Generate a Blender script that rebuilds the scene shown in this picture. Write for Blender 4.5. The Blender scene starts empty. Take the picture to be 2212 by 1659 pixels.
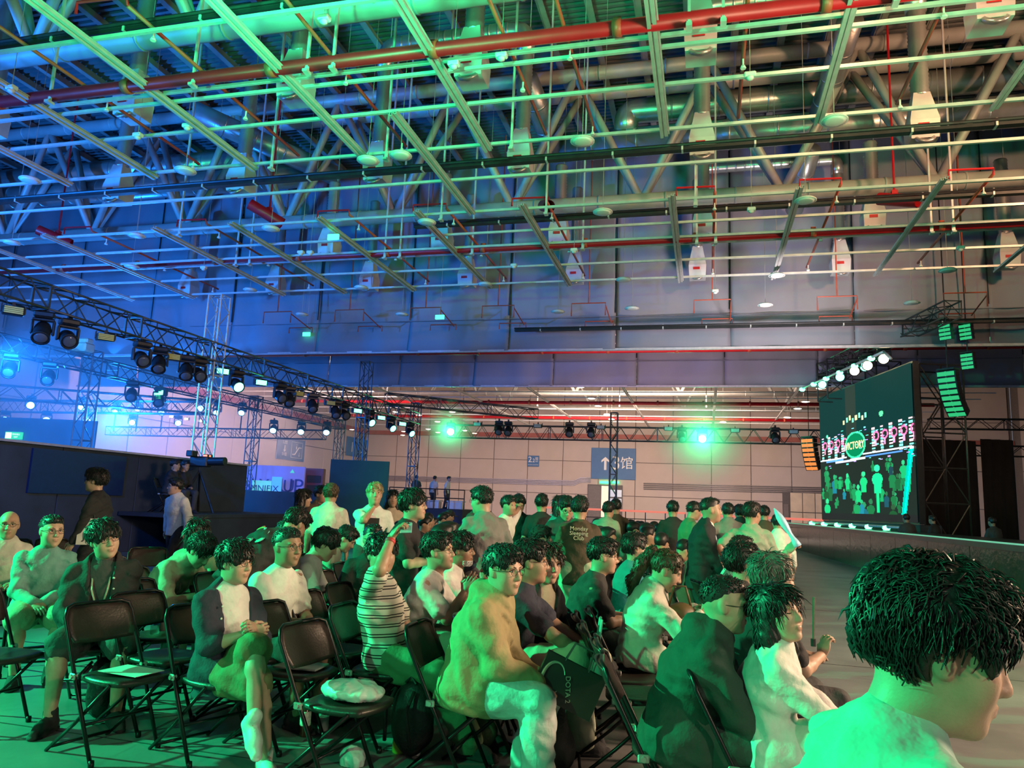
import bpy, math, random
import numpy as np
from mathutils import Vector, Matrix
random.seed(7); np.random.seed(7)
SC = bpy.context.scene
COL = SC.collection
PI = math.pi
R = math.radians
# ------------------------------------------------------------------ camera
F_PX, YAW, PITCH, ROLL, CAM_H = 1610.0, R(14.8), R(9.2), 0.042, 1.55
_fw = Vector((-math.sin(YAW)*math.cos(PITCH), math.cos(YAW)*math.cos(PITCH), math.sin(PITCH)))
_r0 = Vector((math.cos(YAW), math.sin(YAW), 0)); _u0 = _r0.cross(_fw)
_rt = _r0*math.cos(ROLL) + _u0*math.sin(ROLL); _up = -_r0*math.sin(ROLL) + _u0*math.cos(ROLL)
CAM = Vector((0, 0, CAM_H))
cd = bpy.data.cameras.new('camera'); cam = bpy.data.objects.new('camera', cd); COL.objects.link(cam)
cd.sensor_width = 36; cd.lens = 36*F_PX/2212; cd.clip_end = 300; cd.clip_start = .05
cam.matrix_world = Matrix.Translation(CAM) @ Matrix((_rt, _up, -_fw)).transposed().to_4x4()
SC.camera = cam
def ray(px, py): return _fw*F_PX + _rt*(px-1106) - _up*(py-829.5)
def atz(px, py, z): d = ray(px, py); return CAM + d*((z-CAM.z)/d.z)
def aty(px, py, y): d = ray(px, py); return CAM + d*(y/d.y)
def hor(px):
    # image row of the horizon at column px
    a, b = ray(px, 900).z, ray(px, 1200).z
    return 900 + 300*a/(a-b)
_f0 = Vector((-math.sin(YAW), math.cos(YAW), 0))
def spot(px, depth):
    # a point on the floor seen in column px at eye level, `depth` metres ahead of the camera
    d = ray(px, hor(px)); d = d*(depth/d.dot(_f0)); return Vector((d.x, d.y, 0))
def headz(px, py, depth):
    # height of the point seen at pixel (px,py) at that depth
    d = ray(px, py); d = d*(depth/d.dot(_f0)); return CAM.z + d.z
# ------------------------------------------------------------------ view + world
vs = SC.view_settings
vs.view_transform = 'Standard'; vs.look = 'None'; vs.exposure = 0.28; vs.gamma = 1.0; vs.use_curve_mapping = False
w = bpy.data.worlds.new('hall_ambient'); SC.world = w; w.use_nodes = True
bg = w.node_tree.nodes['Background']; bg.inputs[0].default_value = (.34, .34, .40, 1); bg.inputs[1].default_value = .26
try:
    SC.cycles.use_adaptive_sampling = True; SC.cycles.adaptive_threshold = .07; SC.cycles.max_bounces = 4; SC.cycles.diffuse_bounces = 1; SC.cycles.glossy_bounces = 1; SC.cycles.transmission_bounces = 4
    SC.cycles.sample_clamp_indirect = 4; SC.cycles.caustics_reflective = False; SC.cycles.caustics_refractive = False
except Exception: pass
# ------------------------------------------------------------------ lamps of the show and added fill lamps
def lamp(name, kind, loc, color, power, target=None, size=.3, angle=60, blend=.5):
    d = bpy.data.lights.new(name, kind); d.color = color; d.energy = power
    if kind == 'SPOT': d.spot_size = R(angle); d.spot_blend = blend; d.shadow_soft_size = size
    elif kind == 'AREA': d.size = size
    else: d.shadow_soft_size = size
    o = bpy.data.objects.new(name, d); COL.objects.link(o); o.location = loc
    if target is not None:
        o.rotation_euler = (Vector(target)-Vector(loc)).to_track_quat('-Z', 'Y').to_euler()
    return o
GREEN = (.02, 1.0, .34); BLUE = (.01, .22, 1.0); WARM = (1.0, .52, .28); PINK = (1.0, .42, .42)
def show_lights():
    # green heads of the near truss line, left of and behind the camera: wash the seats from the left
    lamp('green_wash_lamp', 'SPOT', (-12.5, 1.5, 5.2), GREEN, 11500, (-1.0, 5.6, .6), .12, 60, .5)
    lamp('green_wash_lamp', 'SPOT', (-5.0, -5.5, 5.6), GREEN, 1800, (-.8, 4.5, .4), .12, 50, .5)
    lamp('green_wash_lamp', 'SPOT', (-13.5, 12, 6.2), GREEN, 3600, (-3.5, 19, .8), .15, 80, .6)
    # green heads of a truss above the camera, thrown up into the roof grid
    for x, e in ((-9.5, 560), (-5.5, 720), (-1.5, 820), (2.6, 900), (6.0, 620)):
        lamp('green_beam_lamp', 'SPOT', (x, 6.2, 6.4), GREEN, e*1.15, (x+.3, 9.9, 9.8), .15, 84, .55)
    lamp('green_roof_lamp', 'SPOT', (-4, 2.0, 6.0), GREEN, 9000, (-7, 13, 15), .3, 75, .9)
    # blue heads of the left stage
    lamp('blue_beam_lamp', 'SPOT', (-24, 6, 4.0), BLUE, 19000, (-20, 19, 11), .4, 95, .9)
    lamp('blue_beam_lamp', 'SPOT', (-15.5, 7.0, 6.0), BLUE, 2600, (-15, 14, 9.4), .3, 130, .9)
    lamp('blue_wash_lamp', 'SPOT', (-19, 16, 5.2), BLUE, 4200, (-26, 34, 1.5), .3, 95, .8)
    lamp('blue_wash_lamp', 'SPOT', (-23, 10, 5.4), BLUE, 5200, (-15, 16, .5), .3, 80, .8)
    lamp('blue_wash_lamp', 'SPOT', (-9, 3.5, 6.0), BLUE, 2600, (-14, 17, 1.4), .3, 62, .9)
    # warm light on the right and over the far end
    lamp('warm_fill_lamp', 'SPOT', (10.5, 11.5, 10.4), WARM, 5200, (5.0, 22, 14.6), .5, 130, .9)  # both warm fills are added unseen above the grid, for roof and ducts
    lamp('warm_fill_lamp', 'SPOT', (2.5, 9.0, 10.6), WARM, 900, (3.0, 20, 14.6), .5, 130, .9)
    lamp('pink_fill_lamp', 'AREA', (-2, 30.5, 6.8), (1.0, .52, .62), 260, (-2, 36, 8.2), 9)  # unseen fill added between the curtains to tint the second one
    lamp('screen_glow_lamp', 'AREA', (9.0, 7.0, 4.4), (1.0, .66, .42), 1400, (-1, 6.0, .8), 3.0)
    lamp('house_fill_lamp', 'AREA', (-5, 52, 8.5), (1.0, .72, .55), 6600, (-5, 62, 0), 14)
    lamp('house_fill_lamp', 'AREA', (-24, 44, 8.5), (1.0, .66, .60), 4600, (-36, 50, 2), 10)
    lamp('house_fill_lamp', 'SPOT', (3, 20.5, 4.6), (.95, .78, .80), 2600, (1, 27.4, 9.4), .6, 95, 1.)  # unseen fill added to brighten the large curtain
    lamp('face_fill_lamp', 'SPOT', (7.5, -1.5, 3.6), (1.0, .78, .55), 800, (-.2, 6.0, .9), .3, 75, .8)  # unseen soft fill added at camera right to lift the faces
show_lights()
# ------------------------------------------------------------------ materials
MATS = {}
def mat(name, color, rough=.6, metal=0., var=.12, scale=8., bump=0., bscale=60., spec=.5, emit=None, estr=0., alpha=1., coat=0.):
    if name in MATS: return MATS[name]
    m = bpy.data.materials.new(name); m.use_nodes = True
    nt = m.node_tree; b = nt.nodes['Principled BSDF']
    b.inputs['Roughness'].default_value = rough; b.inputs['Metallic'].default_value = metal
    b.inputs['Specular IOR Level'].default_value = spec; b.inputs['Coat Weight'].default_value = coat
    c = tuple(color)+(1,)
    tc = nt.nodes.new('ShaderNodeTexCoord')
    if var > 0:
        n = nt.nodes.new('ShaderNodeTexNoise'); n.inputs['Scale'].default_value = scale; n.inputs['Detail'].default_value = 4
        nt.links.new(tc.outputs['Object'], n.inputs['Vector'])
        r = nt.nodes.new('ShaderNodeValToRGB')
        r.color_ramp.elements[0].color = tuple(x*(1-var) for x in color)+(1,); r.color_ramp.elements[0].position = .3
        r.color_ramp.elements[1].color = tuple(min(1, x*(1+var)) for x in color)+(1,); r.color_ramp.elements[1].position = .7
        nt.links.new(n.outputs['Fac'], r.inputs['Fac']); nt.links.new(r.outputs['Color'], b.inputs['Base Color'])
    else: b.inputs['Base Color'].default_value = c
    if bump > 0:
        n2 = nt.nodes.new('ShaderNodeTexNoise'); n2.inputs['Scale'].default_value = bscale; n2.inputs['Detail'].default_value = 3
        nt.links.new(tc.outputs['Object'], n2.inputs['Vector'])
        bp = nt.nodes.new('ShaderNodeBump'); bp.inputs['Strength'].default_value = bump; bp.inputs['Distance'].default_value = .02
        nt.links.new(n2.outputs['Fac'], bp.inputs['Height']); nt.links.new(bp.outputs['Normal'], b.inputs['Normal'])
    if emit is not None:
        b.inputs['Emission Color'].default_value = tuple(emit)+(1,); b.inputs['Emission Strength'].default_value = estr
    if alpha < 1: b.inputs['Alpha'].default_value = alpha
    MATS[name] = m; return m
def glow(name, color, strength): return mat(name, (.02, .02, .02), .5, 0, 0, emit=color, estr=strength)
M_FLOOR = mat('floor_concrete', (.20, .205, .21), .38, 0, .35, .9, .12, 14)
M_WALL = mat('wall_panel_paint', (.52, .44, .40), .7, 0, .05, .6)
M_ROOF = mat('roof_deck_metal', (.20, .21, .22), .45, .4, .15, 1.5)
M_PURLIN = mat('purlin_paint', (.34, .33, .31), .5, .2, .1, 3)
M_STEEL = mat('grey_steel_paint', (.42, .42, .40), .5, .2, .1, 2)
M_STRUT = mat('galvanised_strut', (.62, .63, .62), .38, .25, .1, 5)
M_RED = mat('red_pipe_paint', (.55, .012, .02), .4, 0, .12, 3)
M_SPRINK = mat('orange_red_pipe_paint', (.48, .085, .045), .45, 0, .12, 3)
M_DUCT = mat('galvanised_duct', (.55, .55, .54), .32, .75, .12, 2, .15, 18)
M_CURTAIN = mat('grey_smoke_curtain', (.25, .255, .30), .7, 0, .10, .5, .5, 2.5)
M_DARK = mat('black_steel', (.025, .027, .03), .45, .3, .2, 6)
M_BLACKFAB = mat('black_fabric_panel', (.03, .034, .045), .75, 0, .2, 2)
M_TRUSS = mat('dark_aluminium_truss', (.09, .095, .10), .42, .6, .15, 4)
M_TRUSSL = mat('light_aluminium_truss', (.55, .56, .55), .4, .5, .12, 4)
M_WHITE = mat('white_enamel', (.75, .75, .73), .45, 0, .05, 4)
M_BOX = mat('nozzle_box_white', (.62, .63, .62), .5, 0, .06, 4)
M_CHAIRB = mat('chair_dark_plastic', (.028, .021, .020), .38, 0, .2, 9, .1, 80)
M_CHAIRF = mat('chair_black_tube', (.014, .014, .016), .32, .5, .15, 9)
M_BLUE = mat('sign_blue', (.055, .16, .36), .55, 0, .05, 2)
M_SIGNW = mat('sign_white', (.8, .8, .78), .55, 0, .03, 2)
M_LENSOFF = mat('lamp_diffuser', (.8, .82, .78), .35, 0, .03, 5)
# ------------------------------------------------------------------ mesh helpers
class MB:
    def __init__(s): s.v = []; s.f = []; s.m = []; s.mi = 0; s.n = 0
    def add(s, V, Fc):
        V = np.asarray(V, float).reshape(-1, 3); o = s.n; s.v.append(V); s.n += len(V)
        for q in Fc: s.f.append(tuple(int(i)+o for i in q)); s.m.append(s.mi)
        return s
    def box(s, c, sz, rot=None, rz=0., bev=0.):
        x, y, z = (q/2 for q in sz)
        if bev > 0:
            b = min(bev, .45*min(x, y, z)*2); V = []; 
            for sx in (-1, 1):
                for sy in (-1, 1):
                    for sz_ in (-1, 1):
                        V += [(sx*(x-b), sy*(y-b), sz_*z), (sx*(x-b), sy*y, sz_*(z-b)), (sx*x, sy*(y-b), sz_*(z-b))]
            i = lambda a, b_, c_, k: ((a*2+b_)*2+c_)*3+k
            Fc = []
            for a in (0, 1):
                Fc += [(i(a,0,0,2), i(a,1,0,2), i(a,1,1,2), i(a,0,1,2)), (i(0,a,0,1), i(1,a,0,1), i(1,a,1,1), i(0,a,1,1)), (i(0,0,a,0), i(1,0,a,0), i(1,1,a,0), i(0,1,a,0))]
                for b_ in (0, 1):
                    Fc += [(i(a,b_,0,1), i(a,b_,1,1), i(a,b_,1,2), i(a,b_,0,2)), (i(a,0,b_,0), i(a,1,b_,0), i(a,1,b_,2), i(a,0,b_,2)), (i(0,a,b_,0), i(1,a,b_,0), i(1,a,b_,1), i(0,a,b_,1))]
                    for c_ in (0, 1): Fc.append((i(a,b_,c_,0), i(a,b_,c_,1), i(a,b_,c_,2)))
        else:
            V = [(sx*x, sy*y, sz_*z) for sx in (-1, 1) for sy in (-1, 1) for sz_ in (-1, 1)]
            Fc = [(0,1,3,2), (4,6,7,5), (0,4,5,1), (2,3,7,6), (0,2,6,4), (1,5,7,3)]
        V = np.array(V, float)
        if rz: 
            c_, s_ = math.cos(rz), math.sin(rz); V = V @ np.array([[c_, s_, 0], [-s_, c_, 0], [0, 0, 1]])
        if rot is not None: V = V @ np.array(rot.to_3x3()).T
        return s.add(V+np.array(c, float), Fc)
    def tube(s, pts, r, seg=8, cap=True, flat=1.):
        P = [Vector(p) for p in pts]; n = len(P); rs = list(r) if hasattr(r, '__len__') else [r]*n
        V = []; prev = None
        for i in range(n):
            t = (P[min(i+1, n-1)]-P[max(i-1, 0)]).normalized()
            if prev is None:
                a = Vector((0, 0, 1)) if abs(t.z) < .9 else Vector((1, 0, 0)); u = t.cross(a).normalized()
            else:
                u = (prev - t*prev.dot(t)); u = u.normalized() if u.length > 1e-6 else t.orthogonal().normalized()
            prev = u; v = t.cross(u)
            for k in range(seg):
                an = 2*PI*k/seg; V.append(P[i]+(u*math.cos(an)+v*math.sin(an)*flat)*rs[i])
        Fc = [(i*seg+k, i*seg+(k+1) % seg, (i+1)*seg+(k+1) % seg, (i+1)*seg+k) for i in range(n-1) for k in range(seg)]
        if cap: Fc += [tuple(range(seg-1, -1, -1)), tuple(range((n-1)*seg, n*seg))]
        return s.add([tuple(q) for q in V], Fc)
    def lathe(s, prof, seg=16, M=None):
        V = []; n = len(prof)
        for r, z in prof:
            for k in range(seg): an = 2*PI*k/seg; V.append((r*math.cos(an), r*math.sin(an), z))
        Fc = [(i*seg+k, i*seg+(k+1) % seg, (i+1)*seg+(k+1) % seg, (i+1)*seg+k) for i in range(n-1) for k in range(seg)]
        Fc += [tuple(range(seg-1, -1, -1)), tuple(range((n-1)*seg, n*seg))]
        V = np.array(V)
        if M is not None: A = np.array(M.to_4x4()); V = V @ A[:3, :3].T + A[:3, 3]
        return s.add(V, Fc)
    def mesh(s, name, smooth=False):
        me = bpy.data.meshes.new(name)
        V = np.concatenate(s.v) if s.v else np.zeros((0, 3))
        me.from_pydata(V.tolist(), [], s.f)
        if s.m and max(s.m) > 0: me.polygons.foreach_set('material_index', s.m)
        if smooth: me.polygons.foreach_set('use_smooth', [True]*len(s.f))
        me.update(); return me
def obj(name, me, m=None, parent=None, loc=None, rz=None, M=None):
    o = bpy.data.objects.new(name, me); COL.objects.link(o)
    if isinstance(me, bpy.types.Mesh) and m is not None and len(me.materials) == 0:
        for q in (m if isinstance(m, (list, tuple)) else [m]): me.materials.append(q)
    if parent is not None: o.parent = parent
    if M is not None: o.matrix_basis = M
    if loc is not None: o.location = loc
    if rz is not None: o.rotation_euler = (0, 0, rz)
    return o
def tag(o, label=None, cat=None, group=None, kind=None):
    if label: o['label'] = label
    if cat: o['category'] = cat
    if group: o['group'] = group
    if kind: o['kind'] = kind
    return o
def thing(name, label, cat, loc=(0, 0, 0), rz=0, group=None, M=None):
    o = bpy.data.objects.new(name, None); COL.objects.link(o); o.empty_display_size = .1
    if M is not None: o.matrix_basis = M
    else: o.location = loc; o.rotation_euler = (0, 0, rz)
    return tag(o, label, cat, group)
def copytree(o, parent=None):
    c = o.copy(); COL.objects.link(c); c.parent = parent
    for ch in list(o.children): copytree(ch, c)
    return c
def struct(name, me, m=None, parent=None):
    o = obj(name, me, m, parent)
    if parent is None: o['kind'] = 'structure'
    return o
_fontcache = {}
def text_mesh(s, size=1., align='CENTER', depth=.004, spacing=1.):
    c = bpy.data.curves.new('lettering', 'FONT'); c.body = s; c.size = size; c.align_x = align; c.align_y = 'CENTER'; c.extrude = depth
    c.resolution_u = 3; c.space_line = .85; c.space_character = spacing
    o = bpy.data.objects.new('lettering', c); COL.objects.link(o)
    dg = bpy.context.evaluated_depsgraph_get(); dg.update()
    me = bpy.data.meshes.new_from_object(o.evaluated_get(dg)); bpy.data.objects.remove(o); bpy.data.curves.remove(c)
    me.materials.clear(); return me
def frame(x, y, z, loc):
    # matrix with those axes (Vectors) at loc
    return Matrix.Translation(loc) @ Matrix((x, y, z)).transposed().to_4x4()
# ================================================================== the hall
X0, X1, YB, YF, ZR = -37.0, 27.0, -12.0, 77.0, 15.6
fl = MB(); fl.box(((X0+X1)/2, (YB+YF)/2, -.1), (X1-X0, YF-YB, .2))
floor = struct('floor', fl.mesh('floor'), M_FLOOR)
M_SEAM = mat('floor_seam', (.05, .05, .052), .6, 0, .2, 3)
# floor slabs marked by cut joints (thin dark filler strips let into the slab)
for k, (a, b) in enumerate([((-30, 4.2), (16, 4.2)), ((-30, 9.0), (16, 9.0)), ((-30, 14), (16, 14)), ((-30, 22), (16, 22)), ((-6, 1), (-6, 60)), ((0, 1), (0, 60)), ((6, 1), (6, 60))]):
    m = MB(); d = Vector(b)-Vector(a); m.box(((a[0]+b[0])/2, (a[1]+b[1])/2, .001), (abs(d.x)+.012, abs(d.y)+.012, .003))
    struct('floor_joint', m.mesh('floor_joint'), M_SEAM, floor)
# walls: backing plus separate cladding panels standing proud of it
def clad(name, org, ax, L, panel, rows, nrm):
    bk = MB(); c = Vector(org)+Vector(ax)*(L/2)-Vector(nrm)*.15
    sz = (L if abs(ax[0]) else .2, L if abs(ax[1]) else .2, ZR+1)
    bk.box((c.x, c.y, (ZR+1)/2), sz); wl = struct(name, bk.mesh(name), mat('wall_joint_backing', (.20, .17, .16), .8))  # darker backing colour shows in the gaps between panels
    n = int(L/panel); z = 0
    for h in rows:
        pm = MB(); pm.box((0, 0, 0), (panel-.06 if abs(ax[0]) else .12, panel-.06 if abs(ax[1]) else .12, h-.05), bev=.02); me = pm.mesh('wall_panel')
        me.materials.append(M_WALL)
        for i in range(n):
            p = Vector(org)+Vector(ax)*((i+.5)*panel); struct('wall_panel', me, None, wl).location = (p.x, p.y, z+h/2)
        z += h
    return wl
wall_far = clad('wall_far', (X0, YF, 0), (1, 0, 0), X1-X0, 3.75, (2.9, 3.4, 4.5, 5.4), (0, -1, 0))
wall_left = clad('wall_left', (X0, 15, 0), (0, 1, 0), YF-15, 3.75, (2.9, 3.4, 4.5, 5.4), (1, 0, 0))
wall_right = clad('wall_right', (X1, 30, 0), (0, 1, 0), YF-30, 3.75, (2.9, 3.4, 4.5, 5.4), (-1, 0, 0))
wall_left_lower = None
# roof: ribbed deck on purlins
ceil = MB(); ceil.box(((X0+X1)/2, (YB+YF)/2, ZR+.6), (X1-X0, YF-YB, .1)); ceiling = struct('ceiling', ceil.mesh('ceiling'), M_ROOF)
for s in range(15):
    y0 = 2+s*5.0; n = 22 if y0 < 40 else 8; prof = []
    for i in range(n):
        p = 5.0/n; a = y0+i*p
        prof += [(a, 0), (a+.45*p, 0), (a+.55*p, .10), (a+.95*p, .10)]
    prof.append((y0+5.0, 0))
    V = [(x, y, ZR+z) for x in (X0, X1) for (y, z) in prof]; k = len(prof)
    m = MB(); m.add(V, [(i, i+1, k+i+1, k+i) for i in range(k-1)]); struct('roof_sheet', m.mesh('roof_sheet'), M_ROOF, ceiling)
pm = MB(); pm.box((0, 0, 0), (.11, 75, .26)); pm.box((.07, 0, -.13), (.16, 75, .03)); pme = pm.mesh('purlin'); pme.materials.append(M_PURLIN)
x = X0+.8
while x < 16:
    struct('purlin', pme, None, ceiling).location = (x, 39.5, ZR-.16); x += 1.32
# tubular roof trusses across the hall
def roof_truss(Y, zb, zt, xn, label, twin=1.0, r=.24):
    t = thing('roof_truss', label, 'roof truss', (0, Y, 0))
    L = (-36, 14)
    for nm, z, dy, rr in (('bottom_chord', zb, twin/2, r), ('top_chord', zt, 0, r*.9), ('top_chord', zt, twin, r*.9)):
        m = MB(); m.tube([(L[0], dy, z), (L[1], dy, z)], rr, 14)
        for q in np.arange(L[0]+2, L[1], 2.05): m.tube([(q-.03, dy, z), (q+.03, dy, z)], rr*1.06, 14)
        obj(nm, m.mesh(nm, True), M_STEEL, t)
    for i, xa in enumerate(xn):
        for sgn in (-1, 1):
            for k, dy in enumerate((0, twin)):
                m = MB(); m.tube([(0, 0, 0), (sgn*2.08, dy-twin/2, zt-zb)], .125, 8)
                o = obj('diagonal', m.mesh('diagonal', True), M_STEEL, t); o.location = (xa, twin/2, zb)
    m = MB()
    return t
roof_truss(21.5, 11.0, 15.1, [-34.9+4.12*i for i in range(12)], 'big tubular roof truss crossing above the first rows, in front of grey curtain', 1.2)
roof_truss(11.2, 10.9, 15.1, [-34.9+4.12*i for i in range(12)], 'tubular roof truss nearest the camera, mostly above the frame', 1.2, .26)
for Y, lb in ((40.5, 'roof truss just beyond the second grey smoke curtain'), (49, 'roof truss in the middle of the far lit bays'), (58, 'roof truss over the far bays before the end wall'), (67, 'roof truss farthest away, next to the end wall')):
    roof_truss(Y, 10.6, 14.6, [-34.9+8.24*i for i in range(6)], lb, 1.0, .2)
for xx in (-30.5, -20.3, -10.2, 0.0, 10.0):       # thin wind bracing between the trusses
    pass
# grey smoke curtains hanging from the roof
def curtain(Y, z0, label, lean=0.):
    t = thing('smoke_curtain', label, 'curtain', (0, Y, 0)); wd = 4.15
    for i in range(12):
        xa = -36.5+i*wd; n = 26; V = []; Fc = []; rows = 14
        for j in range(rows+1):
            z = z0+(ZR-z0)*j/rows
            for k in range(n+1):
                u = k/n; xx = xa+wd*u
                dy = .05*math.sin(u*PI*2*2+i*1.7)+.03*math.sin(u*17+i+z*.8)+.05*math.sin(z*1.9+i*.6)*math.exp(-(z-z0)*.25)
                V.append((xx, dy, z))
        for j in range(rows):
            for k in range(n): a = j*(n+1)+k; Fc.append((a, a+1, a+n+2, a+n+1))
        m = MB(); m.add(V, Fc); o = obj('curtain_panel', m.mesh('curtain_panel', True), M_CURTAIN, t)
        s = o.modifiers.new('thickness', 'SOLIDIFY'); s.thickness = .012
        m = MB(); m.tube([(xa+wd, -.06, z0+1.4), (xa+wd, -.06, ZR)], .022, 6); obj('hem_cable', m.mesh('hem_cable'), M_DARK, t)
    m = MB(); m.box((-36.5+6*wd, 0, z0), (12*wd, .12, .09)); obj('bottom_bar', m.mesh('bottom_bar'), mat('curtain_bar', (.5, .5, .52), .5), t)
    m = MB(); m.box((-36.5+6*wd, -.05, z0+1.25), (12*wd, .05, .03)); obj('seam_band', m.mesh('seam_band'), mat('curtain_seam', (.17, .17, .2), .7), t)
curtain(27.4, 7.45, 'large grey smoke curtain hanging from the roof in the middle of the hall')
curtain(36.2, 7.5, 'second grey smoke curtain, only its lower strip visible beyond the first')
# ------------------------------------------------------------------ hanging strut grids
ZG = 8.9
def strut_mesh(L, along):
    m = MB(); w, h, t = .058, .06, .010
    def bx(c, s): m.box(c if along == 'x' else (c[1], c[0], c[2]), s if along == 'x' else (s[1], s[0], s[2]))
    bx((0, w/2-t/2, 0), (L, t, h)); bx((0, -w/2+t/2, 0), (L, t, h)); bx((0, 0, -h/2+t/2), (L, w-2*t, t)); bx((0, w/2+.02, h/2-.006), (L, .03, t))
    return m.mesh('strut')
hm_cache = {}
def grid(label, ys, xs, x_rng, hang_rows, z=ZG):
    g = thing('strut_grid', label, 'ceiling grid', (0, ys[0], z))
    for y in ys:
        me = strut_mesh(x_rng[1]-x_rng[0], 'x'); me.materials.append(M_STRUT)
        obj('cross_strut', me, None, g, ((x_rng[0]+x_rng[1])/2, y-ys[0], .08))
    for (xx, ya, yb) in xs:
        me = strut_mesh(yb-ya, 'y'); me.materials.append(M_STRUT); obj('long_strut', me, None, g, (xx, (ya+yb)/2-ys[0], 0))
        o = obj('cable_tray', me, None, g, (xx+.085, (ya+yb)/2-ys[0], .03))
    for (xx, yy) in hang_rows:
        if 'h' not in hm_cache:
            m = MB(); m.box((0, 0, (15.4-ZG)/2), (.045, .045, 15.4-ZG)); m.box((0, 0, -.1), (.09, .16, .05)); m.box((0, 0, .0), (.08, .02, .2)); hm_cache['h'] = m.mesh('hanger'); hm_cache['h'].materials.append(M_STRUT)
        obj('hanger', hm_cache['h'], None, g, (xx, yy-ys[0], z-ZG))
    return g
XB = [-22.0, -19.2, -15.3, -12.8, -10.1, -7.3, -4.5, -.85, 2.0, 4.95, 8.2]
hr = [(xx+.6+dx, yy) for yy in (10.55, 13.9, 17.4, 20.1) for xx in XB[2:] for dx in ((0, .5) if yy in (10.55, 20.1) else (0,))]
hr = [h for i, h in enumerate(hr) if (i*7) % 5 not in (1, 3)]
grid('near galvanised strut grid under the roof, lit green and blue', [9.25, 10.95, 11.25, 12.35, 13.95, 15.5], [(xx, 7.6, 14.1) for xx in XB] + [(-5.9, 12.3, 17.4)], (-26, 11), [h for h in hr if h[1] < 16])
grid('strut grid between the roof truss and the large grey curtain', [17.4, 18.9, 19.95, 20.5, 21.9, 23.6], [(xx, 17.0, 23.9) for xx in XB], (-30, 13), [h for h in hr if h[1] > 16])
grid('strut grid between the two smoke curtains', [29.5, 31.5, 33.2, 34.6], [(xx, 29, 34.5) for xx in XB[::3]], (-33, 13), [(xx, 33.2) for xx in range(-30, 12, 5)])
grid('strut grid of the far lit bays', [39, 41, 42.6, 45, 47.5, 50, 53, 56, 60, 64, 69], [(xx, 38, 68) for xx in (-27, -21.5, -16, -11, -5, .5, 5.2)], (-34, 16), [(xx, yy) for xx in range(-30, 12, 6) for yy in (42.6, 53)])
# dark cable trays that cross the grid
for yy, xx0, xx1, zz, lb in ((15.5, -24, 12, 9.3, 'black cable tray crossing the near grid before the roof truss'), (9.45, -24, 1, 9.2, 'black cable tray along the topmost cross strut'), (18.75, -8, 12, 9.2, 'thin black cable tray on the grid behind the roof truss'), (26.6, -7, 14, 8.05, 'black cable run low on the large grey curtain')):
    t = thing('cable_tray', lb, 'cable tray', ((xx0+xx1)/2, yy, zz)); m = MB(); m.box((0, 0, 0), (xx1-xx0, .16, .07)); obj('tray', m.mesh('tray'), M_DARK, t)
    m = MB(); m.tube([(-(xx1-xx0)/2, -.1, .06), ((xx1-xx0)/2, -.1, .07)], .035, 6); obj('cable', m.mesh('cable'), M_DARK, t)
    bm_ = MB(); bm_.box((0, 0, 0), (.04, .2, .16)); me = bm_.mesh('bracket'); me.materials.append(M_STRUT)
    for q in np.arange(xx0+1, xx1, 1.5): obj('bracket', me, None, t, (q-(xx0+xx1)/2, 0, .03))
# fire mains and sprinkler lines
def red_main(Y, z, x0, x1, r, label):
    t = thing('fire_main', label, 'water pipe', (0, Y, z)); m = MB(); m.tube([(x0, 0, 0), (x1, 0, 0)], r, 14); obj('pipe', m.mesh('pipe', True), M_RED, t)
    c = MB(); c.tube([(-.07, 0, 0), (.07, 0, 0)], r*1.22, 12); c.box((0, 0, r*1.2), (.12, .06, .08)); cme = c.mesh('coupling', True); cme.materials.append(M_SPRINK)
    for q in np.arange(x0+1.3, x1, 3.05): obj('coupling', cme, None, t, (q, 0, 0))
red_main(10.62, 8.98, -24, 6.5, .115, 'red fire main across the near grid')
red_main(20.2, 9.0, -26, 13, .10, 'red fire main in front of the large grey curtain')
red_main(33.0, 8.6, -30, 13, .11, 'red fire main seen between the two curtains')
for yy, lb in ((43, 'nearest red fire main in the far bays'), (52, 'middle red fire main in the far bays'), (61, 'farthest red fire main near the end wall')): red_main(yy, 8.9, -32, 14, .12, lb)
def sprinkler_line(xx, ya, yb, z, label):
    t = thing('sprinkler_pipe', label, 'sprinkler pipe', (xx, ya, z)); m = MB(); m.tube([(0, 0, 0), (0, yb-ya, 0)], .034, 8); obj('pipe', m.mesh('pipe', True), M_SPRINK, t)
    hd = MB(); hd.tube([(0, 0, 0), (0, 0, -.16)], .016, 6); hd.lathe([(.03, -.15), (.05, -.19), (.045, -.21)], 8); hme = hd.mesh('sprinkler_head'); hme.materials.append(M_WHITE)
    for q in np.arange(.6, yb-ya, 2.6): obj('sprinkler_head', hme, None, t, (.0, q, 0))
    # goose-neck loop at the near end
    m = MB(); m.tube([(0, 0, 0), (0, -.05, .12), (-.9, -.1, .12), (-.9, -.1, -.08)], .026, 6); obj('goose_neck', m.mesh('goose_neck'), M_RED, t)
for k, xx in enumerate((-11.5, -8.9, -6.3, -3.2, -2.2, .6, 3.4, 6.3)):
    sprinkler_line(xx, 8.0 if k % 2 == 0 else 8.8, 14.0, 9.12, f'thin orange sprinkler pipe in the near grid, {("leftmost", "second from left", "third from left", "fourth from left", "fourth from right", "third from right", "second from right", "rightmost")[k]}')
for k, xx in enumerate((-17.9, -13.9, -9.4, -6.6, -3.9, 0.2, 3.0, 6.1)):
    sprinkler_line(xx, 17.5, 23.6, 9.15, f'thin red sprinkler pipe before the grey curtain, {("leftmost", "second from left", "third from left", "fourth from left", "fourth from right", "third from right", "second from right", "rightmost")[k]}')
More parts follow.
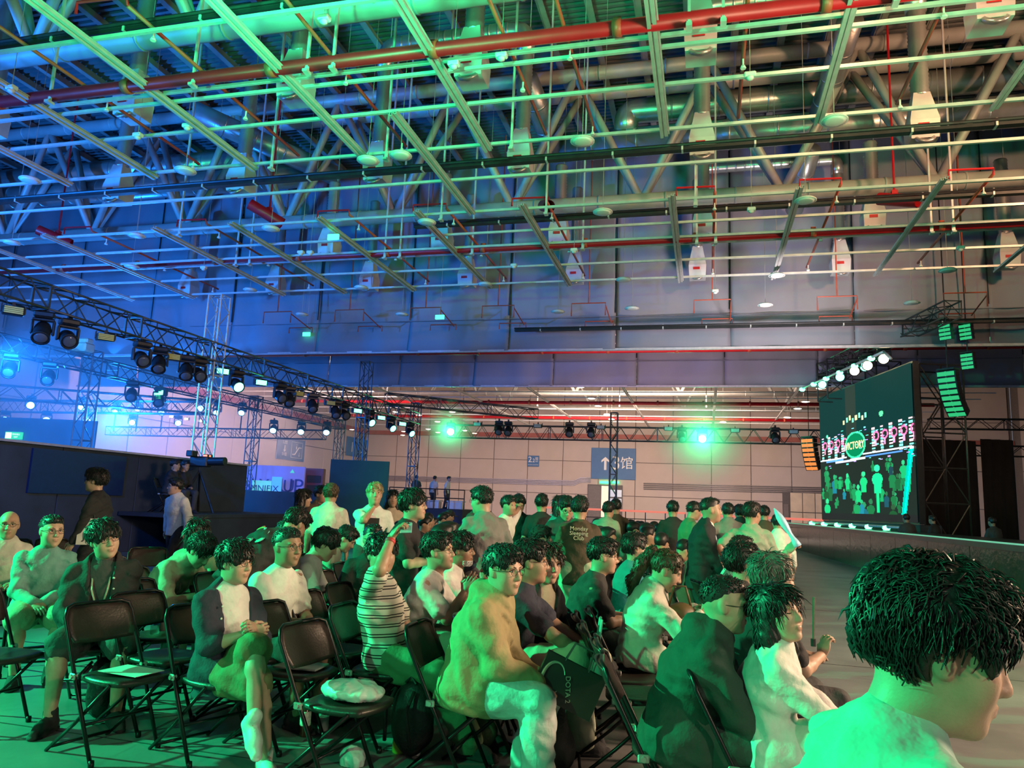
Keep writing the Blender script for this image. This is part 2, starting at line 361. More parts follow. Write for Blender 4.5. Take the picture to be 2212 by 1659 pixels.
for k, xx in enumerate((-16.3, -13.2, -10.1, -7.3, -4.0, .2, 4.1, 7.8)):
    t = thing('sprinkler_loop', f'low red sprinkler loop over the curtain hem, {("first", "second", "third", "fourth", "fifth", "sixth", "seventh", "eighth")[k]} from the left', 'sprinkler pipe', (xx, 25.2, 8.35))
    for nm, pts in (('upper_pipe', [(-.6, 0, -.15), (-.6, 0, .3), (.6, 0, .3), (.6, 0, -.15)]), ('side_pipe', [(.6, 0, .2), (.62, 1.5, -.05)]), ('drop_pipe', [(0, 0, .3), (0, 0, 15.28-8.35)]), ('lower_pipe', [(-.35, 1.5, -.2), (-.35, 1.5, .02), (.7, 1.5, .02), (.7, 1.5, -.2)])):
        m = MB(); m.tube(pts, .022, 6); obj(nm, m.mesh(nm), M_SPRINK, t)
# ------------------------------------------------------------------ ducts and jet nozzles
def spiral_duct(pts, r, label, name='air_duct', mat_=None, ribs=.6):
    t = thing(name, label, 'air duct', pts[0]); o = Vector(pts[0]); m = MB(); P = [Vector(p)-o for p in pts]
    # round the corners
    Q = [P[0]]
    for i in range(1, len(P)-1):
        a = (P[i-1]-P[i]).normalized(); b = (P[i+1]-P[i]).normalized(); q = r*2.0
        q = min(q, (P[i-1]-P[i]).length*.45, (P[i+1]-P[i]).length*.45)
        for k in range(6):
            u = k/5; Q.append((P[i]+a*q)*(1-u)**2+P[i]*2*u*(1-u)+(P[i]+b*q)*u*u)
    Q.append(P[-1])
    m.tube(Q, r, 18); obj('duct_body', m.mesh('duct_body', True), mat_ or M_DUCT, t)
    for a, b in zip(P[:-1], P[1:]):
        L = (b-a).length; n = int(L/ribs)
        if n < 1: continue
        rm = MB()
        for i in range(1, n):
            c = a+(b-a)*(i/n); d = (b-a).normalized()*.03
            if min((c-a).length, (c-b).length) < r*2.1 and len(P) > 2: continue
            rm = MB(); rm.tube([c-d, c+d], r*1.025, 18); obj('duct_seam', rm.mesh('duct_seam', True), mat_ or M_DUCT, t)
    return t
spiral_duct([(-5.2, 23.5, 13.7), (14, 23.5, 13.7)], .48, 'large spiral duct running to the right behind the roof truss', ribs=1.4)
spiral_duct([(-2.6, 23.4, 14.0), (-2.6, 23.4, 14.75), (14, 23.4, 14.75)], .40, 'upper spiral duct with a bend, above the large one', ribs=1.4)
spiral_duct([(-32, 23.6, 14.3), (-17.5, 23.6, 14.3)], .46, 'upper spiral duct at the far left, lit blue', ribs=1.4)
spiral_duct([(-32, 23.0, 13.2), (-14.5, 23.0, 13.2)], .44, 'lower spiral duct at the far left, lit blue', ribs=1.4)
spiral_duct([(-5.4, 20.6, 14.6), (-5.0, 23.4, 13.6)], .36, 'short sloping shiny duct beside the left nozzle pair', ribs=.9)
spiral_duct([(-16.5, 19.5, 14.0), (-13.0, 23.2, 13.1)], .36, 'sloping duct among the blue lit pipes on the left', ribs=.9)
spiral_duct([(3.7, 19.5, 14.6), (3.4, 23.4, 13.8)], .34, 'short sloping duct joining the right nozzle pair', ribs=.9)
spiral_duct([(3.2, 23.6, 13.0), (3.0, 26.5, 12.2)], .30, 'short duct dropping below the large one on the right', ribs=.9)
spiral_duct([(-24, 8.0, 13.6), (-6, 8.6, 13.6)], .5, 'wide teal lit duct in the upper left corner', ribs=1.4)
M_LOGO = mat('nozzle_label_red', (.6, .03, .03), .5, 0, .05, 4)
def nozzle(xx, yy, z, hose, label):
    t = thing('jet_nozzle', label, 'air nozzle', (xx, yy, z))
    m = MB(); m.add([(-.28, -.28, 0), (.28, -.28, 0), (.28, .28, 0), (-.28, .28, 0), (-.30, -.33, .42), (.30, -.33, .42), (.30, .30, .42), (-.30, .30, .42)], [(3, 2, 1, 0), (0, 1, 5, 4), (1, 2, 6, 5), (2, 3, 7, 6), (3, 0, 4, 7), (4, 5, 6, 7)])
    m.add([(-.30, -.33, .42), (.30, -.33, .42), (.30, .30, .42), (-.30, .30, .42), (-.17, -.17, 1.15), (.17, -.17, 1.15), (.17, .17, 1.15), (-.17, .17, 1.15)], [(0, 1, 5, 4), (1, 2, 6, 5), (2, 3, 7, 6), (3, 0, 4, 7)])
    obj('box_body', m.mesh('box_body'), M_BOX, t)
    m = MB(); Mx = Matrix.Translation((0, -.20, .02)) @ Matrix.Rotation(R(55), 4, 'X'); m.lathe([(.21, 0), (.23, .06), (.17, .08), (.13, .02), (.10, -.06)], 18, Mx); o = obj('nozzle_ring', m.mesh('nozzle_ring', True), M_DUCT, t)
    m = MB(); m.lathe([(.10, -.04), (.05, -.01), (.0, 0.0)], 12, Mx); obj('nozzle_core', m.mesh('nozzle_core', True), M_DARK, o)
    m = MB(); m.box((-.03, -.325, .29), (.22, .015, .09)); obj('maker_label', m.mesh('maker_label'), M_LOGO, t)
    if hose:
        m = MB(); h = hose; n = int(h/.05); 
        m.tube([(0, 0, 1.1+h*i/n) for i in range(n+1)], [.205 if i % 2 else .185 for i in range(n+1)], 14); obj('flexible_hose', m.mesh('flexible_hose', True), M_DUCT, t)
        m = MB(); m.tube([(.1, 0, 1.0), (.1, 0, ZR-z)], .012, 5); obj('hanger_rod', m.mesh('hanger_rod'), M_STEEL, t)
    return t
ORD = ('first', 'second', 'third', 'fourth', 'fifth', 'sixth', 'seventh')
NX = (-17.0, -12.8, -8.6, -4.6, -.1, 4.7)
for k, xx in enumerate(NX): nozzle(xx, 17.4, 9.95, 2.2, f'white jet nozzle box on a hose, second row over the seats, {ORD[k]} from the left')
for k, xx in enumerate(NX): nozzle(xx, 13.2, 9.95, 3.2, f'white jet nozzle box on a long hose, nearest row, {ORD[k]} from the left')
for k, xx in enumerate(NX[1:]): nozzle(xx, 22.6, 9.9, 1.6, f'jet nozzle box just behind the roof truss, {ORD[k]} from the left')
for k, xx in enumerate((-21.4, -17.2, -13.0, -8.9, -4.7, -.3, 4.4)): nozzle(xx, 26.3, 9.75, 2.6, f'jet nozzle box in front of the grey curtain, {ORD[k]} from the left')
nozzle(9.4, 26.3, 9.75, 2.6, 'jet nozzle box in front of the grey curtain, rightmost')
for xa, xb, lb in ((-8.6, -4.6, 'left pair'), (-.1, 4.7, 'right pair')):
    spiral_duct([(xa, 17.4, 13.2), (xa, 17.4, 14.0), (xb, 17.4, 14.0), (xb, 17.4, 13.2)], .23, f'bridge duct joining the {lb} of nozzle hoses', 'bridge_duct', ribs=.25)
spiral_duct([(-.2, 26.3, 13.3), (-.2, 26.3, 13.9), (4.4, 26.3, 13.9), (4.4, 26.3, 13.3)], .2, 'bridge duct joining the nozzles in front of the curtain, on the right', 'bridge_duct', ribs=.3)
# red water cannons
for k, (px, py) in enumerate(((1180, 445), (575, 462), (1940, 432), (118, 512))):
    p = atz(px, py, 10.0); t = thing('water_cannon', f'red cylindrical water cannon under the roof, {("beside the centre nozzle box", "left of the centre, seen side on", "on the right near the duct", "at the far left, bluish")[k]}', 'water cannon', p)
    d = Vector(((.28, -.7, -.32), (.75, .5, -.42), (-.6, .5, .3), (.75, .5, -.3))[k]).normalized()
    m = MB(); m.tube([-d*.55, d*.55], .17, 14, cap=False); m.tube([-d*.55, d*.55], .155, 14, cap=False); obj('barrel', m.mesh('barrel', True), M_RED, t)
    m = MB(); m.tube([-d*.3, -d*.28], .15, 12); obj('inner_disc', m.mesh('inner_disc'), M_DARK, t)
    m = MB(); m.tube([d*.1, d*.1+Vector((0, 0, ZR-p.z))], .03, 6); m.box(d*.1+Vector((0, 0, .2)), (.14, .14, .12)); obj('mount', m.mesh('mount'), M_RED, t)
# high-bay pendant lamps (off in the near bays, lit in the far ones)
def pendant_mesh(r):
    b = MB(); b.lathe([(.05*r, .34*r), (.3*r, .30*r), (.82*r, .22*r), (r, .08*r), (r, 0), (.9*r, 0)], 18); l = MB(); l.lathe([(.9*r, .0), (.6*r, -.10*r), (.2*r, -.14*r)], 18); c = MB(); c.tube([(0, 0, .3*r), (0, 0, .3*r+.3)], .015, 6)
    return b.mesh('housing', True), l.mesh('diffuser', True), c.mesh('rod')
_wire = {}
def wire(t, p, z0=.05):
    k = round(p[2]+z0, 2)
    if k not in _wire: m = MB(); m.tube([(0, 0, 0), (0, 0, ZR-k)], .007, 4); _wire[k] = m.mesh('suspension_wire'); _wire[k].materials.append(M_STEEL)
    obj('suspension_wire', _wire[k], None, t, (0, 0, z0))
PH = pendant_mesh(.24); PH[0].materials.append(M_WHITE); PH[1].materials.append(M_LENSOFF); PH[2].materials.append(M_DARK)
PL = pendant_mesh(.26); PL[0].materials.append(M_WHITE); PL[1].materials.append(glow('warm_lit_diffuser', (1.0, .82, .58), 14)); PL[2].materials.append(M_DARK)
def pendant(p, lit, label, group=None):
    t = thing('pendant_lamp', label, 'ceiling lamp', p, group=group); P = PL if lit else PH
    obj('housing', P[0], None, t); obj('diffuser', P[1], None, t); wire(t, p)
OFFL = [(1258, 306, 'under the green strut left of the big ducts'), (1802, 262, 'under the green strut right of the bridge duct'), (795, 348, 'in front of a nozzle box'), (865, 337, 'small one right of the bridge duct hose'), (400, 370, 'among blue struts left of the nozzles'), (65, 390, 'at the left edge among blue struts'), (1302, 459, 'below the roof truss, centre'), (1740, 434, 'below the roof truss, right'), (922, 481, 'below the roof truss, left of centre'), (585, 495, 'under the blue strut by the red cannon'), (295, 510, 'by the blue lit roof truss chord'), (25, 525, 'far left below the truss'), (1347, 605, 'on the curtain, centre'), (1678, 596, 'on the curtain, right'), (1048, 615, 'on the curtain, left of centre'), (780, 622, 'on the curtain, far left of centre'), (540, 627, 'on the blue part of the curtain'), (2047, 585, 'on the curtain, far right'), (285, 577, 'on the curtain beside the left truss'), (1365, 667, 'low over the curtain hem, centre'), (1653, 660, 'low over the curtain hem, right'), (1205, 674, 'low over the curtain hem, left of centre'), (868, 680, 'low over the curtain hem, far left'), (652, 680, 'lowest one at the left hem'), (1970, 655, 'low over the hem, far right'), (1808, 243, 'half hidden by a green strut')]
for px, py, lb in OFFL[:-1]:
    pendant(atz(px, py, 8.62 if py < 640 else 8.2), False, 'switched off pendant lamp '+lb)
NTH = ('first', 'second', 'third', 'fourth', 'fifth', 'sixth', 'seventh', 'eighth', 'ninth', 'tenth', 'eleventh', 'twelfth', 'thirteenth', 'fourteenth', 'fifteenth', 'sixteenth', 'seventeenth')
for lst, lb in ((((1254, 836), (1278, 861), (1292, 877), (1311, 896), (1321, 906)), 'in the receding row above the number 3 sign'), (((1773, 839), (1740, 868), (1723, 883), (1701, 902), (1562, 912)), 'in the receding row left of the LED wall'), (((695, 830), (828, 831), (610, 865), (672, 883), (815, 888), (855, 890), (977, 890), (905, 897), (945, 911), (872, 915), (925, 927), (760, 928), (1004, 930), (872, 932), (946, 934), (1025, 936), (870, 940)), 'over the far left bays')):
    for k, (px, py) in enumerate(lst): pendant(atz(px, py, 8.4), True, f'glowing pendant lamp {lb}, {NTH[k]} from the top')
# small green emergency signs hanging in the far bays and smoke detectors
for k_, (px, py, z) in enumerate(sorted(((978, 742, 8.2), (1207, 738, 8.2), (1298, 741, 8.2), (1688, 737, 8.2), (2140, 733, 8.2), (773, 760, 8.2), (662, 722, 8.2), (720, 512, 8.7), (950, 685, 8.2)))):
    p = atz(px, py, z); t = thing('exit_lamp', f'small glowing green emergency sign hanging under the roof, {NTH[k_]} from the left', 'sign', p); m = MB(); m.box((0, 0, 0), (.34, .06, .16), bev=.01); obj('sign_face', m.mesh('sign_face'), glow('green_sign_glow', (.05, 1, .35), 3.0), t)
    wire(t, p, .07)
for k, (px, py, z) in enumerate(((1620, 162, 9.0), (980, 138, 8.9), (1083, 120, 8.9), (700, 40, 9.1), (298, 292, 8.9), (405, 272, 8.9), (25, 190, 8.9), (1623, 452, 8.8), (1240, 540, 8.7), (2075, 535, 8.8), (670, 545, 8.8), (440, 578, 8.7), (1545, 628, 8.3), (1110, 573, 8.8), (650, 545, 8.6))):
    p = atz(px, py, z); t = thing('detector', 'small white detector box '+('on the strut above the bridge duct, right', 'under the red fire main, centre', 'under the red fire main, right of centre', 'on the topmost strut', 'on a blue strut at the left', 'beside the green junction, left', 'at the upper left corner', 'pale one below the roof truss, right', 'under the second red main', 'before the curtain, far right', 'before the curtain, left', 'before the blue part of the curtain', 'hanging low before the curtain, right', 'before the curtain, centre', 'beside the left red main')[k], 'detector', p)
    m = MB(); m.box((0, 0, 0), (.20, .14, .09), bev=.02); obj('case', m.mesh('case'), M_WHITE, t); m = MB(); m.lathe([(.07, -.04), (.06, -.08), (.02, -.1)], 10); obj('dome', m.mesh('dome', True), M_WHITE, t); wire(t, p, .03)
# ------------------------------------------------------------------ wall furniture of the hall
def wall_sign(corners_px, Y=None, Xp=None, label='', draw=None, name='wall_sign'):
    (x0, y0), (x1, y1) = corners_px
    if Y is not None:
        a, b = aty(x0, y0, Y), aty(x1, y1, Y); w_, h_ = abs(b.x-a.x), abs(a.z-b.z); c = (a+b)/2; M = frame(Vector((1, 0, 0)), Vector((0, 0, 1)), Vector((0, -1, 0)), c)
    else:
        def atx(px, py): d = ray(px, py); return CAM+d*(Xp/d.x)
        a, b = atx(x0, y0), atx(x1, y1); w_, h_ = abs(b.y-a.y), abs(a.z-b.z); c = (a+b)/2; M = frame(Vector((0, 1, 0)), Vector((0, 0, 1)), Vector((1, 0, 0)), c)
    t = thing(name, label, 'sign', M=M); m = MB(); m.box((0, 0, 0), (w_, h_, .10), bev=.02); obj('board', m.mesh('board'), M_BLUE, t)
    draw(t, w_, h_); return t
def put_text(t, s, x, y, size, m=None, z=.055, name='lettering', rot=0):
    o = obj(name, text_mesh(s, size), m or M_SIGNW, t); o.location = (x, y, z); o.rotation_euler = (0, 0, rot); return o
def arrow(t, x, y, h, up=True, m=None):
    s = 1 if up else -1; b = MB(); wv = h*.09
    b.add([(x-wv, y-s*h/2, .055), (x+wv, y-s*h/2, .055), (x+wv, y+s*h*.3, .055), (x-wv, y+s*h*.3, .055)], [(0, 1, 2, 3)])
    for q in (-1, 1): b.add([(x, y+s*h/2, .056), (x, y+s*h*.28, .056), (x+q*h*.3, y+s*h*.08, .056), (x+q*h*.3, y+s*h*.24, .056)], [(0, 1, 2, 3)])
    obj('arrow', b.mesh('arrow'), m or M_SIGNW, t)
YW = YF-.16
def d3(t, w_, h_): arrow(t, -w_*.18, 0, h_*.42); put_text(t, '3', w_*.06, 0, h_*.62); put_text(t, '馆', w_*.30, 0, h_*.42)
wall_sign(((1278, 967), (1373, 1037)), Y=YW, label='large blue hall sign with arrow and number 3 on the end wall', draw=d3)
def d22(t, w_, h_): put_text(t, '2', -w_*.28, h_*.12, h_*.72); put_text(t, '.2', -w_*.0, h_*.04, h_*.45); put_text(t, '馆', w_*.3, h_*.2, h_*.3); put_text(t, 'Hall', w_*.3, -h_*.02, h_*.16); put_text(t, 'NATIONAL EXHIBITION', 0, -h_*.34, h_*.09)
wall_sign(((1140, 984), (1164, 1008)), Y=YW, label='small blue square sign 2.2 in the middle of the end wall', draw=d22)
XW = X0+.14
def d12(t, w_, h_): put_text(t, '1', -w_*.34, -h_*.05, h_*.75); put_text(t, '2', w_*.10, -h_*.12, h_*.5); put_text(t, '.', -w_*.05, -h_*.05, h_*.7); put_text(t, '馆', w_*.33, 0, h_*.34); put_text(t, 'Hall', w_*.33, -h_*.32, h_*.2)
wall_sign(((750, 942), (814, 994)), Xp=XW, label='large blue hall sign 1.2 on the left wall, behind a truss tower', draw=d12)
def desc(t, w_, h_):
    put_text(t, '2.2馆', -w_*.24, h_*.28, h_*.18); arrow(t, -w_*.24, 0, h_*.3, False); put_text(t, '2.1馆', -w_*.24, -h_*.26, h_*.18)
    b = MB(); cx, cy, hw, hh = w_*.20, 0, w_*.2, h_*.36
    b.tube([(cx-hw, cy-hh, .055), (cx+hw, cy-hh, .055), (cx+hw, cy+hh, .055), (cx-hw, cy+hh, .055), (cx-hw, cy-hh, .055)], h_*.012, 5); b.tube([(cx-hw*.8, cy-hh*.6, .055), (cx-hw*.35, cy-hh*.6, .055), (cx+hw*.35, cy+hh*.35, .055), (cx+hw*.8, cy+hh*.35, .055)], h_*.03, 6); b.tube([(cx-hw*.1, cy+hh*.1, .055), (cx-hw*.1, cy+hh*.5, .055)], h_*.03, 6); b.tube([(cx-hw*.1, cy+hh*.66, .055), (cx-hw*.1, cy+hh*.72, .055)], h_*.035, 6); obj('escalator_symbol', b.mesh('escalator_symbol'), M_SIGNW, t)
    a = arrow(t, cx+hw*.5, cy-hh*.55, h_*.2, False)
wall_sign(((600, 942), (655, 998)), Xp=XW, label='blue escalator sign on the left wall above the purple booth', draw=desc)
# pipe runs, doors and shutters of the end wall
def wpt(px, py, off=.2): return aty(px, py, YF-off)
for k in range(4):
    a, b, c, d = wpt(830, 1028+k*3), wpt(1240, 1039+k*3), wpt(1254, 1032+k*3), wpt(1276, 1032+k*3)
    t = tag(obj('conduit', (lambda m: (m.tube([a, b, c, d], .045, 8), m.mesh('conduit', True))[1])(MB()), mat('pale_conduit', (.62, .60, .72), .4, .2, .05)), f'pale conduit with a kink along the end wall under the signs, {ORD[k]} from the top', 'pipe')
    a, b = wpt(1390, 1044+k*4), wpt(1790, 1054+k*4)
    tag(obj('conduit', (lambda m: (m.tube([a, b], .05, 8), m.mesh('conduit', True))[1])(MB()), mat('grey_conduit', (.38, .36, .35), .45, .3, .05)), f'long grey conduit on the end wall right of the doorway, {ORD[k]} from the top', 'pipe')
# red steel beam capping the visible wall under the roof
M_REDBEAM = mat('dull_red_beam', (.34, .10, .08), .6, 0, .1, 2)
for k, (nm, a, b) in enumerate((('trim_1', (X0+.3, YF-.35, 8.9), (X1, YF-.35, 8.9)), ('trim_2', (X0+.35, 18, 8.9), (X0+.35, YF, 8.9)))):
    m = MB(); d = Vector(b)-Vector(a); m.box((Vector(a)+Vector(b))/2, (max(abs(d.x), .25), max(abs(d.y), .25), .45)); struct(nm, m.mesh(nm), M_REDBEAM)
def wall_door(n, px0, px1, py0, z0, parts):
    a, b = wpt(px0, py0), wpt(px1, py0); m = MB(); h = a.z; m.box(((a.x+b.x)/2, YF-.2, h/2), (b.x-a.x, .14, h)); d = struct(f'door_{n}', m.mesh(f'door_{n}'), mat('door_frame_dark', (.10, .09, .09), .6))
    for (u0, u1, v0, v1, mm, nm) in parts:
        q = MB(); q.box((a.x+(b.x-a.x)*(u0+u1)/2, YF-.3, h*(v0+v1)/2), ((b.x-a.x)*(u1-u0), .08, h*(v1-v0)), bev=.01); struct(nm, q.mesh(nm), mm, d)
M_LITDOOR = mat('bright_doorway', (.7, .6, .5), .6, emit=(1.0, .80, .60), estr=.55)
M_GLASSW = mat('doorway_glass', (.3, .32, .34), .2, 0, .1, 3, emit=(.8, .8, .85), estr=.35)
wall_door(1, 1270, 1345, 1046, 0, [(.02, .38, .02, .97, mat('dark_shutter', (.16, .14, .14), .6), 'shutter'), (.40, .60, .02, .97, M_LITDOOR, 'door_leaf')] + [(.62+i*.19, .79+i*.19, .70-j*.22, .88-j*.22, M_GLASSW, 'pane') for i in range(2) for j in range(2)])
for q in (1305, 1328):
    p = wpt(q, 1042, .33); m = MB(); m.box((0, 0, 0), (.9, .12, .25), bev=.02); tag(obj('exit_sign', m.mesh('exit_sign'), glow('green_exit_glow', (.05, 1, .3), 2.5), loc=p), f'glowing green exit sign above the doorway, {"left" if q < 1310 else "right"} one', 'sign')
wall_door(2, 1690, 1790, 1062, 0, [(.02, .13, .02, .7, mat('dark_shutter', (.16, .14, .14), .6), 'side_door')] + [(.17+i*.27, .425+i*.27, .04+j*.48, .50+j*.48, mat('pale_hoarding', (.62, .52, .40), .6, 0, .12, 1), 'hoarding_panel') for i in range(3) for j in range(2)])
for k, (px, py) in enumerate(((1362, 975), (1656, 1048), (690, 965))):
    pass
# ================================================================== stage rigging
def truss_section(L, w, h, detail, m=None):
    # one bolted box-truss section along local x, origin at the middle of its bottom face start
    out = []; cr = .026; n = max(2, int(round(L/.55)))
    ch = [(sy*w/2, z) for sy in (-1, 1) for z in (0, h)]
    zig = []
    for face in range(4):
        for i in range(n):
            x0, x1 = L*i/n, L*(i+1)/n
            if face < 2:
                y = (-w/2, w/2)[face]; a, b = (x0, y, 0 if i % 2 else h), (x1, y, h if i % 2 else 0)
            else:
                z = (0, h)[face-2]; a, b = (x0, -w/2 if i % 2 else w/2, z), (x1, w/2 if i % 2 else -w/2, z)
            zig.append((a, b))
    return ch, zig
def box_truss(a, b, label, w=.42, h=.46, m=None, fine=False, name='stage_truss', up=Vector((0, 0, 1))):
    a, b = Vector(a), Vector(b); x = (b-a).normalized()
    y = up.cross(x).normalized() if abs(x.dot(up)) < .95 else Vector((0, 1, 0)).cross(x).normalized(); z = x.cross(y)
    t = thing(name, label, 'truss', M=frame(x, y, z, a)); L = (b-a).length; m = m or M_TRUSS
    ns = max(1, round(L/3.0)); SL = L/ns; ch, zig = truss_section(SL, w, h, fine)
    if not fine:
        mb = MB()
        for (yy, zz) in ch: mb.tube([(0, yy, zz), (SL, yy, zz)], .028, 6)
        for p, q in zig: mb.tube([p, q], .016, 4, cap=False)
        for xx in (0.01, SL-.01): mb.box((xx, 0, h/2), (.02, w, .02)); mb.box((xx, w/2, h/2), (.02, .03, h)); mb.box((xx, -w/2, h/2), (.02, .03, h)); mb.box((xx, 0, 0), (.03, w, .03)); mb.box((xx, 0, h), (.03, w, .03))
        me = mb.mesh('truss_section'); me.materials.append(m)
        for i in range(ns): obj('truss_section', me, None, t, (SL*i, 0, 0))
    else:
        cm = MB(); cm.tube([(0, 0, 0), (SL, 0, 0)], .028, 8); cme = cm.mesh('chord', True); cme.materials.append(m)
        em = MB()
        for yy in (-w/2, w/2): em.box((0, yy, h/2), (.05, .05, h))
        for zz in (0, h): em.box((0, 0, zz), (.05, w, .05))
        eme = em.mesh('end_plate'); eme.materials.append(m); bme = []
        for p, q in zig: k = MB(); k.tube([p, q], .017, 5); e = k.mesh('brace'); e.materials.append(m); bme.append(e)
        for i in range(ns):
            s = obj('truss_section', eme, None, t, (SL*i, 0, 0))
            for (yy, zz) in ch: obj('chord', cme, None, s, (0, yy, zz))
            for e in bme: obj('brace', e, None, s)
    return t
M_BULBOFF = mat('lamp_lens_dark', (.12, .13, .15), .1, 0, .1, 4)
G_BLUE = glow('blue_lamp_glow', (.12, .45, 1.0), 22); G_CYAN = glow('cyan_lamp_glow', (.25, .75, 1.0), 9); G_GREEN = glow('green_lamp_glow', (.08, 1.0, .38), 9); G_GREENX = glow('green_beam_glow', (.35, 1.0, .5), 60); G_WARM = glow('warm_lamp_glow', (1.0, .78, .45), 16); G_YEL = mat('yellow_strobe_face', (.75, .72, .22), .4, 0, .08, 9); G_MINT = glow('mint_lamp_glow', (.15, 1.0, .75), 5)
def mesh_of(f, name, smooth=True): m = MB(); f(m); return m.mesh(name, smooth)
_mh = {}
def moving_head(p, aim, lens, label, s=1., group=None, rod=None):
    if not _mh:
        _mh['base'] = mesh_of(lambda m: (m.box((0, 0, -.06), (.34, .26, .12), bev=.03), m.box((0, 0, .03), (.06, .16, .1))), 'base', False)
        _mh['yoke'] = mesh_of(lambda m: (m.box((0, 0, -.15), (.36, .12, .05), bev=.015), m.box((-.17, 0, -.29), (.045, .11, .27), bev=.015), m.box((.17, 0, -.29), (.045, .11, .27), bev=.015)), 'yoke', False)
        _mh['head'] = mesh_of(lambda m: m.lathe([(.06, -.17), (.12, -.15), (.145, -.05), (.14, .1), (.15, .2), (.155, .215), (.13, .215), (.125, .19)], 16), 'head')
        _mh['lens'] = mesh_of(lambda m: m.lathe([(.128, .2), (.09, .222), (.03, .232)], 16), 'lens')
        for k in ('base', 'yoke', 'head'): _mh[k].materials.append(M_DARK)
    z = Vector(aim).normalized(); hd = Vector((z.x, z.y, 0)); rz = math.atan2(hd.y, hd.x)-PI/2 if hd.length > 1e-3 else 0
    t = thing('moving_head', label, 'stage light', p, rz, group); t.scale = (s, s, s)
    if rod is not None:
        m = MB(); m.tube([(0, 0, 0), (0, 0, (rod-p[2])/s)], .03, 6); obj('clamp_pole', m.mesh('clamp_pole'), M_DARK, t)
    obj('base', _mh['base'], None, t); yk = obj('yoke', _mh['yoke'], None, t)
    el = math.atan2(z.z, hd.length); hM = Matrix.Translation((0, 0, -.36)) @ Matrix.Rotation(el-PI/2, 4, 'X')
    h = obj('head', _mh['head'], None, t, M=hM)
    lm = _mh['lens'].copy(); lm.materials.append(lens); obj('lens', lm, None, h)
    return t
_sb = {}
def strobe(p, face, label, group=None, aim=(0, -1), s=1.):
    if not _sb:
        _sb['case'] = mesh_of(lambda m: (m.box((0, 0, -.16), (.36, .2, .16), bev=.02), m.box((0, .02, -.04), (.05, .05, .1)), m.box((-.19, 0, -.12), (.02, .1, .16)), m.box((.19, 0, -.12), (.02, .1, .16))), 'case', False); _sb['case'].materials.append(M_DARK)
        _sb['panel'] = mesh_of(lambda m: [m.box((0, -.105, -.21+.035*i), (.31, .02, .028), bev=.006) for i in range(4)], 'panel', False)
    t = thing('strobe_lamp', label, 'stage light', p, math.atan2(aim[1], aim[0])+PI/2, group); t.scale = (s, s, s); obj('case', _sb['case'], None, t)
    pm = _sb['panel'].copy(); pm.materials.append(face); obj('panel', pm, None, t); return t
ZT = 5.5
X1T, X2T = -14.7, -20.5
def ytr(px, py, X): d = ray(px, py); return d.y*(X/d.x)
box_truss((X1T, 7.5, ZT), (X1T, 36.2, ZT), 'long near box truss with stage lamps running away on the left', .5, .55, M_TRUSS, True)
box_truss((X2T, 13, ZT-.05), (X2T, 39.2, ZT-.05), 'second long box truss left of and behind the near one', .5, .5)
box_truss((-35, 37.4, 4.7), (-20.5, 37.4, 4.7), 'low horizontal box truss in front of the left wall', .4, .5)
box_truss((-33, 28.0, 4.9), (-20.8, 28.0, 4.9), 'horizontal box truss over the blue lit stage on the left', .4, .55)
box_truss((-33, 20.0, 4.9), (-20.8, 27.8, 4.9), 'slanting box truss above the blue lamps at the left edge', .4, .55)
box_truss((X1T, 41.5, 5.3), (9.5, 41.5, 5.3), 'dark box truss crossing the hall behind the crowd', .5, .75)
box_truss(atz(832, 872, 6.0), atz(1158, 905, 6.0), 'short green tinted box truss behind the long near one', .45, .5)
box_truss((9.8, 41.5, 4.9), (24, 41.5, 4.9), 'dark box truss right of the big screen, lower one', .4, .5)
box_truss((10.6, 40.5, 6.1), (24, 40.5, 6.1), 'dark box truss right of the big screen, upper one', .4, .5)
def tower(x, y, z, label, m=None, w=.4, z0=0.):
    t = box_truss((x, y, z0), (x, y, z), label, w, w, m, name='truss_tower'); return t
tower(X1T, ytr(450, 775, X1T), 7.6, 'pale ladder-like truss tower lit green and blue beside the near truss', M_TRUSSL, .45)
tower(X1T, ytr(782, 868, X1T), 7.6, 'dark truss tower rising above the near truss in front of the 1.2 sign', None, .42)
tower(X1T, 36.0, 6.6, 'truss tower at the far end of the near truss', None, .42)
tower(X2T, 20.6, 6.2, 'truss tower at the left carrying a lit hoist block', None, .42)
tower(X2T, ytr(548, 870, X2T), 6.1, 'truss tower left of the escalator sign', None, .42)
tower(X2T, 38.9, 6.0, 'truss tower right of the escalator sign', None, .42)
tower(-25.4, 25.6, 5.6, 'pale truss tower in the blue haze over the stage', M_TRUSSL, .5)
tower(-5.0, 41.5, 6.9, 'slim truss tower in front of the number 3 sign', None, .38)
# hoist block on the left tower
t = thing('chain_hoist', 'tan chain hoist block on the left truss tower', 'hoist', (X2T, 20.3, 6.2)); m = MB(); m.box((0, 0, 0), (.7, .45, .3), bev=.05); m.box((.1, 0, .22), (.45, .3, .18), bev=.04); obj('motor', m.mesh('motor'), mat('tan_hoist', (.42, .28, .16), .5), t); m = MB(); m.box((-.2, 0, -.2), (.3, .3, .14), bev=.03); obj('hook_block', m.mesh('hook_block'), M_DARK, t)
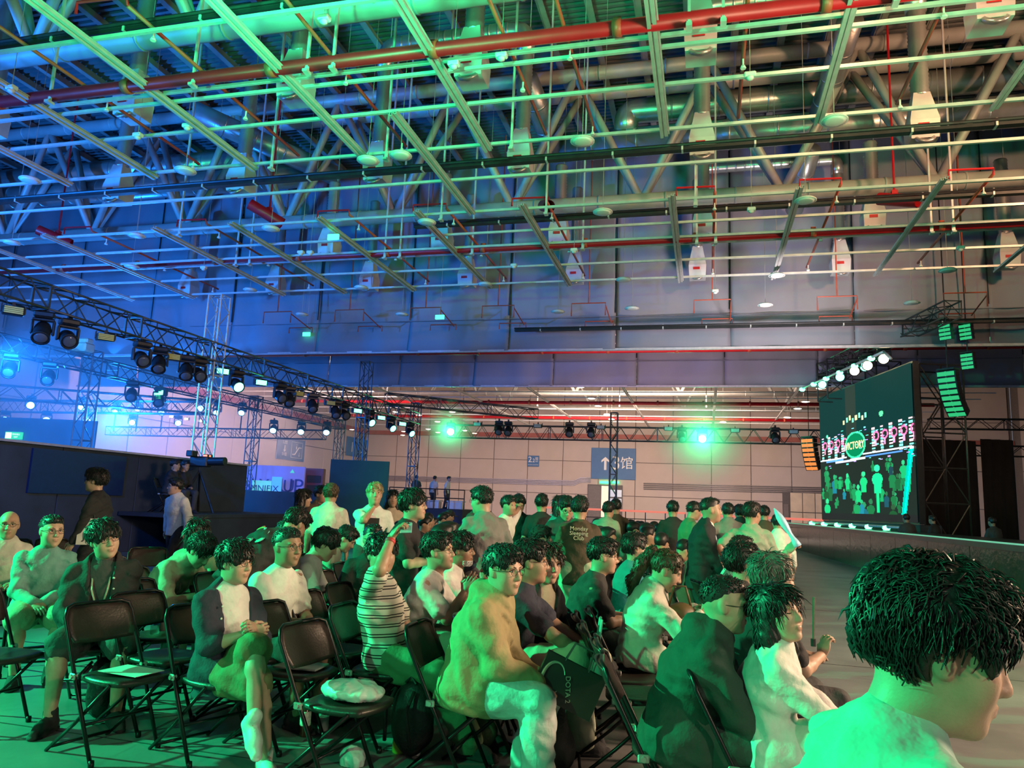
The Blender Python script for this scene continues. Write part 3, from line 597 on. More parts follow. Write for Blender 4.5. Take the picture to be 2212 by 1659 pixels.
# lamps on the near truss: (px, py, kind)
def hung(px, py, X): y = ytr(px, py, X); return Vector((X, y, ZT-.03))
LM = [(30, 662, 's'), (95, 690, 'm0'), (148, 712, 'm0'), (228, 725, 's'), (307, 755, 'm0'), (345, 768, 'm0'), (373, 765, 's'), (404, 782, 'm0'), (430, 785, 'm0'), (480, 793, 'sg'), (512, 808, 'mg'), (563, 818, 'sg'), (605, 842, 'm0'), (626, 845, 'm0'), (644, 843, 's'), (676, 858, 'm0'), (713, 862, 's'), (726, 872, 'm0'), (744, 875, 'm0'), (771, 880, 'sg'), (799, 893, 'mg'), (822, 895, 'sg'), (845, 900, 'mg'), (868, 905, 'sg'), (886, 912, 'mg')]
cn_ = {}
for k, (px, py, kd) in enumerate(LM):
    p = hung(px, py, X1T); lk = {'s': 'yellow strobe box', 'sg': 'green lit strobe box', 'm0': 'dark moving head', 'mg': 'green lit moving head'}[kd]; cn_[kd] = cn_.get(kd, -1)+1; lb = f'{lk} under the near truss, {NTH[cn_[kd]]} of its kind from the left'
    if kd[0] == 's': strobe(p, G_GREEN if kd == 'sg' else G_YEL, lb, aim=(.8, -.6), s=1.15)
    else: moving_head(p, (.45, -.5, -.75) if k % 2 else (.6, -.35, -.35), G_MINT if kd == 'mg' else M_BULBOFF, lb, 1.25)
# lamps on second truss and on the low trusses
for k, (px, py, X) in enumerate(((25, 775, X2T), (108, 795, X2T), (285, 845, X2T), (345, 850, X2T))):
    moving_head(hung(px, py, X), (.5, -.6, -.6), M_BULBOFF, f'dark moving head under the second truss, {ORD[k]} from the left', 1.3)
strobe(hung(350, 830, X2T), G_GREEN, 'green lit strobe box under the second truss', s=1.3)
BL = [(58, 873), (170, 876), (2, 905), (92, 906), (180, 908), (280, 911), (380, 912), (428, 880)]
for k, (px, py) in enumerate(BL):
    Y = 27.8 if px < 190 else (37.2 if px != 428 else 36.9); p = aty(px, py, Y); q = p+Vector((0, .2, .42))
    moving_head(q, (CAM-p).normalized(), G_BLUE, f'blazing blue stage lamp at the left, '+('upper left', 'upper right', 'cut by the frame edge', 'lower middle', 'by the pale tower', 'on the low truss', 'beside white blinders', 'on the tall pale tower')[k], 1.25, rod=5.0)
for k, (px, py, g) in enumerate(((247, 882, G_CYAN), (296, 876, G_CYAN), (348, 884, G_CYAN), (466, 884, G_CYAN), (520, 884, G_CYAN), (588, 922, G_CYAN), (648, 925, G_CYAN), (703, 926, G_CYAN))):
    p = aty(px, py, 37.0); moving_head(p+Vector((0, .15, .4)), (.35, -.7, -.55), g, f'pale blue moving head on the low truss, {NTH[k]} from the left', 1.3, rod=4.9)
for k, (px, py) in enumerate(((372, 903), (404, 908), (434, 912))):
    p = aty(px, py, 37.2); strobe(p+Vector((0, 0, .2)), G_WARM, f'small warm white blinder beside the blue lamps, {ORD[k]} from the left', s=.8)
# two fierce green beams on the cross truss
for k, (px, py) in enumerate(((972, 931), (1517, 946))):
    p = aty(px, py, 41.2); moving_head(p+Vector((0, .1, .5)), (CAM-p).normalized(), G_GREENX, f'fierce green beam lamp on the cross truss, {("left", "right")[k]} one', 1.5)
for k, (px, py, s_) in enumerate(((1078, 930, 'm'), (1098, 932, 'm'), (1230, 934, 'm'), (1277, 935, 'm'), (1473, 945, 'm'), (1674, 946, 'm'), (1032, 928, 's'), (1162, 932, 's'), (1298, 935, 's'), (1444, 938, 's'), (1588, 942, 's'), (1714, 945, 's'))):
    p = aty(px, py-8, 41.2)
    if s_ == 'm': moving_head(p+Vector((0, 0, .35)), (.1, -.7, -.6), M_BULBOFF, f'dark moving head under the cross truss, {ORD[k]} from the left', 1.4)
    else: strobe(p+Vector((0, 0, .3)), mat('pale_strobe_face', (.5, .62, .66), .4), f'unlit strobe box under the cross truss, {ORD[k-6]} from the left', s=1.3)
# ------------------------------------------------------------------ big screen on the right
def at_depth(px, py, d): q = ray(px, py); return CAM+q*(d/q.dot(_f0))
DR, DL = 25.0, 33.6
sa, sb = at_depth(1776, 1118, DL), at_depth(1984, 1133, DR); zb = (sa.z+sb.z)/2; zt = (at_depth(1774, 858, DL).z+at_depth(1981, 787, DR).z)/2
SA, SB = Vector((sa.x, sa.y, zb)), Vector((sb.x, sb.y, zb)); SX = (SB-SA).normalized(); SN = Vector((0, 0, 1)).cross(SX)*-1   # towards the seats
if SN.dot(CAM-SA) < 0: SN = -SN
SW, SH = (SB-SA).length, zt-zb
scr = thing('led_screen', 'huge LED wall showing a green crowd picture and VICTORY, on the right', 'screen', M=frame(SX, Vector((0, 0, 1)), SX.cross(Vector((0, 0, 1))), SA))
flip = 1 if SX.cross(Vector((0, 0, 1))).dot(SN) > 0 else -1
m = MB(); m.box((SW/2, SH/2, -.12*flip), (SW+.1, SH+.1, .2)); obj('cabinet', m.mesh('cabinet'), M_DARK, scr)
m = MB(); m.box((SW/2, -zb/2-.03, -.4*flip), (SW, zb-.06, .7)); obj('plinth', m.mesh('plinth'), M_BLACKFAB, scr)
# picture: coloured pixels drawn with numpy on a fine grid of faces
GW, GH = 150, 190
im = np.zeros((GH, GW, 3)); rs = np.random.RandomState(3); yy_, xx_ = np.mgrid[0:GH, 0:GW]; U, Vv = (xx_+.5)/GW, (yy_+.5)/GH     # v up
im[:] = (.010, .016, .012)
top = Vv > .62; im[top] = (.003, .024, .022)
im[(Vv > .63) & (U > .34) & (U < .46)] += (.014, .005, .0)
def blob(u, v, a, b, c): im[((U-u)/a)**2+((Vv-v)/b)**2 < 1] = c
def rect(u0, u1, v0, v1, c): im[(U >= u0) & (U < u1) & (Vv >= v0) & (Vv < v1)] = c
def fig(u, v, k, c, c2):      # one filmed spectator: head, shoulders, body
    blob(u, v, .013*k, .013*k, c2); blob(u, v-.038*k, .026*k, .022*k, c); rect(u-.018*k, u+.018*k, v-.085*k, v-.04*k, c)
for i in range(46):
    u, v = rs.rand()*.95, .08+rs.rand()*.34; g = .06+rs.rand()*.34; k = .7+.9*rs.rand()*(1.2-v); tcol = rs.rand() > .72
    fig(u, v, k, (.01, g*(.45 if tcol else .8), g*(.6 if tcol else .25)), (.02, g*.9, g*.35))
for u, v, k, g in ((.66, .36, 2.0, .8), (.52, .33, 1.5, .55), (.34, .33, 1.2, .5), (.08, .14, 1.6, .5), (.9, .38, 1.2, .4), (.46, .24, 1.3, .5)): fig(u, v, k, (.01, g*.85, g*.28), (.03, g, g*.4))
rect(.645, .675, .06, .20, (.01, .6, .2))
im[(abs(U-(.92+.06*(Vv-.2)/.3)) < .022) & (Vv < .46)] = (.0, .42, .30); im[(abs(U-(.925+.06*(Vv-.2)/.3)) < .006) & (Vv < .46)] = (.0, .9, .6)
for i in range(12):      # neon score columns
    u = .04+.085*i; 
    if .33 < u < .56: continue
    hh = .09+.05*abs(u-.45)
    for k in range(9):
        v = .56+hh*(k-4)/5; rect(u-.016, u+.016, v-.007, v+.006, ((.9, .95, .9), (.2, 1, .7), (1, .55, .6))[k % 3])
    r0 = ((U-u-.028)/.030)**2+((Vv-.585)/.034)**2; im[(r0 < 1) & (r0 > .4)] = (1.0, .16, .38); rect(u+.018, u+.034, .515, .56, (1.0, .3, .5))
for u0, u1, v, c in ((.0, .34, .468, (.85, .9, 1)), (.52, .98, .472, (.75, .85, 1)), (.08, .3, .455, (.1, .3, 1)), (.55, .9, .452, (.08, .25, .9)), (.2, .45, .44, (.6, .6, 1)), (.38, .55, .445, (.8, 1, .9))): rect(u0, u1, v-.006, v+.006, c)
d0 = ((U-.44)/.115)**2+((Vv-.55)/.10)**2; im[d0 < 1] = (.0, .16, .06); im[(d0 < 1) & (d0 > .75)] = (.05, .95, .35)
for i in range(8): rect(.31+i*.035, .31+i*.035+.02, .72+.012*(i % 3), .755+.012*(i % 3), ((.9, .8, .35), (.2, 1, .5))[i % 2])
for i in range(60): u, v = rs.rand(), .40+rs.rand()*.28; rect(u-.012, u+.012, v-.003, v+.003, ((.1, 1, .6), (.2, .8, 1), (.5, .3, 1))[i % 3])
blob(.72, .73, .02, .02, (.1, 1, .3)); blob(.1, .66, .012, .012, (.1, 1, .4)); rect(.0, 1, 0, .045, (.012, .012, .012))
V = [(SW*i/GW, SH*j/GH, 0) for j in range(GH+1) for i in range(GW+1)]; Fc = [(j*(GW+1)+i, j*(GW+1)+i+1, (j+1)*(GW+1)+i+1, (j+1)*(GW+1)+i) for j in range(GH) for i in range(GW)]
m = MB(); m.add(V, Fc); me = m.mesh('picture'); ca = me.color_attributes.new('pic', 'FLOAT_COLOR', 'CORNER')
cols = np.repeat(np.concatenate([im.reshape(-1, 3), np.ones((GW*GH, 1))], 1), 4, 0); ca.data.foreach_set('color', cols.ravel().astype(np.float32))
pm_ = bpy.data.materials.new('led_picture'); pm_.use_nodes = True; nt = pm_.node_tree; at = nt.nodes.new('ShaderNodeVertexColor'); at.layer_name = 'pic'; b_ = nt.nodes['Principled BSDF']; b_.inputs['Base Color'].default_value = (.01, .01, .01, 1); b_.inputs['Roughness'].default_value = .9; b_.inputs['Specular IOR Level'].default_value = .05; nt.links.new(at.outputs['Color'], b_.inputs['Emission Color']); b_.inputs['Emission Strength'].default_value = 1.6
o = obj('picture', me, pm_, scr); 
if flip < 0: o.location.z = -.0
o.location.z = .01*flip
vt = obj('victory_lettering', text_mesh('VICTORY', SW*.05), glow('victory_gold', (1.0, .8, .35), 1.6), scr); vt.location = (SW*.44, SH*.545, .03*flip)
if flip < 0: vt.rotation_euler = (0, PI, 0)
# rails with green lamps around the screen
for nm, z, off, lb in (('upper', SH+.35, .9, 'pale rail with green lamps above the LED wall'), ('lower', -.18, .6, 'rail with green lamps along the foot of the LED wall')):
    t = thing('lamp_rail', lb, 'lamp rail', SA+SN*off+Vector((0, 0, z))); m = MB(); m.tube([(0, 0, 0), SX*SW], .05, 8)
    if nm == 'upper': m.tube([SX*SW, SX*(SW+.5)+Vector((0, 0, -.35))], .05, 8)
    obj('rail', m.mesh('rail', True), mat('pale_rail', (.55, .57, .6), .4, .3), t)
    bl = mesh_of(lambda q: q.lathe([(.02, .05), (.11, .02), (.13, -.06), (.07, -.12)], 12), 'bulb'); bl.materials.append(G_GREEN)
    for i in range(6): obj('bulb', bl, None, t, SX*(SW*(i+.3)/6))
    for i in range(3): m = MB(); m.tube([SX*(SW*(i+.5)/3), SX*(SW*(i+.5)/3)-SN*off], .03, 6); obj('bracket', m.mesh('bracket'), M_DARK, t)
# lamp truss leaning over the top of the screen
TA, TB = at_depth(1776, 812, 33.0), at_depth(2060, 684, 22.0)
box_truss(TA, TB, 'dark lamp truss slanting up above the LED wall', .5, .5)
for k, (px, py, g) in enumerate(((1797, 800, G_MINT), (1849, 775, G_MINT), (1912, 744, G_MINT), (1887, 757, G_WARM), (1918, 741, G_WARM), (1953, 724, G_WARM))):
    u = (px-1776)/(2060-1776); p = TA.lerp(TB, u)+Vector((0, 0, -.05)); moving_head(p+SN*.3, (CAM-p+Vector((0, 0, -1.5))), g, f'{"green" if g is G_MINT else "warm white"} lamp on the truss above the LED wall, {ORD[k % 3]} of that colour', 1.3)
# scaffold behind and right of the screen
def scaffold(px0, px1, d, z0, z1, bays, lifts, label, depth=1.4):
    a, b = spot(px0, d), spot(px1, d); t = thing('scaffold', label, 'scaffold', a); e = b-a; bk = _f0*depth
    pole = mesh_of(lambda q: q.tube([(0, 0, z0), (0, 0, z1)], .035, 6), 'standard'); pole.materials.append(M_TRUSS)
    for i in range(bays+1):
        for k in (0, 1): obj('standard', pole, None, t, e*(i/bays)+bk*k)
    for j in range(lifts+1):
        z = z0+(z1-z0)*j/lifts
        for k in (0, 1): m = MB(); m.tube([bk*k+Vector((0, 0, z)), e+bk*k+Vector((0, 0, z))], .03, 6); obj('ledger', m.mesh('ledger'), M_TRUSS, t)
        if j < lifts:
            for i in range(bays):
                s = (i+j) % 2; zz = z0+(z1-z0)*(j+1)/lifts; p, q = e*(i/bays), e*((i+1)/bays)
                m = MB(); m.tube([p+Vector((0, 0, z if s else zz)), q+Vector((0, 0, zz if s else z))], .024, 6); obj('brace', m.mesh('brace'), M_TRUSS, t)
                m = MB(); m.tube([p+bk+Vector((0, 0, zz if s else z)), q+bk+Vector((0, 0, z if s else zz))], .024, 6); obj('brace', m.mesh('brace'), M_TRUSS, t)
scaffold(2000, 2098, 25.5, 1.0, 7.0, 2, 5, 'tall dark scaffold tower right of the LED wall')
scaffold(1795, 1960, 31, zt-.4, zt+1.3, 3, 2, 'scaffold frame peeping over the top of the LED wall', 1.0)
# line arrays
def line_array(p, n, s, curve, face, aim, label, edge=None):
    rz = math.atan2(aim[1], aim[0]); t = thing('line_array', label, 'loudspeaker', p, rz); a = R(4); z = 0; x = 0
    bm_ = MB(); bm_.add([(-.28*s, -.45*s, -.13*s), (.20*s, -.5*s, -.155*s), (.20*s, .5*s, -.155*s), (-.28*s, .45*s, -.13*s), (-.28*s, -.45*s, .13*s), (.20*s, -.5*s, .155*s), (.20*s, .5*s, .155*s), (-.28*s, .45*s, .13*s)], [(3, 2, 1, 0), (4, 5, 6, 7), (0, 1, 5, 4), (1, 2, 6, 5), (2, 3, 7, 6), (3, 0, 4, 7)]); bme = bm_.mesh('speaker_box'); bme.materials.append(M_DARK)
    gm = MB()
    for k in (-1, 1): gm.box((.215*s, k*.24*s, 0), (.03*s, .4*s, .22*s), bev=.01); gm.box((.235*s, k*.24*s, 0), (.02*s, .25*s, .04*s))
    gm.box((.22*s, 0, 0), (.04*s, .06*s, .25*s)); gme = gm.mesh('grille'); gme.materials.append(face)
    for i in range(n):
        M = Matrix.Translation((x, 0, z)) @ Matrix.Rotation(a, 4, 'Y'); o = obj('speaker_box', bme, None, t, M=M); obj('grille', gme, None, o)
        a += curve; x -= math.sin(a)*.31*s; z -= math.cos(a)*.31*s
    m = MB(); m.box((-.05*s, 0, .24*s), (.6*s, .9*s, .1*s)); m.tube([(0, 0, .25*s), (0, 0, ZR-p[2])], .02, 6); obj('flying_frame', m.mesh('flying_frame'), M_DARK, t)
G_GRILL = glow('green_lit_grille', (.05, .9, .32), .5); M_ORANGE = glow('orange_lit_grille', (1.0, .30, .06), .8)  # grilles glow by themselves, imitating coloured stage light on them
aimS = (SN*.75-_f0*.5); 
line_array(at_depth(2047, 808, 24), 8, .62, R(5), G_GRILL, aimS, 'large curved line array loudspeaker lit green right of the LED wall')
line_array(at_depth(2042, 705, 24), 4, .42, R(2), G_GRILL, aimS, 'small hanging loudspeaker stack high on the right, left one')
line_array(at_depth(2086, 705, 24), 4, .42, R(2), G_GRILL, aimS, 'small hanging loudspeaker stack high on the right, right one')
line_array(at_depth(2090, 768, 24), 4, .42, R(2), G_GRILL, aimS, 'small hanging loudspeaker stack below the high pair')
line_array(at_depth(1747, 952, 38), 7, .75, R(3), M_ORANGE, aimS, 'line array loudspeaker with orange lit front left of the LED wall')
# black drapes and stage
def upright(px0, px1, py_top, d, z0, label, m, name, cat, thick=.15, py_top2=None):
    a, b = at_depth(px0, py_top, d), at_depth(px1, py_top2 or py_top, d); zt_ = (a.z+b.z)/2; e = Vector((b.x-a.x, b.y-a.y, 0)); x = e.normalized()
    t = thing(name, label, cat, M=frame(x, Vector((0, 0, 1)), x.cross(Vector((0, 0, 1))), Vector((a.x, a.y, z0)))); q = MB(); q.box((e.length/2, (zt_-z0)/2, -thick/2), (e.length, zt_-z0, thick)); obj('panel', q.mesh('panel'), m, t); return t, e.length, zt_-z0
def drape(px0, px1, py, d, z0, label):
    a, b = at_depth(px0, py, d), at_depth(px1, py, d); e = Vector((b.x-a.x, b.y-a.y, 0)); n = int(e.length/.12); V = []; nn = Vector((-e.y, e.x, 0)).normalized()
    for z in (z0, a.z):
        for i in range(n+1): p = Vector((a.x, a.y, 0))+e*(i/n)+nn*(.06*math.sin(i*1.9)); V.append((p.x, p.y, z))
    m = MB(); m.add(V, [(i, i+1, n+2+i, n+1+i) for i in range(n)]); o = obj('stage_drape', m.mesh('stage_drape', True), mat('black_drape', (.012, .013, .014), .85, 0, .2, 3)); s = o.modifiers.new('thickness', 'SOLIDIFY'); s.thickness = .02; tag(o, label, 'curtain')
drape(1992, 2108, 948, 30, 0, 'black stage drape behind the scaffold, left half'); drape(2118, 2190, 948, 30, 0, 'black stage drape behind the scaffold, right half')
fa, fb = atz(1735, 1192, 0), atz(1920, 1246, 0); fd = (fb-fa).normalized(); A0, B0 = fa-fd*7.0, fb+fd*16.0; sn = Vector((fd.y, -fd.x, 0))
if sn.dot(Vector((1, 0, 0))) < 0: sn = -sn
HS = 1.22
st = thing('stage', 'long dark stage with glossy front along the right side', 'stage', A0); L = (B0-A0).length; x = fd
q = MB(); P = [Vector((0, 0, 0)), fd*L, fd*L+sn*2.3, sn*2.3]
q.add([tuple(p+Vector((0, 0, z))) for z in (HS-.12, HS) for p in P], [(3, 2, 1, 0), (4, 5, 6, 7), (0, 1, 5, 4), (1, 2, 6, 5), (2, 3, 7, 6), (3, 0, 4, 7)]); obj('deck', q.mesh('deck'), mat('stage_deck_black', (.03, .03, .032), .3, 0, .2, 3), st)
n = 14
for i in range(n):
    q = MB(); p0, p1 = fd*(L*i/n+.015), fd*(L*(i+1)/n-.015); o_ = sn*.08; o2 = sn*.12
    q.add([tuple(v) for v in (p0+o_, p1+o_, p1+o2, p0+o2, p0+o_+Vector((0, 0, HS-.12)), p1+o_+Vector((0, 0, HS-.12)), p1+o2+Vector((0, 0, HS-.12)), p0+o2+Vector((0, 0, HS-.12)))], [(3, 2, 1, 0), (4, 5, 6, 7), (0, 1, 5, 4), (1, 2, 6, 5), (2, 3, 7, 6), (3, 0, 4, 7)]); obj('front_panel', q.mesh('front_panel'), mat('stage_front_gloss', (.035, .026, .022), .16, 0, .3, 2, .25, 9), st)
q = MB(); q.tube([Vector((0, 0, HS+.01))-sn*.03, fd*L+Vector((0, 0, HS+.01))-sn*.03], .018, 6); obj('edge_light', q.mesh('edge_light'), glow('edge_strip_glow', (.25, .9, .55), .5), st)
# red guard rail / lit counter seen beyond the crowd
for k, (px0, px1, py, d) in enumerate(((1180, 1480, 1096, 44), (1500, 1790, 1112, 40))):
    a, b = at_depth(px0, py, d), at_depth(px1, py+2, d); t = thing('crowd_barrier', f'low barrier with a red lit top beyond the crowd, {("left", "right")[k]} run', 'barrier', (a.x, a.y, 0)); e = Vector((b.x-a.x, b.y-a.y, 0)); m = MB(); m.tube([(0, 0, a.z), tuple(e+Vector((0, 0, a.z)))], .06, 8); obj('top_rail', m.mesh('top_rail'), glow('red_rail_glow', (1.0, .25, .18), .7), t)
    for i in range(8): m = MB(); m.tube([tuple(e*(i/7)), tuple(e*(i/7)+Vector((0, 0, a.z)))], .03, 6); obj('post', m.mesh('post'), M_DARK, t)
    for j in (.35, .7): m = MB(); m.tube([(0, 0, a.z*j), tuple(e+Vector((0, 0, a.z*j)))], .025, 6); obj('mid_rail', m.mesh('mid_rail'), M_DARK, t)
# ------------------------------------------------------------------ left side: partition, platform, booths
XP = -14.0
def yat(px, X): lo = ray(px, 1050); return lo.y*(X/lo.x)
y0, y1 = 9.0, yat(528, XP)
part = thing('partition', 'long black partition wall along the left, men standing behind it', 'partition', (XP, y0, 0)); n = 5
for i in range(n):
    m = MB(); m.box((0, (y1-y0)*(i+.5)/n, 1.2), (.12, (y1-y0)/n-.02, 2.4), bev=.01); obj('wall_section', m.mesh('wall_section'), mat('navy_partition_cloth', (.03, .045, .07), .75, 0, .2, 2), part)
m = MB(); m.box((0, (y1-y0)/2, 2.43), (.3, y1-y0, .05)); obj('cap_rail', m.mesh('cap_rail'), mat('partition_cap', (.42, .40, .42), .5), part)
m = MB(); ya, yb_ = yat(52, XP), yat(258, XP); m.box((.09, (ya+yb_)/2-y0, 1.85), (.05, yb_-ya, .95)); obj('dark_monitor', m.mesh('dark_monitor'), mat('navy_monitor', (.012, .03, .10), .3), part)
pf = thing('camera_platform', 'low black platform in front of the partition, carrying the camera crew', 'platform', (XP+1.0, (yat(255, XP)+y1)/2, 0)); pl = y1-yat(255, XP)
m = MB(); m.box((0, 0, .95), (1.8, pl, .1), bev=.01); obj('deck', m.mesh('deck'), M_BLACKFAB, pf); m = MB(); m.box((.85, 0, .45), (.06, pl, .9)); obj('skirt', m.mesh('skirt'), M_BLACKFAB, pf); m = MB(); m.box((0, pl/2-.05, .45), (1.7, .06, .9)); obj('side_skirt', m.mesh('side_skirt'), M_BLACKFAB, pf)
# tv camera on tripod
cp = Vector((XP+.8, yat(428, XP+.8), 1.0)); t = thing('tv_camera', 'dark broadcast camera on a tripod on the platform', 'camera', cp)
for a in (0, 2.1, 4.2): m = MB(); m.tube([(0, 0, 1.1), (math.cos(a)*.55, math.sin(a)*.55, 0)], .03, 6); obj('leg', m.mesh('leg'), M_DARK, t)
m = MB(); m.box((0, 0, 1.35), (.55, .25, .28), bev=.03); m.tube([(.25, 0, 1.36), (.75, 0, 1.38)], .11, 12); obj('camera_body', m.mesh('camera_body'), M_DARK, t); m = MB(); m.box((-.15, -.2, 1.55), (.2, .25, .16), bev=.02); obj('viewfinder', m.mesh('viewfinder'), M_DARK, t); m = MB(); m.tube([(-.2, 0, 1.15), (-.8, -.2, .95)], .018, 6); obj('pan_bar', m.mesh('pan_bar'), M_DARK, t)
for k, (px, g) in enumerate(((438, 'red'), (446, 'red2'))):
    p = Vector((XP, yat(px, XP), 2.54)); t = thing('tally_light', f'small red signal lamp on the partition edge, {("left", "right")[k]} one', 'lamp', p); m = MB(); m.box((0, 0, 0), (.17, .1, .17), bev=.02); obj('case', m.mesh('case'), M_DARK, t); m = MB(); m.box((.02, -.06, 0), (.12, .04, .13), bev=.01); obj('lens', m.mesh('lens'), glow('red_lamp_glow', (1, .12, .06), 4), t)
# green-lit exit sign panel far left
t, wl, hl = upright(12, 48, 933, 28.85, 3.25, 'glowing green exit sign at the left edge above the partition', glow('exit_board_green', (.03, .75, .25), 1.2), 'exit_sign', 'sign', .08); put_text(t, '安全出口', wl*.68, hl*.66, hl*.26, glow('exit_white', (.8, 1, .9), 1.6), .03); put_text(t, 'EXIT', wl*.68, hl*.3, hl*.26, glow('exit_white', (.8, 1, .9), 1.6), .03)
q = MB(); q.box((wl*.22, hl*.5, .02), (wl*.34, hl*.8, .02)); q2 = obj('door_pictogram', q.mesh('door_pictogram'), glow('exit_white', (.8, 1, .9), 1.6), t)
upright(0, 210, 905, 29, 0, 'blue green lit stage backdrop behind the partition', mat('stage_backdrop_cloth', (.10, .22, .26), .7, 0, .2, 1), 'stage_backdrop', 'backdrop', .1)
# purple booth with lettering
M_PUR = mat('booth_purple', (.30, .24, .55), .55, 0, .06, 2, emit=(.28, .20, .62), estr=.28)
t, wl, hl = upright(528, 659, 1004, 36, 1.0, 'purple booth backdrop with the words ON YOU UP', M_PUR, 'booth_backdrop', 'booth', .2, 1008); MT = mat('booth_letter_dark', (.10, .06, .26), .6)
put_text(t, 'ON YOU', wl*.30, hl*.50, hl*.42, MT, .02); put_text(t, 'UP', wl*.80, hl*.50, hl*.5, MT, .02); put_text(t, 'UP', wl*.80, hl*.12, hl*.3, MT, .02)
q = MB(); q.add([(wl*.76, hl*.84, .02), (wl*.84, hl*.84, .02), (wl*.80, hl*.93, .02)], [(0, 1, 2)]); obj('triangle_mark', q.mesh('triangle_mark'), glow('teal_mark', (.1, .7, .7), .8), t)
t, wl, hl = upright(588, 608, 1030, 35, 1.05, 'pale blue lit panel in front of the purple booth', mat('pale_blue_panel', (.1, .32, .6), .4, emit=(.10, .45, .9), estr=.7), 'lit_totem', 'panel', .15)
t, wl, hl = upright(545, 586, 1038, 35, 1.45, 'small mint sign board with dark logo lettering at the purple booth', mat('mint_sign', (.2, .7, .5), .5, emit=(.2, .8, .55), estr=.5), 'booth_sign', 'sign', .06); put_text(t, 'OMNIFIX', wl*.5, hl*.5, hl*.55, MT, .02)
t, wl, hl = upright(528, 700, 1062, 34.5, 0, 'black counter front of the purple booth', M_BLACKFAB, 'booth_counter', 'counter', .6)
M_RB = mat('red_booth_paint', (.34, .05, .05), .5, 0, .1, 2); t, wl, hl = upright(661, 699, 1012, 37, 0, 'dark red display cabinet right of the purple booth', M_RB, 'display_cabinet', 'cabinet', .5)
for i in range(3): q = MB(); q.box((wl*.5, hl*(.50+.16*i), .02), (wl*.78, hl*.12, .04), bev=.01); obj('shelf_opening', q.mesh('shelf_opening'), mat('cabinet_dark', (.05, .02, .02), .6), t)
t, wl, hl = upright(715, 841, 992, 24, 0, 'tall plain dark green board standing behind the crowd', mat('dark_green_board', (.006, .032, .034), .6, 0, .1, 2), 'partition_board', 'partition', .12, 997)
# raised platform with railing far behind the crowd
pa, pb = spot(850, 40), spot(1010, 40); t = thing('viewing_platform', 'raised platform with black railing and white tables behind the crowd', 'platform', pa); e = pb-pa
m = MB(); c = e/2; m.box((c.x, c.y+1, .6), (e.length, 3, 1.2)); obj('podium', m.mesh('podium'), M_BLACKFAB, t)
for z in (1.75, 2.2): m = MB(); m.tube([(0, -.6, z), (e.x, e.y-.6, z)], .03, 6); obj('rail', m.mesh('rail'), M_DARK, t)
for i in range(6): m = MB(); m.tube([(e.x*i/5, e.y*i/5-.6, 1.2), (e.x*i/5, e.y*i/5-.6, 2.2)], .03, 6); obj('post', m.mesh('post'), M_DARK, t)
for i in range(3): m = MB(); m.box((.6+i*1.3, .9, 1.6), (.9, .6, .06), bev=.01); m.box((.6+i*1.3, .9, 1.38), (.8, .5, .35)); tag(obj('white_table', m.mesh('white_table'), M_WHITE, None, pa), f'white table on the raised platform, {ORD[i]} from the left', 'table')

m = MB(); m.box((-21, 22, .425), (3.2, 9, .85)); tag(obj('backstage_riser', m.mesh('backstage_riser'), M_BLACKFAB), 'black riser behind the partition under the three standing men', 'platform')
# ================================================================== people: smooth-union bodies meshed with surface nets
A3 = lambda p: np.array(p, np.float32)
def s_cone(P, a, b, ra, rb):
    a, b = A3(a), A3(b); ab = b-a; q = P-a; t = np.clip(q @ ab/max(float(ab @ ab), 1e-9), 0, 1); return np.sqrt(((q-t[:, None]*ab)**2).sum(1))-(ra+t*(rb-ra))
def s_ell(P, c, r, Rm=None):
    q = P-A3(c)
    if Rm is not None: q = q @ Rm
    r = A3(r); k0 = np.sqrt(((q/r)**2).sum(1)); k1 = np.sqrt(((q/(r*r))**2).sum(1)); return k0*(k0-1)/np.maximum(k1, 1e-6)
def smin(a, b, k): h = np.clip(.5+.5*(b-a)/k, 0, 1); return b*(1-h)+a*h-k*h*(1-h)
def smax(a, b, k): return -smin(-a, -b, k)
def s_chain(P, pts, rs, k=.02):
    d = None
    for i in range(len(pts)-1):
        e = s_cone(P, pts[i], pts[i+1], rs[i], rs[i+1]); d = e if d is None else smin(d, e, k)
    return d
def s_spine(P, cs, ab, fw, lf, inf=0.):
    d = None
    for i in range(len(cs)-1):
        a, b = A3(cs[i]), A3(cs[i+1]); e = b-a; L2 = float(e @ e); q = P-a; t = np.clip(q @ e/L2, 0, 1); q = q-t[:, None]*e
        A = ab[i][0]+(ab[i+1][0]-ab[i][0])*t+inf; B = ab[i][1]+(ab[i+1][1]-ab[i][1])*t+inf
        u = q @ A3(fw[i]); v = q @ A3(lf[i]); en = e/math.sqrt(L2); w_ = q @ en
        g = np.sqrt((u/A)**2+(v/B)**2+(w_/np.minimum(A, B))**2); dd = (g-1)*np.minimum(A, B); d = dd if d is None else smin(d, dd, .05)
    return d
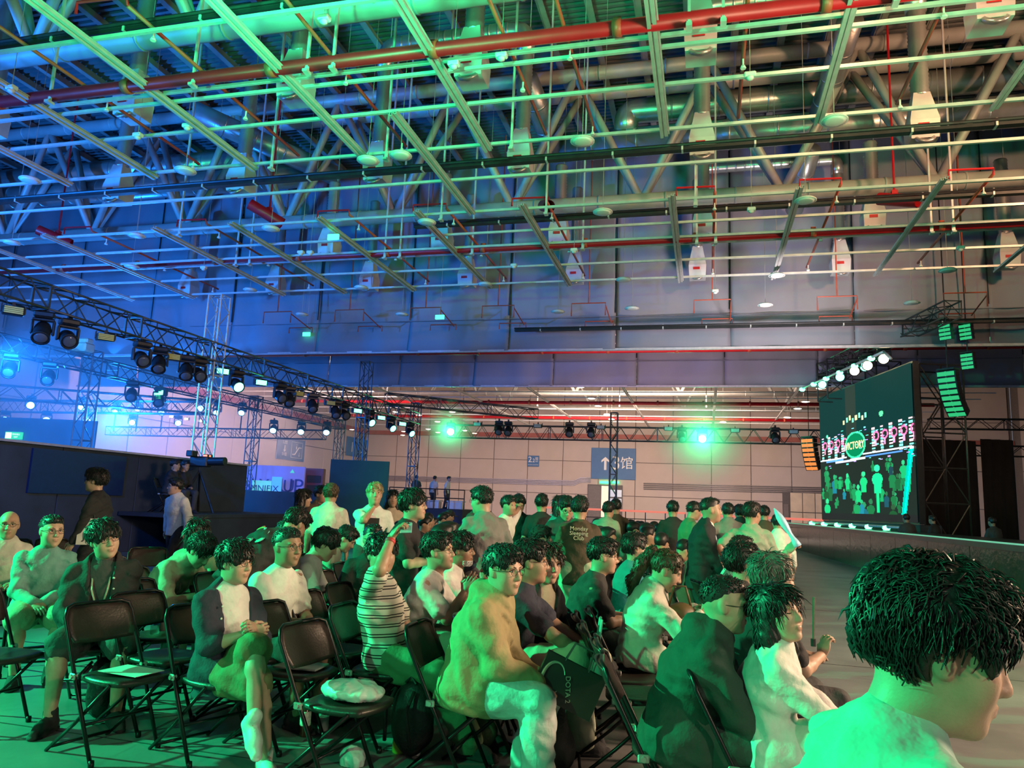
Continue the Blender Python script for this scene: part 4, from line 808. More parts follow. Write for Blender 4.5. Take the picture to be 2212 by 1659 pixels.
def nets(fn, lo, hi, h):
    lo, hi = np.array(lo, float), np.array(hi, float); n = np.maximum(np.ceil((hi-lo)/h).astype(int)+1, 4)
    ax = [lo[i]+h*np.arange(n[i]) for i in range(3)]; G = np.stack(np.meshgrid(*ax, indexing='ij'), -1).reshape(-1, 3).astype(np.float32)
    D = fn(G).reshape(n).astype(np.float32); S = D < 0
    c = np.zeros(n-1, np.int8)
    for dx in (0, 1):
        for dy in (0, 1):
            for dz in (0, 1): c += S[dx:n[0]-1+dx, dy:n[1]-1+dy, dz:n[2]-1+dz]
    act = (c > 0) & (c < 8); idx = -np.ones(n-1, np.int64); I = np.argwhere(act); idx[act] = np.arange(len(I))
    acc = np.zeros((len(I), 3)); cnt = np.zeros(len(I)); cor = [(a, b, d) for a in (0, 1) for b in (0, 1) for d in (0, 1)]
    for i in range(8):
        for j in range(i+1, 8):
            df = [abs(cor[i][k]-cor[j][k]) for k in range(3)]
            if sum(df) != 1: continue
            d0 = D[I[:, 0]+cor[i][0], I[:, 1]+cor[i][1], I[:, 2]+cor[i][2]]; d1 = D[I[:, 0]+cor[j][0], I[:, 1]+cor[j][1], I[:, 2]+cor[j][2]]; m = (d0 < 0) != (d1 < 0)
            t = np.where(m, d0/np.where(m, d0-d1, 1), 0)
            acc[m] += (np.array(cor[i])+t[:, None]*(np.array(cor[j])-np.array(cor[i])))[m]; cnt[m] += 1
    V = lo+h*(I+acc/np.maximum(cnt, 1)[:, None]); Q = []
    for k in range(3):
        o = [(1, 2), (2, 0), (0, 1)][k]; sl0 = [slice(None)]*3; sl1 = [slice(None)]*3; sl0[k] = slice(0, n[k]-1); sl1[k] = slice(1, n[k]); A, B = S[tuple(sl0)], S[tuple(sl1)]
        E = np.argwhere(A != B); E = E[(E[:, o[0]] > 0) & (E[:, o[1]] > 0) & (E[:, o[0]] < n[o[0]]-1) & (E[:, o[1]] < n[o[1]]-1)]
        if not len(E): continue
        fl = A[E[:, 0], E[:, 1], E[:, 2]]; q = []
        for (da, db) in ((1, 1), (0, 1), (0, 0), (1, 0)): e = E.copy(); e[:, o[0]] -= da; e[:, o[1]] -= db; q.append(idx[e[:, 0], e[:, 1], e[:, 2]])
        q = np.stack(q, 1); q = np.where(fl[:, None], q, q[:, ::-1]); Q.append(q)
    Q = np.concatenate(Q); Q = Q[(Q >= 0).all(1)]; return V, Q
def relax(V, Q, it=2):
    for _ in range(it):
        s = np.zeros_like(V); c = np.zeros(len(V))
        for k in range(4): np.add.at(s, Q[:, k], V[Q[:, (k+1) % 4]]+V[Q[:, (k+3) % 4]]); np.add.at(c, Q[:, k], 2)
        V = .5*V+.5*s/np.maximum(c, 1)[:, None]
    return V
def np_mesh(name, parts, mats=()):
    # parts: list of (V, Q, material index)
    Vs, Qs, Ms, o = [], [], [], 0
    for V, Q, mi in parts: Vs.append(V); Qs.append(Q+o); Ms.append(np.full(len(Q), mi) if np.isscalar(mi) else mi); o += len(V)
    V, Q, Mi = np.concatenate(Vs), np.concatenate(Qs), np.concatenate(Ms); me = bpy.data.meshes.new(name)
    me.vertices.add(len(V)); me.vertices.foreach_set('co', V.astype(np.float32).ravel()); me.loops.add(len(Q)*4); me.loops.foreach_set('vertex_index', Q.ravel().astype(np.int32)); me.polygons.add(len(Q)); me.polygons.foreach_set('loop_start', np.arange(0, len(Q)*4, 4, dtype=np.int32)); me.polygons.foreach_set('material_index', Mi.astype(np.int32)); me.polygons.foreach_set('use_smooth', np.ones(len(Q), bool))
    me.update(calc_edges=True); me.validate()
    for m in mats: me.materials.append(m)
    return me
# ---------------------------------------------------------------- heads, hair, hands (cached, in their own frames)
def head_sdf(P, fem=False, wide=1.0):
    P = P.copy(); P[:, 1] = np.abs(P[:, 1]); jw = .90 if fem else 1.0
    d = s_ell(P, (-.010, 0, .024), (.100, .079*wide, .098)); d = smin(d, s_ell(P, (.016, 0, -.035), (.076, .064*wide, .085)), .03)
    d = smin(d, s_ell(P, (.028, 0, -.074), (.054*jw, .052*jw*wide, .044)), .03); d = smin(d, s_ell(P, (.072, 0, -.101), (.017, .020, .015)), .03); d = smin(d, s_ell(P, (.050, .040*wide, -.030), (.028, .022, .028)), .03)
    d = smin(d, s_cone(P, (-.024, 0, -.065), (-.045, 0, -.20), .055*(.86 if fem else 1)*wide, .060*(.86 if fem else 1)*wide), .03)
    d = smin(d, s_ell(P, (.076, .030, .029), (.018, .026, .009)), .014); d = smax(d, -s_ell(P, (.100, .031, .008), (.020, .021, .013)), .012)
    d = smin(d, s_cone(P, (.086, 0, .014), (.106, 0, -.027), .0075, .0125), .012); d = smin(d, s_ell(P, (.097, .0125, -.031), (.011, .008, .008)), .008)
    d = smin(d, s_ell(P, (.0925, 0, -.0575), (.010, .023, .0058)), .007); d = smin(d, s_ell(P, (.0915, 0, -.0690), (.010, .019, .0066)), .007)
    d = smax(d, -s_cone(P, (.104, 0, -.0632), (.094, .021, -.0626), .0022, .0016), .004)
    c, s = math.cos(.35), math.sin(.35); d = smin(d, s_ell(P, (-.012, .079*wide, -.004), (.019, .008, .031), np.array([[c, 0, -s], [0, 1, 0], [s, 0, c]], np.float32)), .010)
    return d
HEADS = {}
def uvell(c, r, n=10, m=7):
    V = []; Q = []
    for j in range(m+1):
        ph = PI*j/m
        for i in range(n): th = 2*PI*i/n; V.append((c[0]+r[0]*math.cos(ph), c[1]+r[1]*math.sin(ph)*math.cos(th), c[2]+r[2]*math.sin(ph)*math.sin(th)))
    for j in range(m):
        for i in range(n): Q.append((j*n+i, (j+1)*n+i, (j+1)*n+(i+1) % n, j*n+(i+1) % n))
    return np.array(V), np.array(Q)
def head_parts(fem, h, wide, eyes='open'):
    k = (fem, h, wide, eyes)
    if k in HEADS: return HEADS[k]
    V, Q = nets(lambda P: head_sdf(P, fem, wide), (-.14, -.11, -.225), (.14, .11, .14), h); V = relax(V, Q, 1)
    c = V[Q].mean(1); mi = np.zeros(len(Q), int)
    lip = (((c[:, 1]/.023)**2+((c[:, 2]+.0632)/.0115)**2) < 1) & (c[:, 0] > .085); mi[lip] = 1
    out = [(V, Q, mi)]
    if h < .012:
        for s in (-1, 1):
            if eyes == 'open':
                a, b = uvell((.0745, s*.031, .0075), (.0105, .0150, .0062)); out.append((a, b, 2)); a, b = uvell((.0835, s*.0305, .0078), (.0025, .0058, .0056), 8, 5); out.append((a, b, 3))
                m = MB(); m.tube([(.0822, s*.016, .0105), (.0850, s*.031, .0150), (.0775, s*.047, .0100)], .0022, 4)
            else: m = MB(); m.tube([(.0815, s*.016, .0050), (.0850, s*.031, .0030), (.0775, s*.047, .0055)], .0022, 4)
            W = np.concatenate(m.v); q = np.array([f for f in m.f if len(f) == 4]); out.append((W, q, 3))
            m = MB(); m.tube([(.0930, s*.013, .0265), (.0925, s*.030, .0325), (.0810, s*.050, .0270)], [.0030, .0036, .0022], 5, flat=.8); W = np.concatenate(m.v); q = np.array([f for f in m.f if len(f) == 4]); out.append((W, q, 4))
    else:
        for s in (-1, 1): a, b = uvell((.080, s*.031, .009), (.008, .014, .006), 6, 4); out.append((a, b, 3))
    HEADS[k] = out; return out
def noise3(P, s, ph=0.): return np.sin(P[:, 0]*s+ph+1.7*np.sin(P[:, 1]*s*.7+ph*2))*np.sin(P[:, 1]*s*1.1+1.3+ph)*np.sin(P[:, 2]*s*.9+.5+np.sin(P[:, 0]*s*.6))
def hair_sdf(P, st):
    q = P.copy(); q[:, 1] = np.abs(q[:, 1]); strand = .0022*np.sin(P[:, 1]*260+P[:, 2]*90+3*np.sin(P[:, 0]*60))+.0030*noise3(P, 38)
    face = s_ell(q, (.125, 0, -.035), (.092, .092, .108)); ear = s_ell(q, (.018, .095, -.022), (.050, .045, .048))
    if st == 'crew': d = s_ell(q, (-.018, 0, .038), (.100, .081, .092)); d = smin(d, s_ell(q, (.01, 0, .09), (.075, .06, .035)), .02); d = smax(d, -face, .01); d = smax(d, -ear, .01); d = smax(d, -(P[:, 2]+.045), .01); return d+strand*.4
    if st in ('short', 'pony', 'puffy', 'cap'):
        gr = .012 if st == 'puffy' else 0.; d = s_ell(q, (-.016, 0, .040), (.112+gr, .092+gr, .106+gr)); d = smin(d, s_ell(q, (.045, 0, .100), (.055, .06, .03+gr)), .02); d = smax(d, -face, .012); d = smax(d, -ear, .012); d = smax(d, -(P[:, 2]+.055+.25*np.maximum(P[:, 0], -.12)), .012)
        if st == 'pony':
            d = smax(d, s_ell(q, (-.012, 0, .03), (.110, .090, .108)), .01); d = smin(d, s_chain(P, [(-.095, 0, .075), (-.135, .0, .07), (-.165, .0, -.03), (-.165, 0, -.16), (-.15, 0, -.25)], [.028, .034, .042, .040, .012]), .015)
        return d+strand
    if st == 'fringe':
        d = s_ell(q, (-.012, 0, .034), (.116, .096, .108)); f2 = s_ell(q, (.135, 0, -.068), (.088, .10, .105)); d = smax(d, -f2, .01); d = smax(d, -s_ell(q, (.026, .098, -.035), (.045, .045, .045)), .012); d = smax(d, -(P[:, 2]+.075+.35*np.maximum(P[:, 0], -.12)), .012); return d+strand*1.3
    if st in ('long', 'mane'):
        d = s_ell(q, (-.014, 0, .036), (.114, .095, .108)); d = smin(d, s_ell(q, (-.040, 0, -.10), (.075, .112, .20 if st == 'long' else .13)), .03); f2 = s_ell(q, (.118, 0, -.055), (.098, .066, .130)); d = smax(d, -f2, .012); d = smax(d, -s_cone(q, (.03, 0, -.12), (.03, 0, -.4), .055, .07), .02); return d+strand*1.5
    if st == 'bald':
        d = s_ell(q, (-.016, 0, .018), (.103, .083, .080)); d = smax(d, P[:, 2]-.035, .01); d = smax(d, -face, .01); d = smax(d, -ear, .01); d = smax(d, P[:, 0]-.0, .01); d = smax(d, -(P[:, 2]+.05), .01); return d
HAIRS = {}
def hair_parts(st, h):
    k = (st, h)
    if k not in HAIRS: V, Q = nets(lambda P: hair_sdf(P, st), (-.23, -.15, -.34), (.15, .15, .19), h); HAIRS[k] = (V, Q)
    return HAIRS[k]
LOCKS = {}
def lock_parts(st, h, seed):
    k = (st, h, seed)
    if k in LOCKS: return LOCKS[k]
    V, Q = hair_parts(st, h); rs = np.random.RandomState(abs(seed)); T = V[Q]; N = np.cross(T[:, 2]-T[:, 0], T[:, 3]-T[:, 1]); N /= np.maximum(np.linalg.norm(N, axis=1), 1e-9)[:, None]; C = T.mean(1); hd_ = head_sdf(C.astype(np.float32)); okm = ((N*(C-np.array([-.02, 0, .0]))).sum(1) > .03) & (hd_ > .006) & ~((C[:, 0] > .055) & (C[:, 2] < .045)) & ~((np.abs(C[:, 1]) > .06) & (C[:, 0] > -.05) & (C[:, 2] < .02)); okm = np.argwhere(okm).ravel()
    n = {'crew': 420, 'short': 620, 'puffy': 760, 'fringe': 700, 'long': 700, 'mane': 700, 'pony': 520}.get(st, 0)
    if h > .01: n //= 2
    fine = seed < 0
    if fine: n = 2600; rs = np.random.RandomState(5)
    out = []
    sel = rs.choice(okm, n, replace=True) if n else []
    for i in sel:
        c, nn = C[i], N[i]; z = c[2]
        fl = np.array([.75 if c[0] > -.02 else -.35, np.sign(c[1])*.25, -.25]) if z > .085 else np.array([.12, 0, -1.])
        fl = fl+rs.normal(size=3)*.26; fl = fl-nn*(fl @ nn); fl /= max(np.linalg.norm(fl), 1e-6); L = {'crew': .013, 'short': .026, 'puffy': .034, 'fringe': .036, 'long': .07, 'mane': .06, 'pony': .035}[st]*rs.uniform(.7, 1.3); lift = (.25 if st in ('crew', 'short') else .30 if st == 'puffy' else .10)*rs.uniform(.1, .9)*.7
        s_ = np.cross(fl, nn); c = c+rs.normal(size=3)*.002; w_ = rs.uniform(.0024, .0048)*(1 if h < .01 else 1.5)*(.5 if fine else 1); b0 = c-nn*.006; p1 = c+fl*L*.5+nn*(.003+L*lift*.6); p2 = c+fl*L+nn*(L*lift)-nn*.004
        a = [b0-s_*w_, b0+s_*w_, b0+nn*.006, p1-s_*w_*.8, p1+s_*w_*.8, p1+nn*.004]; out.append((np.array(a+[p2-s_*.0012, p2+s_*.0012, p2]), np.array([(0, 3, 5, 2), (2, 5, 4, 1), (1, 4, 3, 0), (3, 6, 8, 5), (5, 8, 7, 4), (4, 7, 6, 3)])))
    if out: W = np.concatenate([o[0] for o in out]); q = np.concatenate([o[1]+9*j for j, o in enumerate(out)]); LOCKS[k] = (W, q)
    else: LOCKS[k] = None
    return LOCKS[k]
HANDS = {}
def hand_parts(pose, h):
    k = (pose, h)
    if k in HANDS: return HANDS[k]
    cu = {'relax': .38, 'grip': .95, 'flat': .08, 'fist': 1.35, 'spread': .2}[pose]; sp = .05 if pose != 'spread' else .16
    chains = []
    for i, (y, L, r) in enumerate(((.030, .072, .0088), (.010, .080, .0092), (-.010, .074, .0088), (-.029, .058, .0078))):
        p = np.array([.088-abs(i-1.2)*.004, y, 0.]); a = cu*.55; yaw = sp*(1.5-i); pts = [p]
        for f in (.45, .30, .25): p = p+L*f*np.array([math.cos(a)*math.cos(yaw), math.sin(yaw)*math.cos(a), -math.sin(a)]); pts.append(p); a += cu
        chains.append((pts, [r, r*.98, r*.92, r*.8]))
    tb = .55 if pose in ('grip', 'fist') else .15
    th = [np.array([.022, .030, -.006]), np.array([.052, .056, -.012-.02*tb]), np.array([.082, .064-.03*tb, -.016-.05*tb]), np.array([.104, .062-.055*tb, -.018-.06*tb])]
    def f(P):
        d = s_ell(P, (.045, 0, -.002), (.056, .043, .0165)); d = smin(d, s_cone(P, (-.03, 0, 0), (.03, 0, 0), .0255, .022), .02); d = smin(d, s_ell(P, (.035, .026, -.010), (.028, .018, .014)), .012)
        for pts, rs in chains: d = smin(d, s_chain(P, pts, rs, .004), .0045)
        return smin(d, s_chain(P, th, [.0135, .0115, .0102, .0085], .006), .007)
    V, Q = nets(f, (-.06, -.075, -.13), (.19, .10, .05), h); HANDS[k] = (V, Q); return HANDS[k]
def ik(a, c, l1, l2, pole):
    a, c, pole = Vector(a), Vector(c), Vector(pole); d = c-a; L = min(max(d.length, abs(l1-l2)+.02), l1+l2-.004); d.normalize(); c = a+d*L
    x = (l1*l1-l2*l2+L*L)/(2*L); r = math.sqrt(max(l1*l1-x*x, 0)); p = pole-d*pole.dot(d); p = p.normalized() if p.length > 1e-5 else d.orthogonal(); return a+d*x+p*r, c
SKINS = {}
def skin_mats(k):
    if k not in SKINS:
        c = {'light': (.52, .33, .235), 'mid': (.44, .265, .18), 'tan': (.33, .19, .125)}[k]; m = mat('skin_'+k, c, .48, 0, .07, 25, .06, 160); m.node_tree.nodes['Principled BSDF'].inputs['Subsurface Weight'].default_value = 0
        SKINS[k] = [m, mat('lip_'+k, (c[0]*.88, c[1]*.70, c[2]*.70), .4, 0, .05, 30), mat('eye_white', (.72, .70, .68), .25, 0, 0), mat('eye_dark', (.015, .012, .010), .15, 0, 0), mat('brow_dark', (.03, .022, .018), .7, 0, 0)]
    return SKINS[k]
CLOTH = {'white': (.72, .72, .68), 'offwhite': (.62, .60, .53), 'cream': (.58, .52, .40), 'black': (.022, .022, .025), 'charcoal': (.05, .052, .055), 'grey': (.20, .20, .19), 'navy': (.025, .03, .055), 'darkgreen': (.025, .055, .045), 'green': (.10, .17, .09), 'teal': (.03, .22, .26), 'brown': (.085, .06, .04), 'tan': (.40, .30, .17), 'olive': (.17, .17, .08), 'khaki': (.36, .33, .22), 'beige': (.46, .38, .28), 'jeans': (.28, .36, .42), 'lightjeans': (.55, .62, .62), 'darkjeans': (.05, .06, .08), 'red': (.5, .04, .04), 'pink': (.55, .3, .3), 'lightblue': (.38, .50, .58), 'mint': (.30, .50, .44), 'seafoam': (.16, .36, .32), 'suit': (.018, .02, .026), 'hoodie': (.36, .30, .15), 'greygreen': (.28, .34, .26), 'sage': (.45, .48, .36)}
def cloth(c): return mat('cloth_'+c, CLOTH[c], .82, 0, .10, 14, .55, 17)
HAIRC = {'black': (.012, .011, .012), 'dark': (.028, .02, .016), 'brown': (.06, .035, .02), 'grey': (.12, .12, .11), 'blond': (.32, .24, .12)}
def hairm(c): return mat('hair_'+c, HAIRC[c], .42, 0, .3, 60, .12, 160)
def rotm(ax, a): return Matrix.Rotation(a, 3, ax)
def build_body(sp, res):
    """meshes of one figure in its own frame (facing +x, feet on z=0); returns dict of parts, joints and head matrix"""
    g = sp.get; fem = g('fem', False); fat = g('fat', 1.0); sit = g('sit', True); sw = .158 if fem else .182*(.6+.4*fat)
    pel = Vector(g('pelvis', (0, 0, .53 if sit else .93))); ln, sd, tw, hu = R(g('lean', 4)), R(g('side', 0)), R(g('twist', 0)), R(g('hunch', 8))
    B0 = rotm('Z', tw*.4) @ rotm('X', sd*.6) @ rotm('Y', ln); B1 = rotm('Z', tw) @ rotm('X', sd) @ rotm('Y', ln+hu)
    up0, up1 = B0 @ Vector((0, 0, 1)), B1 @ Vector((0, 0, 1)); fw0, fw1 = B0 @ Vector((1, 0, 0)), B1 @ Vector((1, 0, 0)); l0, l1 = B0 @ Vector((0, 1, 0)), B1 @ Vector((0, 1, 0))
    waist = pel+up0*.13; chest = waist+(up0+up1)/2*.17; neck = chest+up1*(.185 if not fem else .165); J = dict(pel=pel, waist=waist, chest=chest, neck=neck, fw=fw1, up=up1, lf=l1)
    sh = {s: neck+l1*((sw-.008)*k)-up1*.062 for s, k in (('L', 1), ('R', -1))}; hip = {s: pel+l0*(.092*k) for s, k in (('L', 1), ('R', -1))}
    HB = rotm('Z', R(g('hy', 0))) @ rotm('Y', R(g('hp', 0))) @ rotm('X', R(g('hr', 0))); nb = B1 @ Vector((0, 0, 1)); hs = g('hs', 1.08)
    nd = (nb*.6+(HB @ Vector((0, 0, 1)))*.4).normalized(); hc = neck+nd*.100+(HB @ Vector((.035, 0, .074)))
    HM = Matrix.Translation(hc) @ HB.to_4x4() @ Matrix.Scale(hs, 4); J['HM'] = HM
    ul, fl_ = (.285, .245) if not fem else (.265, .225); tl, sl = (.43, .42) if not fem else (.41, .40)
    el, wr, kn, an, hm = {}, {}, {}, {}, {}
    for s, k in (('L', 1), ('R', -1)):
        hd = g('hand'+s) or ((.30, .11*k, .645) if sit else (.06, k*.27, .80)); pole = g('pole'+s, (-.45, k*.55, -.55)); el[s], wr[s] = ik(sh[s], hd[:3], ul, fl_, pole)
        ft = g('foot'+s) or ((.42, .12*k, .09) if sit else (.0+.05*k, .11*k, .09)); kp = g('kpole'+s, (.5, .12*k, 1.) if sit else (1, .1*k, .1)); kn[s], an[s] = ik(hip[s], ft[:3], tl, sl, kp)
        fx = (wr[s]-el[s]).normalized()
        if g('aim'+s) is not None: fx = (fx*.25+Vector(g('aim'+s)).normalized()).normalized()
        pn = Vector(g('palm'+s, (0, -.35*k, -1) if sit else (0, -k, 0))); z = -(pn-fx*pn.dot(fx)).normalized(); y = z.cross(fx); hm[s] = frame(fx, y, z, wr[s]-fx*.0)
    J.update(sh=sh, hip=hip, el=el, wr=wr, kn=kn, an=an, hm=hm)
    cs = [pel-up0*.03, waist, chest, neck-up1*.06, neck+up1*.01]; fws = [fw0, fw0, fw1, fw1]; lfs = [l0, l0, l1, l1]
    bw = .155*fat if not fem else .150
    ab = [(.115*fat, bw*1.04), (.100*fat*(1.0 if fat <= 1 else 1.1), bw*.93), (.118*(.5+.5*fat), .172*(.6+.4*fat) if not fem else .150), (.085, .150 if not fem else .128), (.052, .060)]
    af = .75+.25*fat
    armr = [.054*af, .046*af, .042*af, .040*af, .028] if not fem else [.046, .039, .035, .034, .0245]
    def arm(P, s, inf=0., t0=0., t1=2., k=.02):
        e = (sh[s].lerp(el[s], .5)); f = el[s].lerp(wr[s], .3); pts = [sh[s], e, el[s], f, wr[s]]; rs = [r+inf for r in armr]; return s_chain(P, pts, rs, k)
    def leg(P, s, inf=0., end=None):
        c = kn[s].lerp(an[s], .3); f2 = hip[s].lerp(kn[s], .5); pts = [hip[s], f2, kn[s], c, an[s]]; rs = [.098*fat+inf, .080*(.5+.5*fat)+inf, .056+inf, .056+inf, .037+inf]; return s_chain(P, pts, rs, .03)
    allp = [pel, neck, hc]+[v for q in (sh, el, wr, kn, an, hip) for v in q.values()]
    lo = np.min([tuple(p) for p in allp], 0)-.17; hi = np.max([tuple(p) for p in allp], 0)+.17; lo[2] = max(lo[2], .02)
    parts = {}
    # skin: limbs, torso and neck blended into one surface, head and hands appended to the same mesh
    top_, bot_ = g('top', ('tee', 'white')), g('bottom', ('pants', 'black'))
    def fskin(P):
        d = s_spine(P, cs, ab, fws, lfs, -.012)
        for s in 'LR':
            d = smin(d, arm(P, s), .02); d = smin(d, leg(P, s), .02)
        return smin(d, s_cone(P, neck-up1*.03, hc-(HB @ Vector((.03, 0, .08))), .056 if not fem else .048, .052 if not fem else .044), .03)
    V, Q = nets(fskin, lo, hi, res); bp = [(V, Q, 0)]
    hh = .0055 if res < .016 else (.009 if res < .024 else .016)
    A = np.array(HM); 
    for V, Q, mi in head_parts(fem, hh, g('hw', 1.0), g('eyes', 'open')): bp.append((V @ A[:3, :3].T+A[:3, 3], Q, mi))
    for s in 'LR':
        V, Q = hand_parts(g('grip'+s, 'relax'), .0046 if res < .016 else (.008 if res < .024 else .014)); Mh = np.array(hm[s]); V = V.copy(); Q2 = Q
        if s == 'R': V[:, 1] *= -1; Q2 = Q[:, ::-1]
        # thumb towards the body centre when the palm looks down
        V2 = V*np.array([1, -1, 1]); Q2 = Q2[:, ::-1]; V2 = V2*.97 if not fem else V2*.88
        bp.append((V2 @ Mh[:3, :3].T+Mh[:3, 3], Q2, 0))
    parts['body'] = (np_mesh('body', bp), None)
    # upper garment
    kind, tc = top_[0], top_[1]; loose = {'tee': .014, 'polo': .014, 'long': .018, 'shirt': .022, 'jacket': .034, 'hoodie': .040, 'sweater': .030, 'suit': .028}[kind]; ph = hash(sp.get('label', 'x')) % 100*.37 if False else len(sp.get('label', 'x'))*.7
    hem = g('hem', .05 if sit else .12); cs2 = [pel-up0*hem]+cs[1:4]+[neck+up1*(.0 if kind in ('tee', 'long') else .02)]; ab2 = [(ab[0][0]*1.03+.012, ab[0][1]*1.03+.012)]+ab[1:3]+[(.088, .15 if not fem else .128)]+[(.058, .068)]
    slv = g('sleeve', {'tee': .72, 'polo': .72, 'shirt': 2, 'long': 2, 'jacket': 2, 'hoodie': 2, 'sweater': 2, 'suit': 2}[kind])
    def sleeve(P, s, inf):
        if slv <= 1: e = sh[s].lerp(el[s], slv); return s_cone(P, sh[s], e, armr[0]+inf-.004, armr[1]+inf+.013)
        e = el[s].lerp(wr[s], min(slv-1, .96)); return s_chain(P, [sh[s], sh[s].lerp(el[s], .5), el[s], e], [armr[0]+inf-.004, armr[1]+inf+.002, armr[2]+inf+.003, armr[4]+.012+inf*.55+(.012 if slv < 2 else 0)], .02)
    def folds(P, a):
        w1 = np.sin(P[:, 2]*62+14*P[:, 1]+22*P[:, 0]+3.2*np.sin(P[:, 1]*15+P[:, 2]*9+ph)+ph); w2 = noise3(P, 19, ph); w3 = np.sin(P[:, 2]*34-40*P[:, 1]+18*P[:, 0]+2.5*np.sin(P[:, 0]*17+ph)); return a*(.45*w1*np.clip(.35+w2*1.5, 0, 1)+.35*w3*np.clip(.3-w2*1.5, 0, 1)+.25*w2)
    def ftop(P, inf=loose, cut=False):
        d = s_spine(P, cs2, ab2, fws, lfs, inf)
        for s in 'LR': d = smin(d, sleeve(P, s, inf*.8), .035)
        if sit:
            for s in 'LR': d = smin(d, s_cone(P, hip[s], hip[s].lerp(kn[s], g('drape', {'tee': .10, 'polo': .1, 'long': .12, 'suit': .3}.get(kind, .22))), .098*fat+inf+.012, .090*(.5+.5*fat)+inf+.014), .04)
        if kind == 'hoodie': d = smin(d, s_ell(P, neck-fw1*.085+up1*.02, (.075, .105, .07)), .03); d = smin(d, s_cone(P, neck+l1*.07+up1*.01, neck+fw1*.06-up1*.02, .030, .022), .02); d = smin(d, s_cone(P, neck-l1*.07+up1*.01, neck+fw1*.06-up1*.02, .030, .022), .02)
        if kind in ('shirt', 'polo', 'jacket', 'suit'):
            for k in (1, -1): d = smin(d, s_cone(P, neck+l1*(.062*k)-fw1*.02+up1*.012, neck+l1*(.035*k)+fw1*.075-up1*.035, .018, .014), .008)
        d = smax(d, -((P-A3(pel)) @ A3(up0)+hem), .012)+folds(P, .021 if res < .02 else .008)
        if cut:
            q = P-A3(chest); u, v, z = q @ A3(fw1), q @ A3(l1), q @ A3(up1); wd = .055+np.clip(.0+.10*(z+.05), -.02, .04)+g('open', 0.); d = smax(d, -np.maximum(np.abs(v)-wd, .02-u), .01)
        return d
    pts = [cs2[0], neck]+[sh[s] for s in 'LR']+[el[s] for s in 'LR']+([wr[s] for s in 'LR'] if slv > 1 else []); lo2 = np.min([tuple(p) for p in pts], 0)-.22; hi2 = np.max([tuple(p) for p in pts], 0)+np.array([.22, .22, .13])
    inner = g('inner'); nm = {'tee': 'tshirt', 'polo': 'polo_shirt', 'long': 'shirt', 'shirt': 'shirt', 'jacket': 'jacket', 'hoodie': 'hooded_jacket', 'sweater': 'sweater', 'suit': 'suit_jacket'}[kind]
    V, Q = nets(lambda P: ftop(P, loose, inner is not None), lo2, hi2, res); parts[nm] = (np_mesh(nm, [(V, Q, 0)]), cloth(tc) if not callable(tc) else tc())
    if inner is not None:
        V, Q = nets(lambda P: smax(s_spine(P, cs2, ab2, fws, lfs, .008), -((P-A3(pel)) @ A3(up0)+hem*.6), .01)+folds(P, .004), lo2, hi2, res); parts['inner_shirt'] = (np_mesh('inner_shirt', [(V, Q, 0)]), cloth(inner))
    # lower garment
    bk, bc = bot_; binf = {'pants': .016, 'shorts': .034, 'skirt': .03, 'wide': .036, 'jeans': .024}[bk]
    def fbot(P):
        d = s_spine(P, [pel-up0*.035, pel+up0*.03], [ab[0], (ab[0][0]*.92, ab[0][1]*.95)], fws[:1], lfs[:1], .004)
        for s in 'LR':
            if bk in ('shorts', 'skirt'): e = hip[s].lerp(kn[s], .90); dd = s_chain(P, [hip[s], hip[s].lerp(kn[s], .5), e], [.098*fat+binf*.6, .085+binf, .070+binf*1.2], .03)
            else: c = kn[s].lerp(an[s], .35); e = kn[s].lerp(an[s], .97); dd = s_chain(P, [hip[s], hip[s].lerp(kn[s], .5), kn[s], c, e], [.098*fat+binf*.6, .080*(.5+.5*fat)+binf, .058+binf, .056+binf, .046+binf*1.3], .03)
            d = smin(d, dd, .025)
        return d+folds(P, .021 if res < .02 else .008)
    pts = [pel]+list(kn.values())+list(hip.values())+([] if bk in ('shorts', 'skirt') else list(an.values())); lo3 = np.min([tuple(p) for p in pts], 0)-.19; hi3 = np.max([tuple(p) for p in pts], 0)+.19; lo3[2] = max(lo3[2], .03); nm = {'pants': 'trousers', 'jeans': 'jeans', 'wide': 'trousers', 'shorts': 'shorts', 'skirt': 'skirt'}[bk]
    V, Q = nets(fbot, lo3, hi3, res); parts[nm] = (np_mesh(nm, [(V, Q, 0)]), cloth(bc))
    # shoes
    shc = g('shoes', 'black'); smat = cloth(shc) if shc != 'white' else mat('sneaker_white', (.75, .75, .70), .5, 0, .06, 20, .15, 60)
    for s, k in (('L', 1), ('R', -1)):
        fd_ = g('toe'+s); hdg = Vector(fd_) if fd_ else Vector((1, .12*k, -.02)); hdg.normalize(); z = Vector((0, 0, 1)); z = (z-hdg*z.dot(hdg)).normalized(); y = z.cross(hdg); Ms = np.array(frame(hdg, y, z, an[s]+Vector((0, 0, 0)))) 
        def fs(P):
            d = s_cone(P, (-.045, 0, -.045), (.10, 0, -.055), .040, .040); d = smin(d, s_cone(P, (.10, 0, -.058), (.165, 0, -.062), .040, .028), .02); d = smin(d, s_cone(P, (-.02, 0, -.03), (-.01, 0, .035), .046, .044), .025); d = smin(d, s_ell(P, (.07, 0, -.03), (.075, .036, .035)), .02); d = smax(d, -(P[:, 2]+.088), .006)
            sole = smax(smax(smin(s_cone(P, (-.05, 0, -.075), (.10, 0, -.075), .045, .047), s_cone(P, (.1, 0, -.075), (.17, 0, -.075), .047, .034), .01), P[:, 2]+.066, .003), -(P[:, 2]+.09), .003); return np.minimum(d, sole)
        key = ('shoe', res < .02)
        if key not in HANDS: HANDS[key] = nets(fs, (-.13, -.08, -.10), (.24, .08, .10), .0085 if res < .02 else .02)
